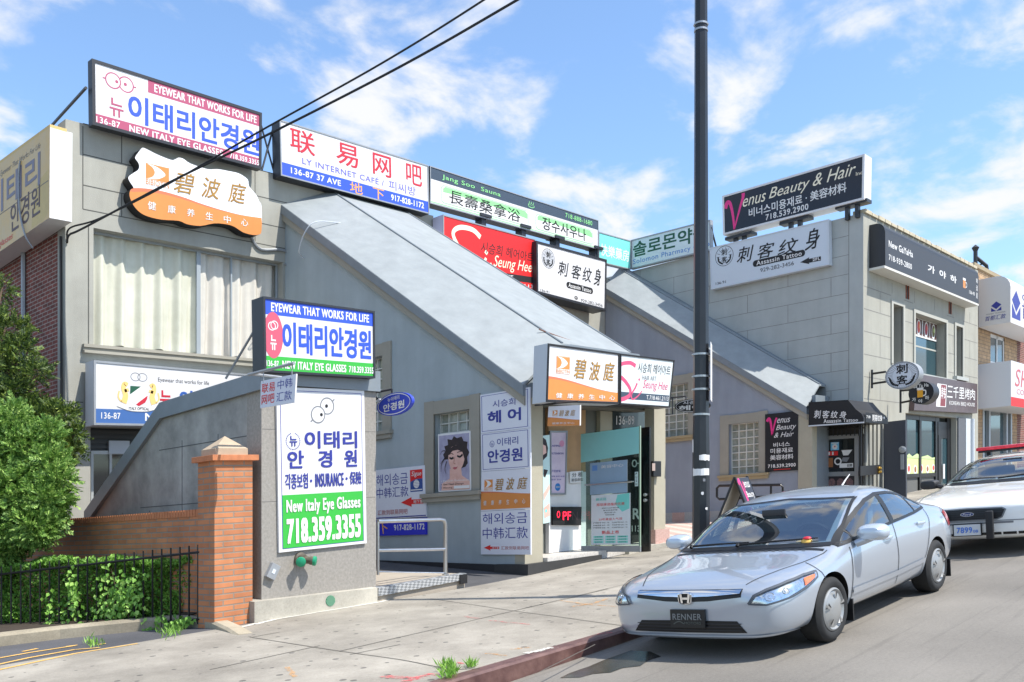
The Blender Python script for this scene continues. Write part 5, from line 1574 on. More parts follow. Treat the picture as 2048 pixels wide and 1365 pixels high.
S.ribbon(M_WINK, [(cx - .105, .66), (cx - .05, .72), (cx, .735), (cx + .05, .72), (cx + .105, .66)], .07, 5); S.ribbon(M_GREYINK, [(cx - .105, .70), (cx - .05, .76), (cx, .772), (cx + .05, .76), (cx + .105, .70)], .01, 5)
S.text('ITALY OPTICAL', M_INK, cx - .05, .70, cx + .05, .745, .01).done()
# 14 box sign on the stair enclosure
S = Sign('box_sign', 'blue, white and green optician light box on top of the granite stair enclosure', 'sign', 't', 10.45, (525.1, 593.2), (748.2, 622.9), (749.2, 757.3), (527.7, 744.7), .26, M_DARK, M_DARK, .03)
S.rect(M_LBLUE, .01, .02, .99, .23).rect(M_GREEN, .01, .78, .99, .975)
S.text('EYEWEAR THAT WORKS FOR LIFE', M_WINK, .065, .065, .945, .185, .035).text('이태리안경원', M_LBLUE, .155, .30, .965, .73, .035).ell(mat('rose_red_ink', (196, 84, 106), .5), .08, .50, .31, .155)
S.text('뉴', M_WINK, .055, .50, .105, .70, .03).ell(M_WINK, .07, .38, .06, ring=.012).ell(M_WINK, .09, .365, .06, ring=.012)
S.text('136-87', M_WINK, .02, .84, .12, .92, .03).text('NEW ITALY EYE GLASSES', M_WINK, .15, .83, .72, .94, .04).text('718.359.3355', M_WINK, .745, .84, .985, .935, .035).done()
mb = MB(); mb.tube([onT(452, 757, 11.6), onT(507, 664, 10.75)], .018, 6); mb.build('stay', M_GALV, S.t)
# 15 tall board on the enclosure
S = Sign('wall_sign', 'tall white and green optician board with phone number on the granite stair enclosure', 'sign', 't', 10.585, (552.5, 774), (728, 782), (733.1, 1086.9), (558, 1105.8), .03, M_WHITE, None)
S.rect(M_NAVY, .035, .018, .965, .982).rect(M_WHITE, .042, .022, .958, .978).rect(M_GREEN, .042, .655, .958, .978)
glasses(S, M_GREYINK, .50, .135, .055, 38, M_INK)
S.text('이태리', M_NAVY, .29, .265, .90, .375, .04).text('안', M_NAVY, .10, .385, .28, .495, .04).text('경', M_NAVY, .44, .385, .60, .495, .04).text('원', M_NAVY, .74, .385, .895, .495, .04)
S.text('뉴', M_NAVY, .125, .295, .21, .36, .03)
for i in range(26):
    a = R(110 + i * 320 / 25); S.ell(M_NAVY, .165 + math.cos(a) * .05 * S.h / S.w, .328 - math.sin(a) * .05, .0035, n=8)
S.text('각종보험', M_NAVY, .07, .525, .32, .62, .016).text('INSURANCE', M_NAVY, .40, .53, .73, .615, .02).text('保險', M_NAVY, .80, .525, .945, .61, .012).ell(M_NAVY, .355, .575, .009).ell(M_NAVY, .765, .57, .009)
S.text('New Italy Eye Glasses', M_WINK, .08, .685, .925, .785, .03).text('718.359.3355', M_WINK, .08, .80, .925, .955, .045).done()
# 16 small hanging board with its arm
S = Sign('hanging_sign', 'small white board with red and blue Chinese characters hung from a steel arm', 'sign', 's', 6.4, (522.3, 763), (592.3, 748), (589, 805.5), (521, 817), .02, M_WINK, face=mat('pale_violet_panel', (202, 204, 214), .45))
S.text('联易', M_SCAR, .04, .12, .42, .46, .008).text('网吧', M_SCAR, .04, .54, .42, .88, .008).text('中韩', M_NAVY, .50, .10, .92, .44, .0).text('汇款', M_NAVY, .48, .54, .92, .88, .0).done()
mb = MB(); mb.tube([onS(497, 750, 6.4), onS(588, 727, 6.4)], .02, 8)
for x, y in ((527, 744), (584, 730)):
    mb.tube([onS(x, y, 6.4), onS(x, y + 22, 6.4)], .006, 6)
mb.tube([onS(503, 748.5, 6.4), onS(503, 748.5, 6.4) + Vector((sL - 6.4, 0, 0))], .018, 6)
mb.build('arm', M_GALV, S.t)
# oval hanging signs
def oval(name, label, s, cx, cy, rx, ry, arm, body, content, shear):
    c0 = onS(cx, cy, s); ex = onS(cx + rx, cy + shear[0], s) - c0; ey = Vector((0, 0, (onS(cx, cy - ry, s) - c0).z))
    T = Sign(name, label, 'sign', 's', s, None, None, None, None, 0, face=body, corners=[c0 - ex + ey, c0 + ex + ey, c0 + ex - ey, c0 - ex - ey], normal=NS)
    T.art = MB(); T.mats = [body]
    mb = MB(); mb.prism([c0 + ex * math.cos(R(a)) + ey * math.sin(R(a)) for a in range(0, 360, 10)], (.05, 0, SHEAR_X * .05)); mb.build('body', body, T.t)
    k = T.w / T.h
    T.ell(M_WINK, .5, .5, .46, .46 * k, ring=.035); content(T); T.done()
    mb = MB()
    for a in arm:
        mb.tube([onS(*p, s + .02) for p in a], .016, 6)
    mb.build('arm', M_DARK, T.t)
    return T
oval('hanging_sign', 'blue oval optician sign hung beside the granite stair enclosure', 8.95, 788, 808.5, 36, 22.5, [[(748, 786), (784, 779)], [(784, 779), (784, 786)], [(750, 800), (757, 797)]], mat('oval_blue', (46, 66, 180), .4),
     lambda T: T.text('뉴이태리', M_WINK, .33, .19, .66, .37, .01, slope=-.05).text('안경원', M_WINK, .2, .45, .8, .80, .04, slope=-.06), (-7,))
oval('hanging_sign', 'black oval salon sign half hidden behind the lamp post', 16.9, 1384, 812, 36, 13.5, [[(1331, 829), (1345, 829), (1345, 797), (1331, 797)], [(1331, 797), (1372, 793), (1372, 799)]], M_BLACK,
     lambda T: T.text('시승희', M_WINK, .25, .14, .75, .38, .02).text('헤어', M_WINK, .13, .45, .82, .82, .04), (-2,))
# 18-21 stack of boards on the nearer wing's side wall
sb_ = SL1 - .035
S = Sign('wall_sign', 'white board with a blue border, topmost of the four stacked boards', 'sign', 's', sb_, (960.6, 790.6), (1060, 774.6), (1060, 856.2), (961.9, 867.6), .03, M_PVC, face=M_PVC)
S.rect(M_NAVY, .025, .04, .965, .96).rect(M_PVC, .037, .052, .953, .948).text('시승희', M_NAVY, .26, .20, .72, .38, .008).text('헤 어', M_NAVY, .15, .46, .83, .78, .05).done()
S = Sign('wall_sign', 'white board with a blue border, second from the top of the four stacked boards', 'sign', 's', sb_, (961.9, 868.2), (1060, 856.8), (1061, 936.5), (963.3, 943.4), .03, M_PVC, face=M_PVC)
S.rect(M_NAVY, .03, .03, .965, .96).rect(M_PVC, .042, .042, .953, .948).text('이태리', M_NAVY, .34, .17, .77, .37, .008).ell(M_NAVY, .235, .30, .085, ring=.012).text('뉴', M_NAVY, .20, .25, .27, .36, 0).text('안경원', M_NAVY, .14, .46, .85, .80, .04).done()
S = Sign('wall_sign', 'white and orange spa board with gold characters, third of the four stacked boards', 'sign', 's', sb_, (963.3, 944), (1061, 937.1), (1061, 1018), (962, 1022.8), .03, M_PVC, face=M_PVC)
wave(S, .55, .62, bottom=.97); crescent(S, .07, .22, .24, .48)
for ch, x0, x1 in (('碧', .29, .47), ('波', .52, .69), ('庭', .74, .95)):
    S.text(ch, M_GOLD, x0, .2, x1, .5, .008, .2)
for i, ch in enumerate('健康养生中心'):
    S.text(ch, M_WINK, .06 + i * .157, .74, .12 + i * .157, .86, .01)
S.done()
def remit(S, big=True):
    S.text('해외송금', M_NAVY, .04, .05, .94, .30, .0).text('中韩汇款', M_NAVY, .04, .38, .95, .64, .0)
    S.poly(M_SCAR, [(.06, .845), (.20, .78), (.20, .82), (.38, .82), (.38, .875), (.20, .875), (.20, .91)]).text('地下室', M_WINK, .24, .828, .37, .868, .02).text('汇款到联易网吧', mat('dull_red_ink', (176, 96, 96), .5), .42, .81, .97, .89, 0).done()
S = Sign('wall_sign', 'white board with blue writing and a small red arrow, lowest of the four stacked boards', 'sign', 's', sb_, (962, 1023.6), (1061, 1018.8), (1061.4, 1109.8), (962.1, 1109.3), .03, M_PVC, face=M_PVC)
remit(S)
S = Sign('wall_sign', 'white board with blue writing, a red arrow and a globe badge behind the steel handrail', 'sign', 's', sb_, (751, 941), (850.1, 930.8), (852.4, 1033.7), (752.5, 1039.5), .03, M_PVC, face=M_PVC)
S.text('해외송금', M_NAVY, .02, .10, .66, .33, .0).text('中韩汇款', M_NAVY, .02, .37, .67, .58, .0).rect(M_SCAR, .71, .07, .95, .30).rect(mat('badge_blue', (44, 74, 140), .5), .71, .25, .95, .50).poly(M_SCAR, [(.71, .07), (.95, .07), (.95, .20), (.71, .30)]).text('Sigue', M_WINK, .74, .10, .93, .22, .01, .2).ell(M_WINK, .83, .35, .085, .085)
for i in range(5):
    S.rect(MATS['badge_blue'], .75, .285 + i * .03, .91, .291 + i * .03)
S.rect(M_WINK, .72, .455, .94, .475).poly(M_SCAR, [(.52, .695), (.73, .60), (.73, .65), (.96, .65), (.96, .74), (.73, .74), (.73, .79)]).text('地下室', M_WINK, .77, .66, .95, .73, .02).text('汇款到联易网吧', MATS['dull_red_ink'], .04, .82, .65, .92, 0)
S.rect(M_NAVY, .0, .965, 1, .985).done()
S = Sign('wall_sign', 'deep blue board with a white phone number under the badge board on the side wall', 'sign', 's', sb_, (752.5, 1041), (852.5, 1035.2), (852.8, 1069.4), (756, 1072.3), .03, mat('royal_blue', (36, 42, 190), .45), face=MATS['royal_blue'])
S.text('917-828-1172', M_WINK, .36, .34, .97, .70, .04).text('下', MATS['amber_ink'], .02, .15, .24, .88, .01).done()
# 24 portrait poster over the block window
S = Sign('poster', 'portrait poster of a dark haired woman hung over a glass block window', 'poster', 's', SL1 - .05, (876.3, 869.2), (940.8, 862.2), (942, 981), (877, 984.5), .012, M_WINK, face=M_WINK)
lav = mat('poster_lavender', (138, 134, 160), .6, c2=(176, 174, 196), vscale=3); S.rect(lav, .03, .03, .97, .98)
skin = mat('poster_skin', (206, 160, 146), .6, c2=(228, 188, 174), vscale=5); hair = mat('poster_hair', (42, 30, 32), .6, .3, 12)
S.poly(skin, [(.36, .62), (.70, .55), (.74, .74), (.97, .84), (.97, .98), (.10, .98), (.12, .86), (.36, .78)])
S.poly(hair, [(.22, .45), (.16, .36), (.24, .30), (.20, .22), (.32, .20), (.30, .10), (.44, .12), (.50, .06), (.60, .10), (.74, .08), (.80, .16), (.92, .18), (.90, .28), (.97, .36), (.90, .44), (.92, .54), (.84, .60), (.70, .62), (.40, .45)])
S.poly(skin, spline([(.33, .36), (.42, .25), (.60, .22), (.78, .30), (.82, .46), (.74, .60), (.58, .70), (.48, .70), (.38, .58), (.33, .46), (.33, .36)], 5)[:-1])
S.poly(hair, [(.30, .40), (.36, .28), (.50, .22), (.70, .22), (.84, .34), (.82, .46), (.76, .34), (.62, .30), (.46, .31)])
for a, b in (((.36, .42), (.49, .425)), ((.60, .40), (.77, .385))):
    S.ribbon(M_INK, [a, ((a[0] + b[0]) / 2, a[1] + .022), b], .030, 4, .04); S.ribbon(hair, [(a[0], a[1] - .05), ((a[0] + b[0]) / 2, a[1] - .068), (b[0], b[1] - .05)], .012, 4)
S.ribbon(mat('poster_shadow', (176, 124, 112), .6), [(.53, .42), (.50, .52), (.55, .535)], .014, 4).poly(mat('poster_lips', (178, 92, 98), .5), spline([(.46, .60), (.52, .588), (.56, .592), (.62, .585), (.57, .625), (.51, .63), (.46, .60)], 4)[:-1])
for P in ([(.24, .42), (.12, .52), (.10, .66)], [(.26, .40), (.16, .46), (.08, .52)], [(.28, .48), (.22, .60), (.26, .70)], [(.24, .30), (.14, .30), (.08, .36)]):
    S.ribbon(hair, P, .018, 4, .004)
S.text('• Eyelash Extension', M_WINK, .10, .80, .95, .845, 0).text('• Gel Nail Design', M_INK, .10, .86, .80, .90, 0).text('• Waxing', M_INK, .10, .92, .45, .955, 0).rect(M_WINK, .5, .91, .97, .96).done()
# 25 + 26 light boxes over the door
S = Sign('box_sign', 'white and orange spa light box with gold characters over the glass door', 'sign', 't', 10.0, (1095.2, 687.3), (1238, 707), (1237.2, 808.9), (1091.5, 804.5), .30, mat('grey_white_side', (188, 194, 200), .5), M_INK, .035)
wave(S, .60, .78, bottom=.955); S.rect(M_SLATE, .02, .955, .98, .985); crescent(S, .12, .20, .29, .49)
for ch, x0, x1, y0, y1 in (('碧', .35, .52, .2, .56), ('波', .56, .72, .22, .57), ('庭', .76, .93, .2, .56)):
    S.text(ch, M_GOLD, x0, y0, x1, y1, .012, .2)
for i, ch in enumerate('健康养生中心'):
    S.text(ch, M_WINK, .12 + i * .147, .835, .20 + i * .147, .925, .015)
S.done()
S = Sign('box_sign', 'white salon light box with a pink brushed monogram, right of the spa light box', 'sign', 't', 10.0, (1239.6, 707.6), (1348, 721), (1338, 816), (1239, 809.6), .28, M_DARK, M_INK, .03, face=mat('salon_white', (204, 210, 210), .4))
crim = mat('brushed_crimson', (200, 74, 112), .5)
S.rect(M_SLATE, .02, .745, .975, .885)
S.ribbon(crim, [(.28, .21), (.18, .16), (.05, .19), (.022, .22)], .085, w1=.07); S.ribbon(crim, [(.022, .46), (.11, .55), (.19, .68), (.185, .80), (.10, .87), (.022, .90)], .085)
S.ribbon(crim, [(.365, .46), (.345, .49)], .05, 3); S.ribbon(crim, [(.32, .55), (.28, .66), (.22, .78), (.24, .88), (.33, .82), (.42, .70)], .05, w1=.025)
S.text('시승희 헤어아트', M_INK, .32, .13, .945, .33, .0, .12).text('HAIR ART', M_GREYINK, .41, .38, .68, .47, 0).text('Seung Hee', crim, .43, .47, .92, .69, -.004, .3).text('T.718.461.2113', M_WINK, .51, .775, .96, .86, 0).done()
S = Sign('hanging_sign', 'small white and orange spa board hung below the light boxes at the door', 'sign', 's', 12.2, (1097.4, 813.3), (1160, 810.4), (1159.6, 851.4), (1094.9, 852.8), .03, M_WINK, face=M_PVC)
wave(S, .60, .72); crescent(S, .15, .22, .30, .50)
for ch, x0, x1 in (('碧', .35, .51), ('波', .54, .68), ('庭', .71, .87)):
    S.text(ch, M_GOLD, x0, .22, x1, .52, .005, .2)
S.text('健康养生中心', M_WINK, .15, .82, .85, .92, 0).done()
mb = MB(); mb.tube([onS(1070, 811, 12.2), onS(1157, 803, 12.2)], .016, 6); mb.build('arm', M_DARK, S.t)
T = Sign('house_number', 'white house number 136-89 on the dark glass above the open glass door', 'sign', 't', TD - .03, (1232, 832), (1268, 832), (1268, 850), (1232, 850), 0, face=MATS['transom_glass'])
T.text('136-89', M_WINK, .0, .0, 1.0, 1, .02).done()
# 30 vertical beauty shop board
S = Sign('wall_sign', 'tall black board with a pink V on the slate blue wing', 'sign', 's', SL2 - .06, (1530.3, 829.2), (1596.3, 822.2), (1595.6, 940.7), (1530.3, 944.6), .03, M_BLACK, face=mat('matt_black_panel', (30, 31, 36), .4))
def venus(S, y, x0=.0):
    S.ribbon(M_HOT, [(.06, y + .05), (.12, y), (.17, y + .06), (.20, y + .18), (.22, y + .29)], .05, w1=.03); S.ribbon(M_HOT, [(.22, y + .29), (.26, y + .18), (.32, y + .05), (.36, y)], .02, w1=.035)
venus(S, .08)
S.text('enus', M_WINK, .37, .10, .77, .175, .0, .35).text('Beauty', M_WINK, .34, .205, .95, .32, .0, .35).text('& Hair', M_WINK, .28, .335, .88, .42, .0, .35).text('비너스', M_WINK, .26, .505, .76, .585, .02).text('미용재료', M_WINK, .17, .605, .86, .69, .02).text('美容材料', M_WINK, .16, .715, .87, .805, .02).text('718.539.2900', M_WINK, .09, .875, .94, .935, .03).rect(M_SCAR, .27, .965, .78, .975).done()
# 31 folding pavement sign
dA, dB = 16.6, 17.5
ap0, ap1 = atD(1469, 957, dA), atD(1494, 955, dB)
rgt = Vector((CS, -SN, 0))
gz = W(0, 0, h_walk(ap0.x, ap0.y) + SHEAR_X * ap0.x + SHEAR_Y * ap0.y - EYE * 0).z
hgt = ap0.z - W(ap0.x, ap0.y, h_walk(ap0.x, ap0.y)).z
dn = lambda sg, p: p + rgt * (.52 * sg) + Vector((0, 0, -hgt))
aS_ = [ap0 + rgt * .02, ap1 + rgt * .02, dn(1, ap1), dn(1, ap0)]
S = Sign('folding_sign', 'black folding pavement sign with a pink V, standing behind the silver car', 'sign', 's', 0, None, None, None, None, .02, M_BLACK, face=mat('chalk_black', (44, 46, 58), .5), corners=aS_, normal=(aS_[1] - aS_[0]).cross(aS_[2] - aS_[1]) * -1)
if S.N.dot(rgt) < 0:
    S.N = -S.N
S.ribbon(M_HOT, [(.05, .08), (.18, .03), (.25, .2), (.28, .45)], .06, w1=.04); S.ribbon(M_HOT, [(.28, .45), (.34, .25), (.40, .05)], .03)
S.text('enus', M_WINK, .42, .06, .85, .14, .02).text('Beauty', M_WINK, .36, .19, .92, .30, .02).text('& Hair', M_WINK, .36, .34, .96, .44, .02).text('비너스', M_WINK, .3, .55, .85, .63, .02).done()
mb = MB(); q_ = [ap0 - rgt * .02, ap1 - rgt * .02, dn(-1, ap1), dn(-1, ap0)]; mb.hexa(*q_, rgt * .02); mb.build('rear_board', mat('beige_board', (186, 176, 160), .7), S.t)
mb = MB()
for p in (ap0, ap1):
    for sg in (-1, 1):
        mb.tube([p + Vector((0, 0, .02)), dn(sg, p)], .022, 6)
mb.build('edge_frame', M_BLACK, S.t)
# 32 rounded tattoo awning
sa, t0a = 24.3, stS(1727, 24.3)
S = Sign('awning', 'small black rounded awning with white brush characters over the tattoo parlour door', 'awning', 's', sa, (1617, 806), (1727, 816), (1727.5, 845), (1617.6, 852.3), 0, face=mat('black_canvas', (20, 20, 23), .5))
S.art = MB(); S.mats = [MATS['black_canvas']]
zB0, zB1 = hS(1617.6, 852.3, sa), hS(1727.5, 845, sa)
zT = hS(1617, 805, sa)
tF_, tN = stS(1617, sa), t0a
prof = [(tF_, zB0), (tN, zB1), (tN, zB1 + .18)]
zT2 = hS(1700, 822, sa)
prof = [(tF_, zB0), (tN, zB1), (tN + .0, zB1 + .12), (tN + .06, zB1 + .24), (tN + .2, zB1 + .36), (tN + .42, zT - .06), (tF_, zT)]
mb = MB(); mb.prism([W(sa + .004, t, h) for t, h in prof], Vector((1.75, 0, SHEAR_X * 1.75))); mb.build('canopy', MATS['black_canvas'], S.t)
mb = MB(); mb.hexa(W(sa - .01, tF_, zB0 - .02), W(sa - .01, tN - .01, zB1 - .02), W(sa - .01, tN - .01, zB1 + .015), W(sa - .01, tF_, zB0 + .015), (.02, 0, 0)); mb.build('bottom_rail', M_WHITE2, S.t)
for i, ch in enumerate('刺客纹身'):
    S.text(ch, M_WINK, .10 + i * .155, .30 + i * .0, .235 + i * .155, .68, .015, .2)
S.text('Assassin Tattoo', M_WINK, .28, .72, .90, .92, .02).done()
T = Sign('awning_front', 'x', 'sign', 't', tN - .006, (1731, 825), (1771, 831), (1771, 843), (1731, 845), 0, face=MATS['black_canvas'])
for o_ in (T.t,):
    bpy.data.objects.remove(o_)
T.t = S.t
T.text('刺客纹身', M_WINK, .32, .08, .82, .95, .02).text('718', M_WINK, .04, .3, .22, .6, .02); T.ell(M_WINK, .92, .45, .2, n=12); T.art.build('front_flap', T.mats, S.t, recalc=False)
# round projecting signs
def round_sign(label, s, cx, cy, rx, ry, depth, body, rimm, fn, arms):
    c0 = onS(cx, cy, s); ex = onS(cx + rx, cy, s) - c0; ex.z = SHEAR_Y * ex.y; ey = Vector((0, 0, (onS(cx, cy - ry, s) - c0).z))
    T = Sign('round_sign', label, 'sign', 's', s, None, None, None, None, 0, face=body, corners=[c0 - ex + ey, c0 + ex + ey, c0 + ex - ey, c0 - ex - ey], normal=NS)
    T.art = MB(); T.mats = [body]
    mb = MB(); mb.prism([c0 + ex * math.cos(R(a)) + ey * math.sin(R(a)) for a in range(0, 360, 8)], (depth, 0, SHEAR_X * depth)); mb.build('drum', rimm, T.t)
    T.ell(body, .5, .5, .5, .5 * T.w / T.h); fn(T); T.done()
    mb = MB()
    for a in arms:
        mb.tube([onS(*p, s + depth / 2) for p in a], .03, 6)
    mb.build('bracket', M_BLACK, T.t)
def f1(T):
    k = T.h / T.w
    T.ell(M_INK, .5, .5, .49, .49 / k, ring=.02); T.ell(M_INK, .5, .5, .455, .455 / k, ring=.012)
    for i in range(40):
        a = R(i * 9); T.ribbon(M_INK, [(.5 + math.cos(a) * .28, .5 - math.sin(a) * .28), (.5 + math.cos(a) * .43, .5 - math.sin(a) * .43)], .010, 1)
    for sg in (-1, 1):
        T.ribbon(M_INK, [(.5 + sg * .1, .86), (.5 + sg * .28, .78), (.5 + sg * .36, .58)], .07, 4)
        for j in range(4):
            T.ribbon(M_INK, [(.5 + sg * (.22 + .04 * j), .78 - .06 * j), (.5 + sg * (.34 + .02 * j), .72 - .07 * j)], .035, 2)
    T.text('刺', M_INK, .33, .10, .67, .44, .04).text('客', M_INK, .34, .50, .66, .82, .04)
round_sign('round black and white tattoo emblem sign on a bracket at the corner building', 25.9, 1804, 751, 34.5, 27.5, .35, mat('drum_white', (204, 208, 214), .4), M_GALV, f1, [[(1744, 777), (1744, 740)], [(1744, 748), (1772, 744)], [(1744, 768), (1772, 764)]])
def f2(T):
    T.text('Ga Ya Ha', M_WINK, .18, .10, .80, .26, .02); T.rect(mat('beer_amber', (222, 160, 40), .4), .36, .36, .58, .70); T.rect(M_WINK, .34, .27, .60, .38); T.ribbon(M_WINK, [(.58, .40), (.68, .42), (.68, .60), (.58, .64)], .05, 4); T.ribbon(MATS['beer_amber'], [(.36, .36), (.37, .70)], .02, 2)
    T.text('가', M_WINK, .15, .68, .30, .86, .03).text('야', M_WINK, .40, .78, .56, .95, .03).text('하', M_WINK, .66, .66, .82, .84, .03)
round_sign('round black beer house sign with a yellow mug below the tattoo emblem sign', 27.3, 1842, 786, 25.5, 22.5, .5, MATS['matt_black_panel'], M_DARK, f2, [[(1801, 826), (1801, 775)], [(1801, 782), (1822, 780)], [(1801, 806), (1822, 802)]])
# 35 barbecue fascia on the corner block
S = Sign('fascia_sign', 'dark brown fascia with white raised Chinese characters over the black shop front', 'sign', 't', TR - .16, (1833.7, 748), (1954.5, 768.4), (1954.5, 827), (1827.8, 821), .14, mat('brown_fascia', (84, 66, 66), .35, .2, 2), None, face=MATS['brown_fascia'])
S.rect(M_WINK, .31, .18, .46, .86).rect(mat('maroon_ink', (130, 60, 66), .5), .37, .20, .45, .84).text('韩', M_WINK, .375, .26, .445, .62, .01)
for i, ch in enumerate('三千里烤肉'):
    S.text(ch, M_WINK, .47 + i * .098, .20, .56 + i * .098, .56, .012)
S.text('KOREAN BBQ HOUSE', M_WINK, .51, .66, .95, .80, .01).done()
T = Sign('shop_poster', 'pale green food poster across the foot of the black shop window', 'poster', 't', TR + .22, (1811, 913), (1872, 918), (1872, 948), (1811, 955), 0, face=mat('pale_lime_paper', (206, 216, 146), .6))
food = mat('food_red', (196, 70, 50), .6); food2 = mat('food_brown', (150, 96, 56), .6)
for i in range(5):
    T.ell(M_WINK, .1 + i * .2, .62 + .05 * (i % 2), .26); T.ell((food, food2)[i % 2], .1 + i * .2, .60 + .05 * (i % 2), .16)
T.poly(mat('pale_hill', (190, 206, 150), .6), [(0, .0), (.1, -.15), (.2, -.02), (.35, -.2), (.5, -.05), (.7, -.18), (.85, -.04), (1, -.12), (1, .06), (0, .06)]).done()
q_ = [onT(x, y, TR + .27) for x, y in ((1829.7, 634), (1874, 649), (1873, 684), (1829, 672))]
T = Sign('shop_poster', 'row of three food photographs in the upstairs window of the corner building', 'poster', 't', 0, None, None, None, None, 0, face=M_WINK, corners=q_, normal=NT)
for i, (m1, m2) in enumerate(((food, M_ORANGE), (mat('food_plum', (150, 40, 50), .6), food), (mat('food_olive', (110, 104, 60), .6), MATS['pale_lime_paper']))):
    T.rect(mat('photo_dark', (90, 60, 52), .6), .02 + i * .33, .05, .32 + i * .33, .9); T.ell(M_WINK, .17 + i * .33, .5, .42, .30); T.ell(m1, .17 + i * .33, .48, .32, .24); T.ell(m2, .2 + i * .33, .42, .14, .1)
T.done()
# 36 + 37 awning boxes of the tan building
sc_ = 37.0
def street_box(label, s, xb, xf, yt, yb, ytf, curve, face, content_side, content_front, ln=7):
    t1, t0 = stS(xb, s), stS(xf, s)
    z0, z1 = hS(xf, yb, s), hS(xb, yt, s)
    t = thing('awning_sign', W(s, t0, z0), label, 'sign')
    if curve:
        r = curve
        prof = [(t1, z0), (t0, z0), (t0, z1 - r)] + [(t0 + r * (1 - math.cos(R(a))), z1 - r + r * math.sin(R(a))) for a in (18, 36, 54, 72, 90)] + [(t1, z1)]
    else:
        prof = [(t1, z0), (t0, z0), (t0, z1), (t1, z1)]
    mb = MB(); mb.prism([W(s, a, b) for a, b in prof], Vector((ln, 0, SHEAR_X * ln))); mb.build('cabinet', face, t)
    A = Sign.__new__(Sign); A.t = t; A.N = NS; A.q = [W(s, t1, z1), W(s, t0, z1), W(s, t0, z0), W(s, t1, z0)]; A.w = abs(t1 - t0); A.h = z1 - z0; A.art = MB(); A.mats = [face]; A.z = .004
    content_side(A)
    if A.art.v: A.art.build('side_print', A.mats, t, recalc=False)
    B = Sign.__new__(Sign); B.t = t; B.N = NT; zt_2 = z1 - curve if curve else z1
    B.q = [W(s, t0, zt_2), W(s + ln, t0, zt_2), W(s + ln, t0, z0), W(s, t0, z0)]; B.w = ln; B.h = zt_2 - z0; B.art = MB(); B.mats = [face]; B.z = .004
    content_front(B)
    if B.art.v: B.art.build('front_print', B.mats, t, recalc=False)
def cs36(A):
    A.poly(M_NAVY, [(.40, .60), (.56, .52), (.72, .60), (.56, .68)]); A.poly(M_NAVY, [(.40, .64), (.56, .72), (.72, .64), (.72, .72), (.40, .72)]); A.text('首都汇款', M_NAVY, .22, .80, .86, .90, 0, .2).text('MONEY TRANSFER', M_GREYINK, .25, .75, .85, .775, 0)
def cf36(B):
    B.poly(M_NAVY, [(.03, .35), (.12, .05), (.21, .35), (.12, .65)]); B.poly(M_NAVY, [(.03, .45), (.12, .75), (.21, .45), (.21, .85), (.03, .85)]); B.text('首都汇款', M_NAVY, .25, .30, .95, .75, .01).text('CAPITAL', M_NAVY, .25, .05, .8, .22, 0)
street_box('white rounded awning with blue diamond emblem high on the tan brick building', sc_, 1957, 2021, 560, 645, 0, .45, mat('awning_grey_white', (206, 204, 202), .5), cs36, cf36, 6.5)
street_box('grey and white cosmetics box sign with a red stripe low on the tan brick building', sc_ + .1, 1955.5, 2022, 730, 812, 0, 0, mat('box_grey_white', (206, 210, 216), .5), lambda A: None,
           lambda B: B.rect(M_SCAR, .0, .80, 1, 1).text('SHINE', mat('rose_ink', (190, 90, 96), .5), .08, .15, .8, .55, 0, .2).text('COSMETICS', MATS['rose_ink'], .12, .60, .7, .72, 0), 6.5)
# 38 neon and porch posters
T = Sign('neon_sign', 'black open sign with red neon letters inside the spa porch', 'sign', 't', TD - .05, (1105.5, 1014), (1163, 1014), (1162, 1051), (1105.5, 1050.5), .04, M_INK, face=M_INK)
neon = mat('red_neon', (255, 30, 60), .4, emit=(255, 40, 70), estr=1.6); off = mat('unlit_neon', (60, 44, 48), .4)
T.ell(neon, .19, .42, .19, .13 * 1.0, ring=.05).done()
T.text('PF', neon, .34, .26, .62, .72, .01); T.text('N', off, .66, .26, .86, .72, -.0)
T = Sign('poster', 'tall lilac treatment poster in a grey frame inside the spa porch', 'poster', 't', TD - .03, (1099, 862), (1134, 862), (1131, 990), (1100, 990), .02, M_GALV, M_GALV, .035, face=mat('lilac_paper', (202, 184, 206), .6, c2=(222, 204, 218), vscale=4))
T.text('LASHING', M_NAVY, .06, .22, .60, .25, .01).text('EXTENSION', M_NAVY, .06, .34, .8, .37, .01).text('护理套餐', M_NAVY, .06, .61, .65, .65, 0).text('美睫 美甲 纹绣', M_NAVY, .06, .70, .9, .725, 0).text('面部 身体', M_NAVY, .06, .75, .7, .775, 0).ell(mat('splash_blue', (44, 120, 190), .5), .48, .88, .06, .07).text('NEW', M_WINK, .36, .865, .6, .895, .01).ell(mat('soft_pink_ink', (220, 150, 180), .6), .7, .2, .05, .06).done()
T = Sign('poster', 'small white paper notice with black Chinese characters beside the open glass door', 'poster', 't', TD - .04, (1139, 944), (1166, 942), (1166, 965), (1140, 967), .004, M_WINK, face=M_WINK)
T.text('分 租', M_INK, .15, .12, .95, .5, .01).text('美容床位', M_INK, .1, .6, .98, .88, .01).done()
T = Sign('poster', 'narrow strip of nail and lash photographs in the porch window by the pilaster', 'poster', 't', 10.75, (1085.5, 872), (1099, 870), (1100, 1045), (1086, 1048), .01, M_GALV, face=mat('pale_aqua_paper', (188, 214, 210), .6))
T.poly(hair, [(0, .02), (.45, .05), (.75, .15), (.6, .24), (0, .28)]).poly(skin, [(0, .10), (.4, .12), (.5, .2), (0, .22)]).poly(hair, [(.1, .38), (.7, .40), (.3, .48), (.05, .46)]).poly(skin, [(.05, .66), (.9, .56), (.95, .62), (.1, .74)]).poly(skin, [(.1, .82), (.9, .78), (.95, .92), (.2, .94)]).ell(M_TEAL, .4, .86, .02).done()
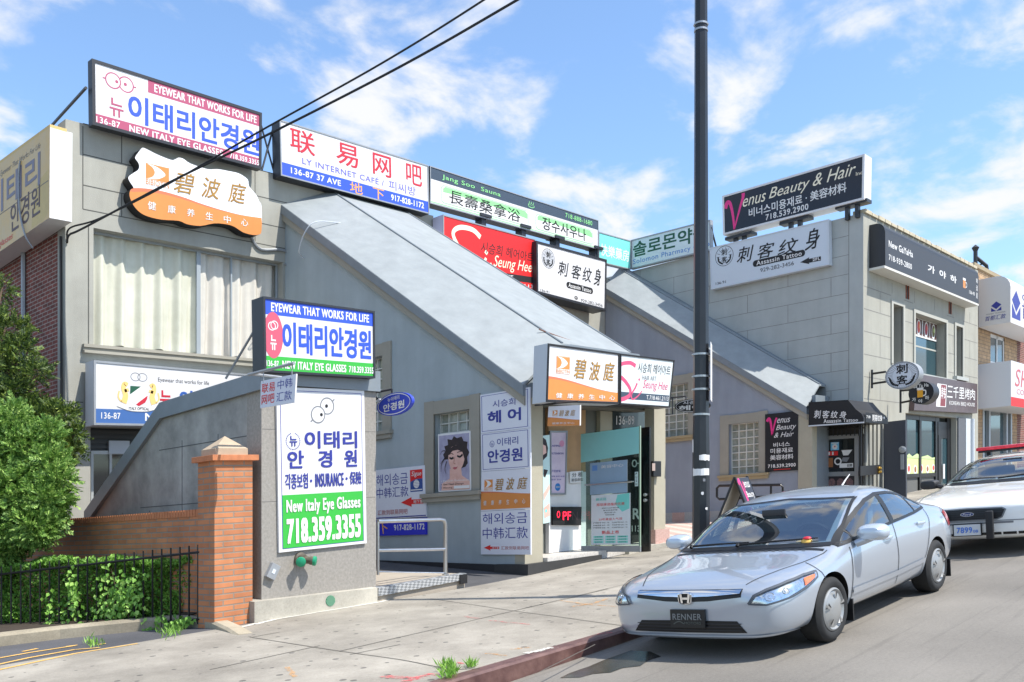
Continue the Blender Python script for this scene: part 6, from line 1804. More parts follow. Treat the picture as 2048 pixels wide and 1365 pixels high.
dq = lambda u0, u1, v0, v1: [bl(q, u0, v1) + NS * .012, bl(q, u1, v1) + NS * .012, bl(q, u1, v0) + NS * .012, bl(q, u0, v0) + NS * .012]
q = qS(SDR, (1162, 1103), (1280, 1103), (1280, 852), (1162, 868))
T = Sign('poster', 'white and aqua price list with red headings taped to the open glass door', 'poster', 's', 0, None, None, None, None, .003, M_WINK, face=mat('price_list_paper', (206, 216, 222), .6), corners=dq(.19, .85, .055, .47), normal=NS)
T.poly(MATS['teal_ink'], [(.68, .02), (.98, .0), (.98, .3), (.8, .36), (.62, .2)]).text('碧波庭', M_TEAL, .12, .06, .40, .12, .01).text('周丽康说维的优惠', M_SCAR, .14, .17, .86, .23, 0)
for i, s_ in enumerate(('面部水光护理疗程', '身体排毒护理', '美白补水', '经络按摩')):
    T.text(s_, M_INK, .28 + .03 * i, .26 + i * .045, .72 - .04 * i, .285 + i * .045, 0)
T.text('23年美容人气项', M_SCAR, .2, .47, .8, .52, 0)
for i in range(3):
    T.text('护理套餐 $68 - 98', M_INK, .05, .55 + i * .05, .47, .575 + i * .05, 0).text('纤体护理 $38 - 78', M_INK, .54, .55 + i * .05, .93, .575 + i * .05, 0)
T.text('新品上市', M_SCAR, .28, .72, .72, .79, .02)
for i in range(3):
    for j in range(3):
        T.rect(M_TEAL, .06 + .31 * i, .825 + .052 * j, .32 + .31 * i, .862 + .052 * j).text('美容护理', M_DGREEN, .10 + .31 * i, .832 + .052 * j, .28 + .31 * i, .855 + .052 * j, 0)
T.done()
T = Sign('poster', 'faded blue paper on the open glass door behind its pull bar', 'poster', 's', 0, None, None, None, None, .003, M_WINK, face=mat('faded_blue_paper', (140, 166, 190), .6, .05, 3), corners=dq(.17, .80, .475, .74), normal=NS)
T.rect(M_SKYINK, .06, .08, .2, .25).text('美容中心', M_WINK, .3, .1, .9, .2, 0).done()
T = Sign('door_sticker', 'narrow white push sticker on the edge of the open glass door', 'sticker', 's', 0, None, None, None, None, .002, M_WINK, face=mat('sticker_aqua', (190, 214, 214), .5), corners=dq(.925, .975, .52, .635), normal=NS)
for i, ch in enumerate('PUSH'):
    T.text(ch, M_INK, .25, .06 + i * .24, .75, .22 + i * .24, .02)
T.done()
T = Sign('door_lettering', 'cut white letters of the salon on the black door beyond the open glass door', 'sign', 's', 15.25, (1262, 915), (1281, 915), (1281, 1070), (1262, 1070), .02, M_BLACK, face=M_BLACK)
T.text('어', M_WINK, .1, .02, 1, .16, .02).text('R', M_WINK, .2, .66, .95, .80, .03).text('113', M_WINK, .1, .88, .95, .96, .02).done()
# posters on the tattoo parlour door
qd = qS(SRW - .07, (1645, 985), (1718, 985), (1718, 868), (1645, 873))
pz = lambda u0, u1, v0, v1: [bl(qd, u0, v1), bl(qd, u1, v1), bl(qd, u1, v0), bl(qd, u0, v0)]
for lb, a, fm in (('small blue and white notice at the top of the tattoo parlour door', (.23, .46, .72, .88), mat('notice_blue', (120, 190, 226), .5)), ('collage of black, white and red tattoo flyers in the middle of the parlour door', (.12, .86, .41, .74), M_INK),
                  ('dark photographs of tattooed backs on the lower half of the parlour door', (.1, .9, -.1, .27), mat('dark_photo', (36, 30, 34), .5))):
    T = Sign('poster', lb, 'poster', 's', 0, None, None, None, None, .004, M_INK, face=fm, corners=pz(*a), normal=NS)
    if 'notice' in lb:
        T.ell(M_WINK, .5, .5, .3); T.ell(M_SCAR, .5, .48, .08); T.rect(M_WINK, .1, .05, .9, .15)
    elif 'collage' in lb:
        T.rect(M_SCAR, .02, .05, .42, .28).rect(M_WINK, .06, .08, .12, .25).rect(M_WINK, .2, .08, .26, .25).poly(M_WINK, [(.55, .02), (.95, .02), (.8, .3), (.62, .3)]).ell(M_WINK, .42, .6, .2); T.ell(M_INK, .42, .6, .13); T.poly(M_GREYINK, [(.6, .4), (.85, .42), (.75, .65), (.55, .6)]).rect(M_WINK, .48, .72, .98, .95).text('招聘', M_INK, .76, .76, .95, .92, .02).rect(food2, .03, .4, .24, .9)
    else:
        for i in range(3):
            cx = .2 + i * .3
            T.poly(mat('tattooed_skin', (140, 104, 96), .6, c2=(70, 60, 74), vscale=22), [(cx - .13, .2), (cx - .05, .08), (cx + .05, .08), (cx + .13, .2), (cx + .1, .7), (cx - .1, .7)])
    T.done()
# ------------------------------------------------------------ cars
M_RUB = mat('tyre_rubber', (30, 31, 32), .8, .2, 30)
M_CHROME = mat('chrome', (225, 228, 232), .06, metal=1.0)
M_HUB = mat('silver_hubcap', (150, 151, 150), .35, metal=.35)
M_TRIMB = mat('black_trim', (16, 17, 19), .45)
M_CABIN = mat('car_interior', (120, 122, 124), .85, .12, 4)
M_CARGL = glassmat('car_glass', (0.66, 0.77, 0.76), 0.26)
M_AMBER = mat('amber_lens', (226, 96, 36), .15, c2=(240, 140, 80), vscale=30)
M_LENS = glassmat('clear_lens', (0.93, 0.96, 0.98), 0.05)
M_REFL = mat('lamp_reflector', (170, 184, 198), .12, metal=.9, c2=(226, 232, 236), vscale=18)
def eval_mesh(o, mods):
    for k, (t, kw) in enumerate(mods):
        m = o.modifiers.new('m%d' % k, t)
        for a, b in kw.items():
            setattr(m, a, b)
    dg = bpy.context.evaluated_depsgraph_get(); dg.update()
    return bpy.data.meshes.new_from_object(o.evaluated_get(dg))
def tmpobj(v, f, mats, mi=None):
    me = bpy.data.meshes.new('tmp'); me.from_pydata([tuple(p) for p in v], [], f)
    for m in mats: me.materials.append(m)
    if mi is not None:
        me.polygons.foreach_set('material_index', [mi] * len(me.polygons))
    bm = bmesh.new(); bm.from_mesh(me); bmesh.ops.recalc_face_normals(bm, faces=bm.faces); bm.to_mesh(me); bm.free()
    o = bpy.data.objects.new('tmp', me); COL.objects.link(o); return o
def pl(P, k):  # point at parameter k along polyline, by x-less arclength
    L = [0]
    for a, b in zip(P, P[1:]): L.append(L[-1] + math.dist(a, b))
    d = k * L[-1]
    for i in range(len(P) - 1):
        if d <= L[i + 1] + 1e-9:
            u = (d - L[i]) / max(L[i + 1] - L[i], 1e-9); return tuple(a + (b - a) * u for a, b in zip(P[i], P[i + 1]))
    return P[-1]
class Car:
    def __init__(self, name, label, st, s_nose, t_c, SX, SZ, paint, xw, roll=.03, pitch=.049):
        self.SX, self.SZ = SX, SZ
        x0 = xw[0]
        hz = h_road(s_nose + x0 * SX, t_c)
        self.ex = Vector((1, 0, pitch + SHEAR_X)) * SX; self.ey = Vector((0, -1, roll - SHEAR_Y)) * SX; self.ez = Vector((-pitch, roll, 1)) * SZ
        c = W(s_nose + x0 * SX, t_c, hz)
        self.o = c - self.ex * x0
        self.t = thing(name, c, label, 'car')
        self.paint = paint
        v, f = [], []
        N = 14
        for x, P in st:
            half = P
            ring = [(x, y, z) for y, z in half] + [(x, -y, z) for y, z in half[1:-1][::-1]]
            v += ring
        N = len(ring)
        for j in range(len(st) - 1):
            for i in range(N):
                a, b = j * N + i, j * N + (i + 1) % N
                f.append((a, b, b + N, a + N))
        f.append(tuple(range(N))[::-1]); f.append(tuple(range((len(st) - 1) * N, len(st) * N)))
        o = tmpobj(v, f, [paint, M_TRIMB])
        self.sub = eval_mesh(o, [('SUBSURF', dict(levels=3, render_levels=3))])
        bpy.data.objects.remove(o)
        self.bvh = BVHTree.FromPolygons([p.co.copy() for p in self.sub.vertices], [tuple(p.vertices) for p in self.sub.polygons])
    def w(self, p): return self.o + self.ex * p[0] + self.ey * p[1] + self.ez * p[2]
    def cut(self, cutters):
        o = bpy.data.objects.new('tmp', self.sub); COL.objects.link(o)
        cs = [tmpobj(v, f, [self.paint, M_TRIMB], 1) for v, f in cutters]
        me = eval_mesh(o, [('BOOLEAN', dict(object=c, operation='DIFFERENCE', solver='EXACT')) for c in cs])
        bpy.data.objects.remove(o)
        for c in cs: bpy.data.objects.remove(c)
        v = [self.w(p.co) for p in me.vertices]; f = [tuple(p.vertices) for p in me.polygons]; mi = [p.material_index for p in me.polygons]
        body = mkobj('body', v, f, [self.paint, M_TRIMB], self.t, True, mi, recalc=False)
        self.body = body; return body
    def hit(self, o, d):
        r = self.bvh.ray_cast(Vector(o), Vector(d).normalized())
        return (r[0], r[1]) if r[0] is not None else (None, None)
    def proj(self, view, u, v, sg=1):
        """side: u=x, v=z   front: u=y, v=z   top: u=x, v=y   corner: u=(x+y)/sqrt2, v=z"""
        if view == 'side': return self.hit((u, 3 * sg, v), (0, -sg, 0))
        if view == 'front': return self.hit((-3, u, v), (1, 0, 0))
        if view == 'back': return self.hit((9, u, v), (-1, 0, 0))
        if view == 'top': return self.hit((u, v * sg, 4), (0, 0, -1))
        q = .70711
        return self.hit((u * q - 3 * q, sg * (u * q + 3 * q), v), (1, -sg, 0))
    def band(self, view, lo, hi, off, n=16, m=6, sg=1, mb=None, thick=0):
        mb = mb or MB(); g = []
        for j in range(m + 1):
            row = []
            for i in range(n + 1):
                a, b = pl(lo, i / n), pl(hi, i / n); k = j / m
                p, nn = self.proj(view, a[0] + (b[0] - a[0]) * k, a[1] + (b[1] - a[1]) * k, sg)
                row.append(None if p is None else self.w(p + nn * off))
            g.append(row)
        idx = {}; vs = []; fs = []
        for j in range(m + 1):
            for i in range(n + 1):
                if g[j][i] is not None: idx[j, i] = len(vs); vs.append(g[j][i])
        for j in range(m):
            for i in range(n):
                q = [(j, i), (j, i + 1), (j + 1, i + 1), (j + 1, i)]
                if all(k in idx for k in q): fs.append(tuple(idx[k] for k in q))
        mb.add(vs, fs); return mb
    def line(self, view, pts, w, off, sg=1, mb=None, sub=5):
        mb = mb or MB(); L = []; R_ = []
        Q = []
        for a, b in zip(pts, pts[1:]):
            Q += [(a[0] + (b[0] - a[0]) * i / sub, a[1] + (b[1] - a[1]) * i / sub) for i in range(sub)]
        Q.append(pts[-1])
        for i, q in enumerate(Q):
            a, b = Q[max(i - 1, 0)], Q[min(i + 1, len(Q) - 1)]
            d = Vector((b[0] - a[0], b[1] - a[1])).normalized(); nx, ny = -d.y * w / 2, d.x * w / 2
            p1, n1 = self.proj(view, q[0] + nx, q[1] + ny, sg); p2, n2 = self.proj(view, q[0] - nx, q[1] - ny, sg)
            if p1 is None or p2 is None: continue
            L.append(self.w(p1 + n1 * off)); R_.append(self.w(p2 + n2 * off))
        k = len(L)
        if k > 1: mb.add(L + R_, [(i, i + 1, k + i + 1, k + i) for i in range(k - 1)])
        return mb
    def box(self, c, d, mb=None):
        mb = mb or MB(); x, y, z = c; a, b, e = [k / 2 for k in d]
        P = [self.w((x + i, y + j, z + k)) for k in (-e, e) for i, j in ((-a, -b), (a, -b), (a, b), (-a, b))]
        return mb.add(P, [(3, 2, 1, 0), (4, 5, 6, 7), (0, 1, 5, 4), (1, 2, 6, 5), (2, 3, 7, 6), (3, 0, 4, 7)])
    def part(self, name, mb, m, parent=None, smooth=True, **k):
        return mb.build(name, m, parent or self.t, smooth, **k)
    def lathe(self, c, ax, prof, n=32):
        ax = Vector(ax).normalized(); x = ax.orthogonal().normalized(); y = ax.cross(x); c = Vector(c)
        if abs(ax.y) > .9: x, y = Vector((1, 0, 0)), Vector((0, 0, 1))
        return MB().loft([[self.w(c + ax * a + (x * math.cos(2 * math.pi * k / n) + y * math.sin(2 * math.pi * k / n)) * r) for k in range(n)] for a, r in prof])
    def wheel(self, x, y, r, sg, rim_r, style):
        wd = .21
        c = (x, y * sg, r)
        o = thing  # noqa
        prof = [(-wd, rim_r), (-wd, r - .04), (-wd + .03, r - .006), (-wd / 2, r), (-.03, r - .006), (-.004, r - .035), (0, r - .06), (-.006, rim_r + .02), (-.02, rim_r), (-.09, rim_r - .005)]
        t = self.part('wheel', self.lathe(c, (0, sg, 0), prof, 40), M_RUB)
        prof = [(-.06, 0.001), (-.06, rim_r + .004), (-.008, rim_r + .004), (.002, rim_r - .012), (-.012, rim_r - .03), (-.002, rim_r - .06), (.012, rim_r * .5), (.018, .05), (.018, .0005)]
        mb = self.lathe(c, (0, sg, 0), prof, 40); mb.mi = 1
        for k in range(5 if style == 5 else 7):
            a = 2 * math.pi * (k + .25) / (5 if style == 5 else 7)
            R1, R2 = rim_r * .52, rim_r * .83
            P = [(R1, -.05), (R2, -.22), (R2 * 1.03, -.08), (R1 * 1.02, .04)] if style == 5 else [(rim_r * .6, -.12), (rim_r * .8, -.12), (rim_r * .8, .12), (rim_r * .6, .12)]
            q = []
            for rr, da in P:
                q.append(self.w((x + math.cos(a + da) * rr, (y + .0165) * sg, r + math.sin(a + da) * rr)))
            mb.poly(*q)
        if style == 5:
            mb.mi = 2
            for k in range(5):
                a = 2 * math.pi * (k + .25) / 5
                q = [self.w((x + math.cos(a + da) * rr, (y + .017) * sg, r + math.sin(a + da) * rr)) for rr, da in ((rim_r * .54, .05), (rim_r * .84, -.06), (rim_r * .86, .10), (rim_r * .56, .12))]
                mb.poly(*q)
        self.part('rim', mb, [M_HUB, M_TRIMB, M_CHROME], t, True, recalc=False)
        return t
def prismY(outline, y0, y1):
    k = len(outline)
    v = [(x, y0, z) for x, z in outline] + [(x, y1, z) for x, z in outline]
    return v, [tuple(range(k)), tuple(range(k, 2 * k))[::-1]] + [(i, k + i, k + (i + 1) % k, (i + 1) % k) for i in range(k)]
def prismX(outline, x0, x1):
    k = len(outline)
    v = [(x0, y, z) for y, z in outline] + [(x1, y, z) for y, z in outline]
    return v, [tuple(range(k)), tuple(range(k, 2 * k))[::-1]] + [(i, k + i, k + (i + 1) % k, (i + 1) % k) for i in range(k)]
def wellc(x, r, z, sg, y0=.56, y1=1.2):
    return prismY([(x + math.cos(2 * math.pi * k / 40) * r, z + math.sin(2 * math.pi * k / 40) * r) for k in range(40)], sg * y0, sg * y1)
def sec(zb, wb, c, d, e, f, g, zt):
    return [(0, zb), (wb, zb), c, d, e, f, g, (0, zt)]
# ---- silver compact sedan
paint = mat('silver_blue_paint', (172, 180, 190), .28, metal=.5, coat=1.0)
st = [
    (-.015, sec(.22, .50, (.60, .28), (.655, .46), (.64, .565), (.53, .615), (.30, .635), .64)),
    (.05, sec(.185, .62, (.73, .26), (.765, .46), (.745, .60), (.63, .665), (.36, .685), .69)),
    (.17, sec(.175, .70, (.815, .25), (.845, .49), (.82, .65), (.69, .715), (.40, .735), .74)),
    (.36, sec(.175, .73, (.86, .26), (.885, .52), (.865, .70), (.72, .765), (.43, .785), .79)),
    (.60, sec(.18, .74, (.872, .27), (.893, .55), (.868, .735), (.735, .795), (.45, .815), .82)),
    (.88, sec(.18, .75, (.876, .28), (.900, .58), (.880, .78), (.745, .835), (.46, .857), .862)),
    (1.06, sec(.18, .75, (.870, .28), (.900, .60), (.880, .815), (.755, .87), (.48, .89), .895)),
    (1.28, sec(.18, .75, (.868, .28), (.898, .60), (.875, .86), (.775, .945), (.60, .985), 1.00)),
    (1.62, sec(.18, .75, (.868, .28), (.898, .60), (.872, .90), (.785, 1.07), (.70, 1.165), 1.20)),
    (1.98, sec(.18, .75, (.868, .28), (.898, .61), (.872, .925), (.765, 1.19), (.70, 1.33), 1.37)),
    (2.42, sec(.18, .75, (.868, .28), (.898, .61), (.872, .945), (.745, 1.25), (.67, 1.41), 1.455)),
    (2.85, sec(.18, .75, (.868, .28), (.898, .62), (.872, .96), (.73, 1.245), (.645, 1.41), 1.46)),
    (3.25, sec(.19, .75, (.87, .29), (.900, .63), (.868, .98), (.70, 1.19), (.56, 1.32), 1.37)),
    (3.62, sec(.20, .75, (.87, .30), (.900, .64), (.860, .995), (.71, 1.09), (.57, 1.175), 1.215)),
    (3.95, sec(.22, .74, (.86, .31), (.888, .64), (.835, .99), (.71, 1.045), (.52, 1.075), 1.09)),
    (4.28, sec(.25, .70, (.82, .34), (.85, .63), (.79, .955), (.67, 1.01), (.47, 1.03), 1.04)),
    (4.46, sec(.30, .62, (.74, .38), (.76, .62), (.71, .89), (.59, .955), (.4, .97), .98)),
    (4.50, sec(.36, .50, (.62, .42), (.64, .60), (.60, .84), (.50, .91), (.34, .925), .93)),
]
SXH, SZH = 1.083, .945
xf_, xr_ = .875, 3.575
car = Car('sedan_car', 'silver four door sedan parked at the kerb, nearest the camera', st, 8.257 - xf_ * SXH + .04, 4.44, SXH, SZH, paint, (xf_, xr_))
dlo = [(1.20, .895), (1.52, .925), (2.4, .985), (3.1, 1.02), (3.46, 1.05), (3.44, 1.085), (3.28, 1.17), (3.02, 1.26), (2.7, 1.305), (2.4, 1.315), (2.1, 1.27), (1.86, 1.195), (1.6, 1.09), (1.38, .985)]
ins = lambda o, k, cx, cz: [(cx + (x - cx) * k, cz + (z - cz) * k) for x, z in o]
cutters = [wellc(xf_, .365, .315, 1), wellc(xf_, .365, .315, -1), wellc(xr_, .36, .315, 1), wellc(xr_, .36, .315, -1)]
cutters.append(prismY(ins(dlo, .95, 2.42, 1.12), -1.5, 1.5))
ws = [(-.72, .935), (.72, .935), (.68, 1.07), (.645, 1.22), (.60, 1.315), (-.60, 1.315), (-.645, 1.22), (-.67, 1.07)]
cutters.append(prismX(ins(ws, .955, 0, 1.14), -.5, 2.6))
cutters.append(prismX([(-.56, 1.10), (.56, 1.10), (.5, 1.33), (-.5, 1.33)], 2.5, 6))
body = car.cut(cutters)
bp_ = lambda n, v, lo, hi, off, m, sg=1, n_=16, m_=6, parent=None: car.part(n, car.band(v, lo, hi, off, n_, m_, sg), m, parent)
# glazing
wlo = [(-.77, .985), (-.5, .985), (0, .99), (.5, .985), (.77, .985)]; whi = [(-.535, 1.385), (-.3, 1.395), (0, 1.40), (.3, 1.395), (.535, 1.385)]
wind = bp_('windscreen', 'front', [(-.745, .918), (0, .922), (.745, .918)], [(-.62, 1.305), (0, 1.338), (.62, 1.305)], .006, M_CARGL, n_=24, m_=14)
mb = MB(); car.line('front', [(-.76, .912), (-.4, .917), (0, .919), (.4, .917), (.76, .912)], .03, .009, mb=mb)
for sg in (1, -1):
    car.line('front', [(.765 * sg, .91), (.735 * sg, 1.04), (.69 * sg, 1.18), (.63 * sg, 1.312)], .022, .009, mb=mb)
car.line('front', [(-.625, 1.312), (0, 1.346), (.625, 1.312)], .014, .009, mb=mb)
car.part('windscreen_seal', mb, M_TRIMB, wind, recalc=False)
bp_('rear_window', 'back', [(-.60, 1.09), (.60, 1.09)], [(-.5, 1.35), (.5, 1.35)], .006, M_CARGL, n_=16, m_=10)
def dz(x, top):
    P = dlo[:5] if not top else [dlo[0]] + dlo[:4:-1]
    for a, b in zip(P, P[1:]):
        if a[0] <= x <= b[0]: return a[1] + (b[1] - a[1]) * (x - a[0]) / (b[0] - a[0])
    return P[-1][1]
for sg in (1, -1):
    for nm, x0, x1 in (('quarter_light', 1.24, 1.46), ('door_window', 1.49, 2.36), ('door_window', 2.46, 3.12), ('quarter_light', 3.15, 3.43)):
        X = [x0 + (x1 - x0) * i / 8 for i in range(9)]
        bp_(nm, 'side', [(x, dz(x, 0) + .004) for x in X], [(x, max(dz(x, 1), dz(x, 0) + .01) - .004) for x in X], .006, M_CARGL, sg)
    mb = MB(); car.line('side', dlo + [dlo[0]], .030, .009, sg, mb)
    for a, b in (((1.475, .925), (1.46, 1.03)), ((3.14, 1.02), (3.09, 1.24))):
        car.line('side', [a, b], .024, .009, sg, mb)
    car.part('window_seal', mb, M_TRIMB, recalc=False)
    car.part('door_pillar', car.line('side', [(2.42, .98), (2.40, 1.32)], .10, .010, sg), M_TRIMB, recalc=False)
    mb = MB(); car.line('side', [(1.30, .22), (1.30, .45), (1.32, .70), (1.34, .86)], .012, .004, sg, mb)
    car.line('side', [(2.42, .24), (2.44, .6), (2.42, .975)], .012, .004, sg, mb); car.line('side', [(3.16, .42), (3.26, .55), (3.36, .75), (3.44, .90), (3.44, 1.03)], .012, .004, sg, mb)
    car.line('side', [(1.30, .245), (2.4, .245), (3.1, .27), (3.16, .42)], .008, .004, sg, mb)
    car.line('corner', [(1.02, .80), (1.12, .70), (1.165, .62)], .006, .004, sg, mb)
    car.part('door_seam', mb, mat('panel_gap', (40, 44, 50), .7), recalc=False)
    # rubbing strip
    mb = MB()
    car.band('side', [(1.32, .385), (2.4, .395), (3.18, .425)], [(1.32, .445), (2.4, .450), (3.18, .475)], .012, 20, 3, sg, mb)
    car.part('side_moulding', mb, paint, recalc=False)
    for hx, hz in ((2.20, .845), (3.15, .895)):
        p, nn = car.proj('side', hx, hz, sg)
        mb = MB(); mb.loft([[car.w(p + Vector((dx, sg * (.012 + .028 * math.sin(math.pi * min(max((dx + .11) / .22, .0), 1))) + math.cos(a) * .010, math.sin(a) * .018)))
                            for a in [2 * math.pi * k / 8 for k in range(8)]] for dx in (-.11, -.09, -.05, 0, .05, .09, .11)])
        car.part('door_handle', mb, mat('light_silver', (190, 200, 212), .34, metal=.4, coat=.6))
        mb = MB(); mb.loft([[car.w(p + nn * .003 + Vector((math.cos(a) * .055, 0, -.028 + math.sin(a) * .026))) for a in [2 * math.pi * k / 12 for k in range(12)]], [car.w(p + nn * .004 + Vector((math.cos(a) * .02, 0, -.028 + math.sin(a) * .01))) for a in [2 * math.pi * k / 12 for k in range(12)]]])
        car.part('handle_recess', mb, mat('recess_grey', (120, 130, 142), .4, metal=.4))
    # mirror
    c = Vector((1.52, sg * 1.00, .975))
    mb = MB(); rings = []
    for x, ry, rz in ((-.10, .03, .02), (-.09, .09, .055), (-.05, .125, .075), (0, .135, .085), (.045, .135, .088), (.06, .12, .08)):
        rings.append([car.w(c + Vector((x, abs(math.cos(a)) ** .7 * math.copysign(1, math.cos(a)) * ry, abs(math.sin(a)) ** .7 * math.copysign(1, math.sin(a)) * rz))) for a in [2 * math.pi * k / 20 for k in range(20)]])
    mb.loft(rings); mi_ = car.part('wing_mirror', mb, MATS['light_silver'])
    mb = MB(); mb.tube([car.w((1.46, sg * .87, .875)), car.w((1.47, sg * .93, .90)), car.w((1.51, sg * .98, .935))], [.035, .04, .05], 10); car.part('mirror_stalk', mb, paint, mi_)
    mb = MB(); mb.loft([[car.w(c + Vector((.0615, math.cos(a) * .11, math.sin(a) * .07))) for a in [2 * math.pi * k / 16 for k in range(16)]], [car.w(c + Vector((.062, math.cos(a) * .001, math.sin(a) * .001))) for a in [2 * math.pi * k / 16 for k in range(16)]]]); car.part('mirror_glass', mb, M_CHROME, mi_)
    # lamps
    lo = [(.405, .535), (.52, .522), (.72, .560), (.90, .615), (1.035, .675)]; hi = [(.445, .605), (.54, .642), (.72, .685), (.90, .715), (1.04, .722)]
    hl = bp_('headlight', 'corner', lo, hi, .004, M_REFL, sg, 18, 6)
    bp_('lamp_cover', 'corner', lo, hi, .020, M_LENS, sg, 18, 6, hl)
    mb = MB(); car.line('corner', lo + hi[::-1] + [lo[0]], .016, .021, sg, mb); car.part('lamp_surround', mb, mat('lamp_edge', (70, 76, 84), .4), hl, recalc=False)
    bp_('turn_signal', 'corner', [(.885, .628), (.96, .655), (1.02, .68)], [(.89, .692), (.96, .70), (1.025, .704)], .010, M_AMBER, sg, 8, 4, hl)
    for u_, v_, r_ in ((.55, .588, .040), (.69, .622, .034)):
        p, nn = car.proj('corner', u_, v_, sg)
        car.part('bulb_reflector', car.lathe(p + nn * .004, nn, [(0, r_), (.004, r_), (.001, r_ * .9), (-.01, r_ * .5), (.008, r_ * .35), (.010, .001)], 20), M_CHROME, hl)
    # tail lamps
    bp_('tail_light', 'side', [(4.12, .74), (4.30, .76), (4.40, .78)], [(4.0, .93), (4.2, .95), (4.38, .93)], .006, mat('red_lens', (150, 20, 24), .15), sg, 8, 4)
    for xw_, off_ in ((xf_, 0), (xr_, 0)):
        car.wheel(xw_, .895, .317, sg, .205, 5)
        mb = car.box((xw_ + .42, sg * .80, .23), (.02, .17, .22)); car.part('mud_flap', mb, M_TRIMB, smooth=False)
# bonnet shut lines, wipers, cowl
for sg in (1, -1):
    mb = MB(); car.line('top', [(.10, .50), (.35, .61), (.7, .71), (1.0, .765), (1.08, .765)], .009, .003, sg, mb)
    car.part('bonnet_gap', mb, MATS['panel_gap'], recalc=False)
mb = MB(); car.line('top', [(1.07, -.74), (1.04, -.4), (1.03, 0), (1.04, .4), (1.07, .74)], .045, .004, 1, mb); car.part('cowl', mb, M_TRIMB, recalc=False)
mb = MB()
for y in [i * .07 - .56 for i in range(17)]:
    car.line('top', [(1.0 + abs(y) * .04, y), (1.0 + abs(y) * .04, y + .035)], .016, .004, 1, mb, 2)
car.part('cowl_vent', mb, mat('vent_shadow', (90, 98, 106), .7), recalc=False)
for y0, y1, z1 in ((-.10, .62, .955), (-.62, -.02, .95)):
    p0, n0 = car.proj('front', y0, .925); p1, n1 = car.proj('front', y1, z1); pm, nm_ = car.proj('front', (y0 + y1) / 2, (.925 + z1) / 2)
    mb = MB(); mb.tube([car.w(p0 + n0 * .035), car.w(pm + nm_ * .035), car.w(p1 + n1 * .025)], [.012, .010, .006], 6); mb.tube([car.w(p0 + n0 * .02 + Vector((-.03, 0, 0))), car.w(p0 + n0 * .045)], .018, 8)
    car.part('wiper', mb, M_TRIMB)
# front: chrome bar, slots, badge, intake, plate
bp_('grille', 'front', [(-.50, .595), (-.2, .56), (0, .555), (.2, .56), (.50, .595)], [(-.50, .665), (0, .665), (.50, .665)], .004, M_TRIMB, n_=24, m_=5)
gb = bp_('chrome_bar', 'front', [(-.49, .625), (-.2, .605), (0, .600), (.2, .605), (.49, .625)], [(-.50, .655), (0, .655), (.50, .655)], .016, M_CHROME, n_=24, m_=4)
p, nn = car.proj('front', 0, .60)
em = MB()
def rr_ring(k, off):
    return [car.w(Vector((p.x - off, math.copysign(abs(math.cos(a)) ** .45, math.cos(a)) * .066 * k * (1 + .16 * math.sin(a)), .592 + math.copysign(abs(math.sin(a)) ** .45, math.sin(a)) * .056 * k))) for a in [2 * math.pi * j / 28 for j in range(28)]]
em.loft([rr_ring(1, .0), rr_ring(1, .03), rr_ring(.86, .034), rr_ring(.84, .024)], caps=False); bd = car.part('badge', em, M_CHROME)
em = MB(); em.poly(*rr_ring(.9, .022)); car.part('badge_field', em, M_TRIMB, bd, recalc=False)
em = MB(); x_ = p.x - .030
def hq(*yz): em.poly(*[car.w((x_, y, .592 + z)) for y, z in yz])
for sg in (1, -1):
    hq((sg * .052, .044), (sg * .030, .044), (sg * .020, -.044), (sg * .038, -.044))
hq((-.030, .010), (.030, .010), (.027, -.010), (-.027, -.010))
car.part('badge_letter', em, M_CHROME, bd, recalc=False)
bp_('air_intake', 'front', [(-.54, .265), (0, .26), (.54, .265)], [(-.46, .375), (0, .38), (.46, .375)], .004, M_TRIMB, n_=24, m_=6)
mb = MB()
for z in (.29, .32, .35):
    car.line('front', [(-.5, z), (0, z), (.5, z)], .008, .012, mb=mb)
car.part('intake_bar', mb, M_DARK, recalc=False)
px, _ = car.proj('front', 0, .40)
mb = car.box((px.x - .02, 0.02, .40), (.02, .33, .175)); plate = car.part('number_plate', mb, mat('plate_frame', (28, 30, 32), .35), smooth=False)
pc_ = lambda y, z: car.w((px.x - .034, y, z))
T = Sign.__new__(Sign); T.t = plate; T.N = -car.ex.normalized(); T.q = [pc_(.02 + .165, .4875), pc_(.02 - .165, .4875), pc_(.02 - .165, .3125), pc_(.02 + .165, .3125)]
T.q = [T.q[1], T.q[0], T.q[3], T.q[2]] if (T.q[0] - T.q[1]).dot(Vector((CS, -SN, 0))) > 0 else T.q
T.w, T.h, T.art, T.mats, T.z = .33, .175, MB(), [M_INK], .0
plm = mat('plate_lettering', (126, 128, 128), .5); T.text('RENNER', plm, .08, .22, .92, .56, .02).text('MOTORS', mat('plate_small', (84, 88, 84), .5), .42, .66, .9, .80, .01)
T.ribbon(MATS['plate_small'], [(.10, .80), (.2, .68), (.3, .66), (.40, .78)], .05, 4); T.art.build('plate_emblem', T.mats, plate, recalc=False)
mb = MB(); car.line('front', [(-.8, .245), (-.6, .235), (0, .23), (.6, .235), (.8, .245)], .016, .010, mb=mb); car.part('bumper_lip', mb, MATS['light_silver'], recalc=False)
mb = MB(); a_ = car.w((3.15, .05, 1.375)); mb.tube([a_, a_ + Vector((.10, -.02, .10)), a_ + Vector((.20, -.03, .17))], [.012, .008, .005], 6); car.part('aerial', mb, mat('aerial_grey', (206, 206, 206), .4))
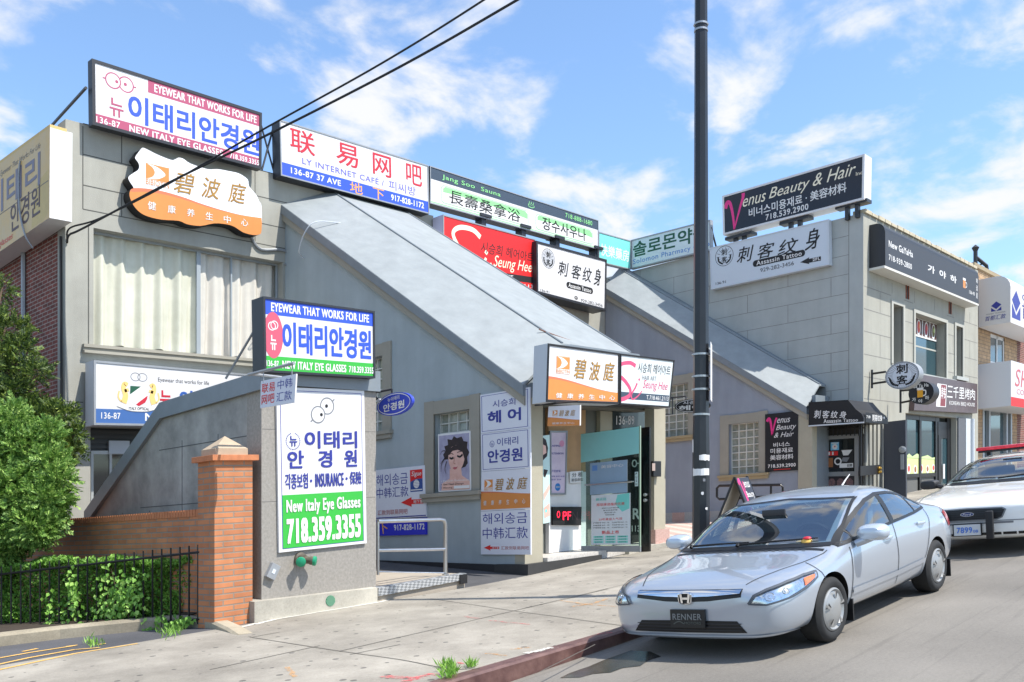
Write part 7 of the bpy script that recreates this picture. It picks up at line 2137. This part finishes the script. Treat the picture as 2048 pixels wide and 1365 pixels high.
# inside: dash, seats, wheel
mb = car.box((1.36, 0, .765), (.5, 1.34, .20)); car.part('dashboard', mb, mat('dash_grey', (110, 126, 128), .8), bevel=.05)
for y in (-.37, .37):
    mb = car.box((2.25, y, .62), (.5, .5, .2)); car.box((2.52, y, .92), (.14, .48, .6), mb); car.box((2.56, y, 1.27), (.09, .24, .14), mb); car.part('front_seat', mb, M_CABIN, bevel=.035)
mb = car.box((3.1, 0, .62), (.5, 1.3, .2)); car.box((3.38, 0, .9), (.14, 1.3, .5), mb); car.part('rear_seat', mb, M_CABIN, bevel=.04)
mb = car.box((2.3, 0, .45), (2.3, 1.5, .06)); car.part('floor', mb, M_CABIN, smooth=False)
mb = MB(); c = Vector((1.72, .37, .93)); ax = Vector((1, 0, .45)).normalized(); yv = Vector((0, 1, 0)); zv = ax.cross(yv)
mb.loft([[car.w(c + (yv * math.cos(a) + zv * math.sin(a)) * .18 + ((yv * math.cos(a) + zv * math.sin(a)) * math.cos(b) + ax * math.sin(b)) * .016) for b in [2 * math.pi * k / 6 for k in range(6)]] for a in [2 * math.pi * k / 24 for k in range(25)]], caps=False)
mb.tube([car.w(c - yv * .17), car.w(c + yv * .17)], .018, 6); car.part('steering_wheel', mb, M_DARK)
mb = car.box((1.66, 0, 1.235), (.03, .24, .07)); car.part('rear_view_mirror', mb, M_DARK, bevel=.01)
toy = thing('plush_toy', car.w((1.22, .46, .90)), 'small yellow plush dog lying on the dashboard of the silver car', 'toy')
mb = MB()
def blob(c, r):
    c = Vector(c)
    mb.loft([[car.w(c + Vector((math.sin(th) * math.cos(a) * r[0], math.sin(th) * math.sin(a) * r[1], math.cos(th) * r[2]))) for a in [2 * math.pi * k / 12 for k in range(12)]] for th in [.05, .5, 1, 1.57, 2.1, 2.6, 3.09]])
blob((1.26, .46, 0.905), (.06, .10, .055)); blob((1.22, .52, 0.935), (.055, .055, .055)); blob((1.20, .38, 0.885), (.03, .08, .025)); blob((1.20, .55, 0.875), (.03, .05, .025))
mb.build('plush_body', mat('yellow_plush', (222, 178, 92), .95, .15, 20), toy, True)
mb = MB(); blob((1.21, .53, 0.980), (.035, .04, .02)); mb.build('red_cap', M_RED, toy, True)

# ---- white police saloon behind it
wp_ = mat('white_car_paint', (236, 236, 232), .25, coat=1.0)
st = [
    (-.02, sec(.34, .62, (.74, .40), (.80, .55), (.78, .70), (.68, .76), (.40, .775), .78)),
    (.06, sec(.27, .74, (.86, .34), (.90, .55), (.87, .75), (.76, .81), (.44, .825), .83)),
    (.25, sec(.24, .80, (.94, .31), (.965, .56), (.94, .80), (.81, .865), (.48, .885), .89)),
    (.60, sec(.23, .82, (.965, .30), (.99, .58), (.965, .85), (.83, .915), (.50, .935), .94)),
    (1.0, sec(.23, .82, (.965, .30), (.99, .60), (.965, .88), (.84, .95), (.52, .97), .98)),
    (1.5, sec(.23, .82, (.965, .30), (.99, .62), (.965, .91), (.84, .985), (.54, 1.01), 1.02)),
    (1.78, sec(.23, .82, (.965, .30), (.99, .62), (.965, .92), (.85, 1.01), (.58, 1.05), 1.065)),
    (2.1, sec(.23, .82, (.965, .30), (.99, .62), (.96, .93), (.84, 1.13), (.66, 1.25), 1.28)),
    (2.5, sec(.23, .82, (.965, .30), (.99, .62), (.96, .94), (.80, 1.25), (.66, 1.43), 1.47)),
    (3.0, sec(.23, .82, (.965, .30), (.99, .62), (.96, .945), (.78, 1.28), (.65, 1.465), 1.51)),
    (3.5, sec(.23, .82, (.965, .30), (.99, .63), (.96, .95), (.78, 1.26), (.64, 1.44), 1.48)),
    (3.95, sec(.24, .82, (.965, .31), (.99, .64), (.95, .96), (.80, 1.14), (.62, 1.25), 1.29)),
    (4.3, sec(.25, .82, (.96, .31), (.98, .64), (.94, .97), (.80, 1.03), (.58, 1.065), 1.08)),
    (5.0, sec(.28, .80, (.94, .34), (.96, .63), (.92, .94), (.78, 1.0), (.54, 1.02), 1.03)),
    (5.33, sec(.33, .74, (.88, .38), (.90, .62), (.86, .88), (.70, .95), (.5, .965), .97)),
    (5.38, sec(.38, .64, (.76, .42), (.78, .6), (.74, .82), (.6, .89), (.42, .905), .91)),
]
pcar = Car('police_car', 'white police saloon with a red roof light bar parked behind the silver sedan', st, 14.35, 4.03, 1.083, .94, wp_, (1.03, 3.94))
dlo2 = [(1.95, .985), (2.6, .99), (3.4, 1.0), (4.05, 1.03), (3.95, 1.10), (3.7, 1.25), (3.5, 1.335), (3.0, 1.365), (2.6, 1.35), (2.35, 1.25)]
cut2 = [wellc(1.03, .38, .33, 1, .6, 1.3), wellc(1.03, .38, .33, -1, .6, 1.3), wellc(3.94, .38, .33, 1, .6, 1.3), wellc(3.94, .38, .33, -1, .6, 1.3), prismY(ins(dlo2, .95, 3.0, 1.16), -1.5, 1.5),
        prismX(ins([(-.82, 1.08), (.82, 1.08), (.62, 1.41), (-.62, 1.41)], .95, 0, 1.24), -.5, 3.0), prismX([(-.62, 1.10), (.62, 1.10), (.55, 1.36), (-.55, 1.36)], 3.2, 7)]
pcar.cut(cut2)
pp = lambda n, v, lo, hi, off, m, sg=1, n_=16, m_=6, parent=None: pcar.part(n, pcar.band(v, lo, hi, off, n_, m_, sg), m, parent)
wd2 = pp('windscreen', 'front', [(-.83, 1.055), (0, 1.06), (.83, 1.055)], [(-.62, 1.415), (0, 1.43), (.62, 1.415)], .006, M_CARGL, n_=20, m_=10)
mb = MB(); pcar.line('front', [(-.85, 1.045), (0, 1.05), (.85, 1.045)], .04, .010, mb=mb)
for sg in (1, -1):
    pcar.line('front', [(.84 * sg, 1.05), (.74 * sg, 1.23), (.625 * sg, 1.42)], .025, .010, mb=mb)
pcar.part('windscreen_seal', mb, M_TRIMB, wd2, recalc=False)
for y0, y1 in ((-.05, .66), (-.70, -.10)):
    p0, n0 = pcar.proj('front', y0, 1.06); p1, n1 = pcar.proj('front', y1, 1.09); mb = MB(); mb.tube([pcar.w(p0 + n0 * .04), pcar.w((p0 + p1) / 2 + n0 * .05), pcar.w(p1 + n1 * .02)], [.014, .012, .006], 6); pcar.part('wiper', mb, M_TRIMB)
for sg in (1, -1):
    for x0, x1 in ((2.0, 2.95), (3.05, 3.95)):
        X = [x0 + (x1 - x0) * i / 8 for i in range(9)]
        def z2(x, top):
            P = dlo2[:4] if not top else [dlo2[0]] + dlo2[:3:-1] + [dlo2[3]]
            for a, b in zip(P, P[1:]):
                if a[0] <= x <= b[0]: return a[1] + (b[1] - a[1]) * (x - a[0]) / (b[0] - a[0])
            return P[-1][1]
        pp('door_window', 'side', [(x, z2(x, 0)) for x in X], [(x, max(z2(x, 1), z2(x, 0) + .01)) for x in X], .006, M_CARGL, sg)
    mb = MB(); pcar.line('side', dlo2 + [dlo2[0]], .03, .009, sg, mb); pcar.line('side', [(3.0, .99), (3.0, 1.36)], .09, .009, sg, mb); pcar.part('window_seal', mb, M_TRIMB, recalc=False)
    c = Vector((2.02, sg * 1.12, 1.06)); mb = MB()
    mb.loft([[pcar.w(c + Vector((x, abs(math.cos(a)) ** .6 * math.copysign(1, math.cos(a)) * ry, abs(math.sin(a)) ** .6 * math.copysign(1, math.sin(a)) * rz))) for a in [2 * math.pi * k / 16 for k in range(16)]] for x, ry, rz in ((-.09, .03, .03), (-.08, .11, .07), (0, .14, .085), (.06, .14, .085), (.065, .12, .07))])
    mb.tube([pcar.w((2.02, sg * .92, 1.0)), pcar.w((2.02, sg * 1.03, 1.04))], .04, 8); pcar.part('wing_mirror', mb, mat('black_plastic', (44, 44, 46), .5))
    lo = [(.56, .60), (.62, .595), (.9, .61), (1.03, .635)]; hi = [(.565, .705), (.62, .735), (.9, .745), (1.03, .735)]
    lo = [(.68, .625), (.78, .62), (1.0, .635), (1.16, .66)]; hi = [(.68, .715), (.78, .735), (1.0, .755), (1.16, .755)]
    hl = pp('headlight', 'corner', lo, hi, .004, M_REFL, sg, 14, 5); pp('lamp_cover', 'corner', lo, hi, .016, M_LENS, sg, 14, 5, hl)
    mb = MB(); pcar.line('corner', lo + hi[::-1] + [lo[0]], .014, .017, sg, mb); pcar.part('lamp_surround', mb, M_GALV, hl, recalc=False)
    pp('turn_signal', 'corner', [(1.06, .645), (1.14, .66)], [(1.06, .745), (1.14, .75)], .010, M_AMBER, sg, 6, 4, hl)
    for x in (1.03, 3.94):
        pcar.wheel(x, .97, .335, sg, .21, 7)
    mb = MB(); pcar.line('side', [(1.55, .3), (1.6, .7), (1.72, .93)], .009, .004, sg, mb); pcar.line('side', [(3.0, .3), (3.0, .98)], .009, .004, sg, mb); pcar.line('top', [(.22, .70), (.8, .80), (1.7, .86)], .009, .004, sg, mb); pcar.part('panel_seam', mb, MATS['panel_gap'], recalc=False)
gr = pp('grille', 'front', [(-.42, .60), (-.36, .575), (0, .575), (.36, .575), (.42, .60)], [(-.46, .715), (-.42, .735), (0, .745), (.42, .735), (.46, .715)], .004, M_TRIMB, n_=24, m_=5)
mb = MB(); pcar.line('front', [(-.42, .60), (-.36, .572), (0, .570), (.36, .572), (.42, .60), (.465, .712), (.42, .738), (0, .748), (-.42, .738), (-.465, .712), (-.42, .60)], .018, .010, mb=mb); pcar.part('grille_surround', mb, mat('grille_surround_grey', (120, 122, 124), .35, metal=.5), gr, recalc=False)
mb = MB()
for z in (.61, .645, .68, .71): pcar.line('front', [(-.42, z), (0, z), (.42, z)], .006, .008, mb=mb)
pcar.part('grille_bar', mb, M_DARK, gr, recalc=False)
p, nn = pcar.proj('front', 0, .665)
el = lambda a, b, off: [pcar.w((p.x - off, math.cos(t_) * a, .665 + math.sin(t_) * b)) for t_ in [2 * math.pi * k / 24 for k in range(24)]]
mb = MB(); mb.loft([el(.085, .034, -.01), el(.085, .034, .014)]); bdg = pcar.part('badge', mb, M_CHROME); mb = MB(); mb.poly(*el(.075, .027, .016)); pcar.part('badge_field', mb, mat('badge_navy', (40, 56, 110), .3), bdg, recalc=False)
def carsign(cr, y0, y1, z0, z1, x, par):
    T = Sign.__new__(Sign); T.t = par; T.N = -cr.ex.normalized(); T.q = [cr.w((x, y, z)) for y, z in ((y0, z1), (y1, z1), (y1, z0), (y0, z0))]
    if (T.q[1] - T.q[0]).dot(Vector((CS, -SN, 0))) < 0: T.q = [T.q[1], T.q[0], T.q[3], T.q[2]]
    T.w, T.h, T.art, T.mats, T.z = abs(y1 - y0), z1 - z0, MB(), [M_INK], .0
    return T
carsign(pcar, -.055, .055, .65, .682, p.x - .017, bdg).text('Ford', M_WINK, 0, 0, 1, 1, .0, .3)
bx = pcar.proj('front', 0, .47)[0].x
mb = MB(); pcar.line('front', [(-.85, .545), (-.4, .55), (0, .55), (.4, .55), (.85, .545)], .012, .006, mb=mb); pcar.line('front', [(-.55, .52), (0, .52), (.55, .52)], .03, .005, mb=mb); pcar.part('bumper_groove', mb, M_GREYINK, recalc=False)
for y0, y1 in ((-.78, -.60), (-.58, -.42), (-.40, .40), (.42, .58), (.60, .78)):
    pp('bumper_slot', 'front', [(y0, .335), (y1, .335)], [(y0, .375), (y1, .375)], .004, M_TRIMB, n_=4, m_=2)
mb = pcar.box((bx - .03, 0, .43), (.02, .36, .19)); pl2 = pcar.part('number_plate', mb, M_TRIMB, smooth=False); mb = pcar.box((bx - .034, 0, .43), (.02, .33, .165)); pcar.part('plate_face', mb, mat('plate_white', (206, 210, 212), .4), pl2, smooth=False)
T = carsign(pcar, -.16, .16, .35, .51, bx - .046, pl2); T.text('7899', mat('plate_blue', (70, 120, 210), .5), .10, .22, .70, .78, .02).text('08', MATS['plate_blue'], .73, .5, .92, .78, .01)
for y in (.30, -.30):
    mb = pcar.box((bx - .12, y, .50), (.07, .09, .42)); pcar.part('push_bumper', mb, mat('black_rubber', (30, 30, 32), .6), bevel=.02)
lb_x = 2.85
mb = pcar.box((lb_x, 0, 1.545), (.28, 1.16, .035)); lbr = pcar.part('light_bar', mb, M_TRIMB, bevel=.01)
mb = pcar.box((lb_x, 0, 1.595), (.30, 1.22, .06)); pcar.part('red_lens', mb, mat('red_light_lens', (206, 30, 50), .15, c2=(232, 66, 82), vscale=10), lbr, bevel=.02)
for y in (-.45, .45):
    mb = pcar.box((lb_x, y, 1.50), (.1, .06, .07)); pcar.part('foot', mb, M_TRIMB, lbr, smooth=False)
mb = pcar.box((2.1, 0, .93), (.6, 1.5, .2)); pcar.part('dashboard', mb, MATS['dash_grey'], bevel=.05)
for y in (-.4, .4):
    mb = pcar.box((3.0, y, .95), (.16, .52, .62)); pcar.box((3.04, y, 1.3), (.1, .26, .14), mb); pcar.part('front_seat', mb, M_CABIN, bevel=.035)
mb = pcar.box((3.0, 0, .5), (2.6, 1.6, .06)); pcar.part('floor', mb, M_CABIN, smooth=False)
mb = pcar.box((2.35, 0, 1.36), (.03, .26, .07)); pcar.part('rear_view_mirror', mb, M_DARK, bevel=.01)
# ------------------------------------------------------------ curtains
M_CURT = mat('cream_curtain', (204, 200, 184), .9, c2=(220, 216, 202), vscale=2, streak=.12)
M_CURP = mat('blush_curtain', (206, 198, 190), .9, c2=(222, 214, 206), vscale=2, streak=.12)
def curtain(label, x0, x1, m, seed, droop):
    rnd = random.Random(seed)
    ph = [rnd.uniform(0, 6) for _ in range(6)]
    mb = MB()
    def fn(u, v):
        s = x0 + (x1 - x0) * u
        amp = .05 * (.7 + .5 * v)
        w_ = math.sin(u * (x1 - x0) * 15 + ph[0] + .6 * math.sin(v * 2 + ph[1])) + .45 * math.sin(u * (x1 - x0) * 31 + ph[2] + v)
        zb = wb + .05 + .03 * math.sin(u * 17 + ph[3]) + droop * max(0, u - .7)
        return W(s, TF + .31 + amp * w_, wt - .01 + (zb - wt) * v)
    mb.grid(fn, 160, 12)
    return tag(mb.build('curtain', m, smooth=True, recalc=False), label, 'curtain')
curtain('cream curtain hanging in the left part of the wide upstairs window', w0 + .01, mu[1] - .0, M_CURT, 3, .0)
curtain('blush curtain hanging in the right part of the wide upstairs window', mu[1] + .01, w1 - .005, M_CURP, 5, .0)
mb = MB(); mb.sbox(w0 - .1, w1 + .1, TF + .85, TF + .9, wb - .2, wt + .2); mb.sbox(w0 - .1, w1 + .1, TF + .365, TF + .88, wt + .003, wt + .05); mb.sbox(w0 - .1, w1 + .1, TF + .365, TF + .88, wb - .06, wb - .003)
mb.sbox(w0 - .1, w0 - .004, TF + .365, TF + .85, wb - .003, wt + .003); mb.sbox(w1 + .004, w1 + .1, TF + .365, TF + .85, wb - .003, wt + .003)
mb.build('room_wall', mat('room_plaster', (190, 188, 176), .9), bld)
mb = MB(); mb.sbox(d0 - .3, d1 + .3, TF + 2.2, TF + 2.3, -1.6, dt_ + .2); mb.sbox(d0 - .3, d1 + .3, TF + .5, TF + 2.2, dt_ - .76, dt_ - .70)
mb.build('shop_interior', mat('shop_interior_grey', (70, 72, 74), .9), bld)
# ------------------------------------------------------------ leaves
def leafmat(name, a, b_, c_, trans=.25):
    m = bpy.data.materials.new(name); m.use_nodes = True; n = m.node_tree.nodes; l = m.node_tree.links; b = n['Principled BSDF']
    g = n.new('ShaderNodeNewGeometry'); rp = n.new('ShaderNodeValToRGB')
    rp.color_ramp.elements[0].color = lin(a); rp.color_ramp.elements[1].color = lin(c_); e = rp.color_ramp.elements.new(.55); e.color = lin(b_)
    l.new(g.outputs['Random Per Island'], rp.inputs[0]); l.new(rp.outputs[0], b.inputs['Base Color']); b.inputs['Roughness'].default_value = .55
    t = n.new('ShaderNodeBsdfTranslucent'); l.new(rp.outputs[0], t.inputs[0]); mx = n.new('ShaderNodeMixShader'); mx.inputs[0].default_value = trans
    l.new(b.outputs[0], mx.inputs[1]); l.new(t.outputs[0], mx.inputs[2]); l.new(mx.outputs[0], n['Material Output'].inputs[0])
    return m
rnd = random.Random(11)
def rvec():
    while True:
        v = Vector((rnd.uniform(-1, 1), rnd.uniform(-1, 1), rnd.uniform(-1, 1)))
        if .02 < v.length < 1: return v.normalized()
def leaf(v, f, c, d, n_, L, wd, fold=.25):
    """pointed leaf: six vertices, folded along the midrib"""
    d = d.normalized(); s = d.cross(n_)
    if s.length < 1e-4: s = d.orthogonal()
    s.normalize(); n_ = s.cross(d); b = len(v)
    v += [c, c + d * L * .4 + s * wd * .5 + n_ * wd * fold, c + d * L, c + d * L * .4 - s * wd * .5 + n_ * wd * fold]
    f += [(b, b + 1, b + 2), (b, b + 2, b + 3)]
def spray(v, f, c, d, L, n):
    """feathery conifer spray: small leaflets either side of a twig"""
    d = d.normalized(); up = rvec(); s = d.cross(up).normalized()
    for i in range(n):
        k = (i + 1) / n; p = c + d * L * k * .9
        for sg in (-1, 1):
            leaf(v, f, p, d * (.8) + s * sg * .75 + rvec() * .25, up, L * .42 * (1.15 - k * .6), L * .13, .1)
    leaf(v, f, c + d * L * .8, d, up, L * .35, L * .12)
def clump_crown(clumps, per, mk, hollow=.5):
    v, f = [], []
    extra = []
    for c, r in clumps:      # smaller satellite clumps break up the outline
        for i in range(5):
            q = rvec(); k = rnd.uniform(.25, .45)
            extra.append((c + Vector((q.x * r[0], q.y * r[0], q.z * r[1])) * .95, (r[0] * k, r[1] * k)))
    for c, r in clumps + extra:
        for i in range(int(per * r[0] * r[1] * 10)):
            q = rvec(); k = hollow + (1 - hollow) * rnd.random() ** .5
            p = c + Vector((q.x * r[0], q.y * r[0], q.z * r[1])) * k
            mk(v, f, p, q)
    return v, f
M_L1 = leafmat('bright_shrub_leaf', (66, 104, 40), (112, 152, 66), (168, 198, 104))
M_L2 = leafmat('yew_needle', (40, 62, 26), (74, 98, 40), (134, 152, 66))
M_L3 = leafmat('hedge_leaf', (74, 118, 44), (114, 162, 62), (160, 202, 96))
M_L4 = leafmat('vine_leaf', (88, 136, 46), (128, 176, 68), (170, 206, 104), .3)
M_BARK = mat('brown_bark', (86, 70, 56), .95, .3, 10, .6, 30)
def px_clumps(items):
    return [(atD(x, y, d + .55), (r / F_PX * d * .78, rz / F_PX * d * .78)) for x, y, d, r, rz in items]
def tree(name, label, cl, base, top, lm, per, mk, cat):
    t = thing(name, base, label, cat)
    v, f = clump_crown(cl, per, mk)
    mkobj('crown', v, f, lm, t, recalc=False)
    mb = MB()
    mb.tube([base + Vector((0, 0, -.2)), base.lerp(top, .35) + Vector((.05, .02, 0)), base.lerp(top, .7), top], [.12, .09, .06, .02], 8)
    for c, r in cl:
        k = min(max((c.z - base.z) / max(top.z - base.z, .1) - .15, .05), .9)
        a = base.lerp(top, k); mb.tube([a, a.lerp(c, .5) + Vector((0, 0, -.05)), c], [.045, .03, .012], 5)
    mb.build('trunk', M_BARK, t, True)
    return t
# dark yew behind
yew = []
for x, y, d, r, rz in [(-60, 640, 14.9, 75, 40), (5, 575, 15, 14, 18), (12, 655, 14.8, 46, 22), (-30, 705, 14.7, 70, 38), (38, 700, 14.6, 20, 22), (40, 738, 14.5, 44, 16), (-40, 775, 14.5, 70, 46), (76, 750, 14.4, 20, 14), (30, 790, 14.4, 40, 24), (110, 830, 14.2, 38, 22), (150, 870, 14.0, 22, 10), (120, 880, 14.1, 38, 30), (90, 930, 14.2, 50, 44), (-140, 700, 15.2, 70, 90), (-120, 860, 14.9, 90, 70), (60, 830, 14.5, 50, 40), (148, 905, 14.0, 16, 12), (20, 870, 14.6, 60, 60)]:
    yew.append((x, y, d, r, rz))
yb = atD(40, 1190, 15.4)
tree('yew_tree', 'dark green yew with layered sprays against the red brick side wall', px_clumps(yew), yb, atD(-30, 620, 14.9), M_L2, 300, lambda v, f, p, q: spray(v, f, p, q * .9 + Vector((0, 0, .25)) + rvec() * .6, rnd.uniform(.14, .26), 5), 'tree')
shr = [(-10, 900, 13.6, 75, 70), (60, 905, 13.5, 55, 55), (98, 930, 13.3, 34, 30), (30, 985, 13.2, 85, 60), (102, 1000, 13.0, 36, 30), (70, 1050, 12.95, 52, 44), (-50, 1010, 13.3, 90, 80), (-10, 1085, 13.1, 70, 46), (20, 838, 13.6, 34, 28), (-50, 870, 13.8, 70, 60), (118, 962, 13.1, 24, 20), (-110, 960, 13.8, 90, 130), (100, 870, 13.5, 20, 20)]
sb_2 = atD(20, 1218, 14.0)
tree('arborvitae_shrub', 'bright green feathery shrub at the left edge in front of the dark yew', px_clumps(shr), sb_2, atD(0, 880, 14.1), M_L1, 560, lambda v, f, p, q: spray(v, f, p, q + rvec() * .7 + Vector((0, 0, .05)), rnd.uniform(.13, .25), 5), 'shrub')
# hedge between fence and wall, with vines climbing through the fence
hg = thing('hedge', atD(200, 1240, 12.6), 'clipped leafy hedge growing behind the iron fence', 'hedge')
v, f = [], []
for i in range(34000):
    x = rnd.uniform(-120, 392); k = rnd.random()
    ytop_ = 1128 + max(0, (120 - x)) * .10 + 3 * math.sin(x * .045) + 2 * math.sin(x * .13)
    dn = 12.12 + 2.1 * (414 - x) / 700
    if k < .42:
        y = rnd.uniform(ytop_, 1248 + (414 - x) * .07); d = dn + .05 + abs(rnd.gauss(0, .10)) + .10 * math.sin(x * .06) * math.sin(y * .05) + .1
        q = Vector((-SN, -CS, .4))
    else:
        d = dn + rnd.uniform(.02, .95); y = ytop_ + rnd.gauss(0, 3) + (d - dn) * -5; q = Vector((0, -.2, 1))
    p = atD(x, y, d); leaf(v, f, p, q + rvec() * .9, q + rvec() * .6, rnd.uniform(.04, .065), rnd.uniform(.028, .044))
mkobj('foliage', v, f, M_L3, hg, recalc=False)
mb = MB()
for i in range(46):
    x = -100 + i * 10.6; d = 12.5 + 2.1 * (414 - x) / 700 + rnd.uniform(-.1, .4)
    b0 = atD(x, 1252, d); mb.tube([b0, b0 + Vector((rnd.uniform(-.1, .1), rnd.uniform(-.1, .1), .35)), b0 + Vector((rnd.uniform(-.2, .2), rnd.uniform(-.2, .2), .75))], [.018, .012, .004], 5)
mb.build('stem', M_BARK, hg)
vines = [('trailing vine climbing the fence pickets at the middle of the hedge', [(150, 1262, 30, 90), (145, 1180, 14, 40)], 130), ('leafy vine spilling over the fence in the widest swathe', [(235, 1180, 46, 46), (222, 1215, 36, 50), (260, 1200, 26, 50)], 300),
         ('sparse vine on the pickets near the left of the fence', [(96, 1230, 16, 60), (102, 1255, 14, 20)], 70), ('low vine creeping over the bed kerb near the brick pier', [(320, 1240, 50, 14), (285, 1255, 30, 10), (345, 1262, 14, 14), (365, 1242, 18, 10)], 190)]
for lb, reg, cnt in vines:
    t = thing('vine', atD(reg[0][0], 1262, 11.9 + .00336 * (414 - reg[0][0])), lb, 'vine')
    v, f = [], []; mb = MB()
    for i in range(cnt):
        cx_, cy_, rx, ry = reg[rnd.randrange(len(reg))]
        x, y = cx_ + rnd.gauss(0, .5) * rx, cy_ + rnd.gauss(0, .5) * ry
        d = 11.84 + .00336 * (414 - x) + rnd.uniform(-.10, .02)
        y = min(y, 1270 + (414 - x) * .06)
        p = atD(x, y, d); leaf(v, f, p, Vector((0, -.3, -1)) + rvec() * .7, Vector((-SN, -CS, .5)) + rvec() * .5, rnd.uniform(.05, .085), rnd.uniform(.04, .065), .15)
    mkobj('leaves', v, f, M_L4, t, recalc=False)
    for cx_, cy_, rx, ry in reg:
        P = [atD(cx_ + rnd.uniform(-.3, .3) * rx, cy_ + ry * k, 11.9 + .00336 * (414 - cx_)) for k in (.9, .3, -.3, -.9)]; mb.tube(P, [.008, .007, .005, .003], 5)
    mb.build('stem', M_BARK, t)
# weeds in the cracks
for lb, spots in (('tuft of weeds at the foot of the bed kerb by the brick pier', [(338, 1268, 22), (350, 1262, 16)]), ('tuft of weeds in the yellow lined driveway edge', [(185, 1290, 16)]),
                  ('larger tuft of grass at the kerb corner in front', [(890, 1335, 14), (902, 1340, 10)]), ('smaller tuft of grass beside the kerb corner', [(942, 1334, 10)]), ('tuft of grass at the bottom edge of the pavement', [(895, 1354, 14), (905, 1349, 10)])):
    v, f = [], []
    for x, y, r in spots:
        for i in range(60):
            p = on_ground(x + rnd.gauss(0, .5) * r, y + rnd.gauss(0, .25) * r, h_walk); leaf(v, f, p, Vector((rnd.gauss(0, .5), rnd.gauss(0, .5), 1)), rvec(), rnd.uniform(.05, .12), .014, .1)
    tag(mkobj('weed_tuft', v, f, M_L4, None, recalc=False), lb, 'weed')

# ------------------------------------------------------------ groups of like things
GROUPS = {'roof_sign': 'roof signs along the parapets', 'weed_tuft': 'weeds in the pavement cracks', 'vine': 'vines on the iron fence', 'overhead_cable': 'overhead service cables',
          'entrance_wing': 'sloping entrance wings', 'awning_sign': 'box awnings up the street', 'round_sign': 'round projecting signs', 'wall_sign': 'flat signs fixed to walls',
          'hanging_sign': 'small hanging signs', 'box_sign': 'light boxes', 'poster': 'posters and notices', 'shop_poster': 'food posters in windows', 'brick_building': 'brick buildings up the street',
          'fascia_sign': 'shop fascias', 'conduit': 'conduits on the walls', 'roof_wire': 'loose wires on the roof', 'handrail': 'handrails'}
for o in scene.objects:
    if o.parent is None and o.get('category') and o.name.split('.')[0] in GROUPS:
        o['group'] = GROUPS[o.name.split('.')[0]]
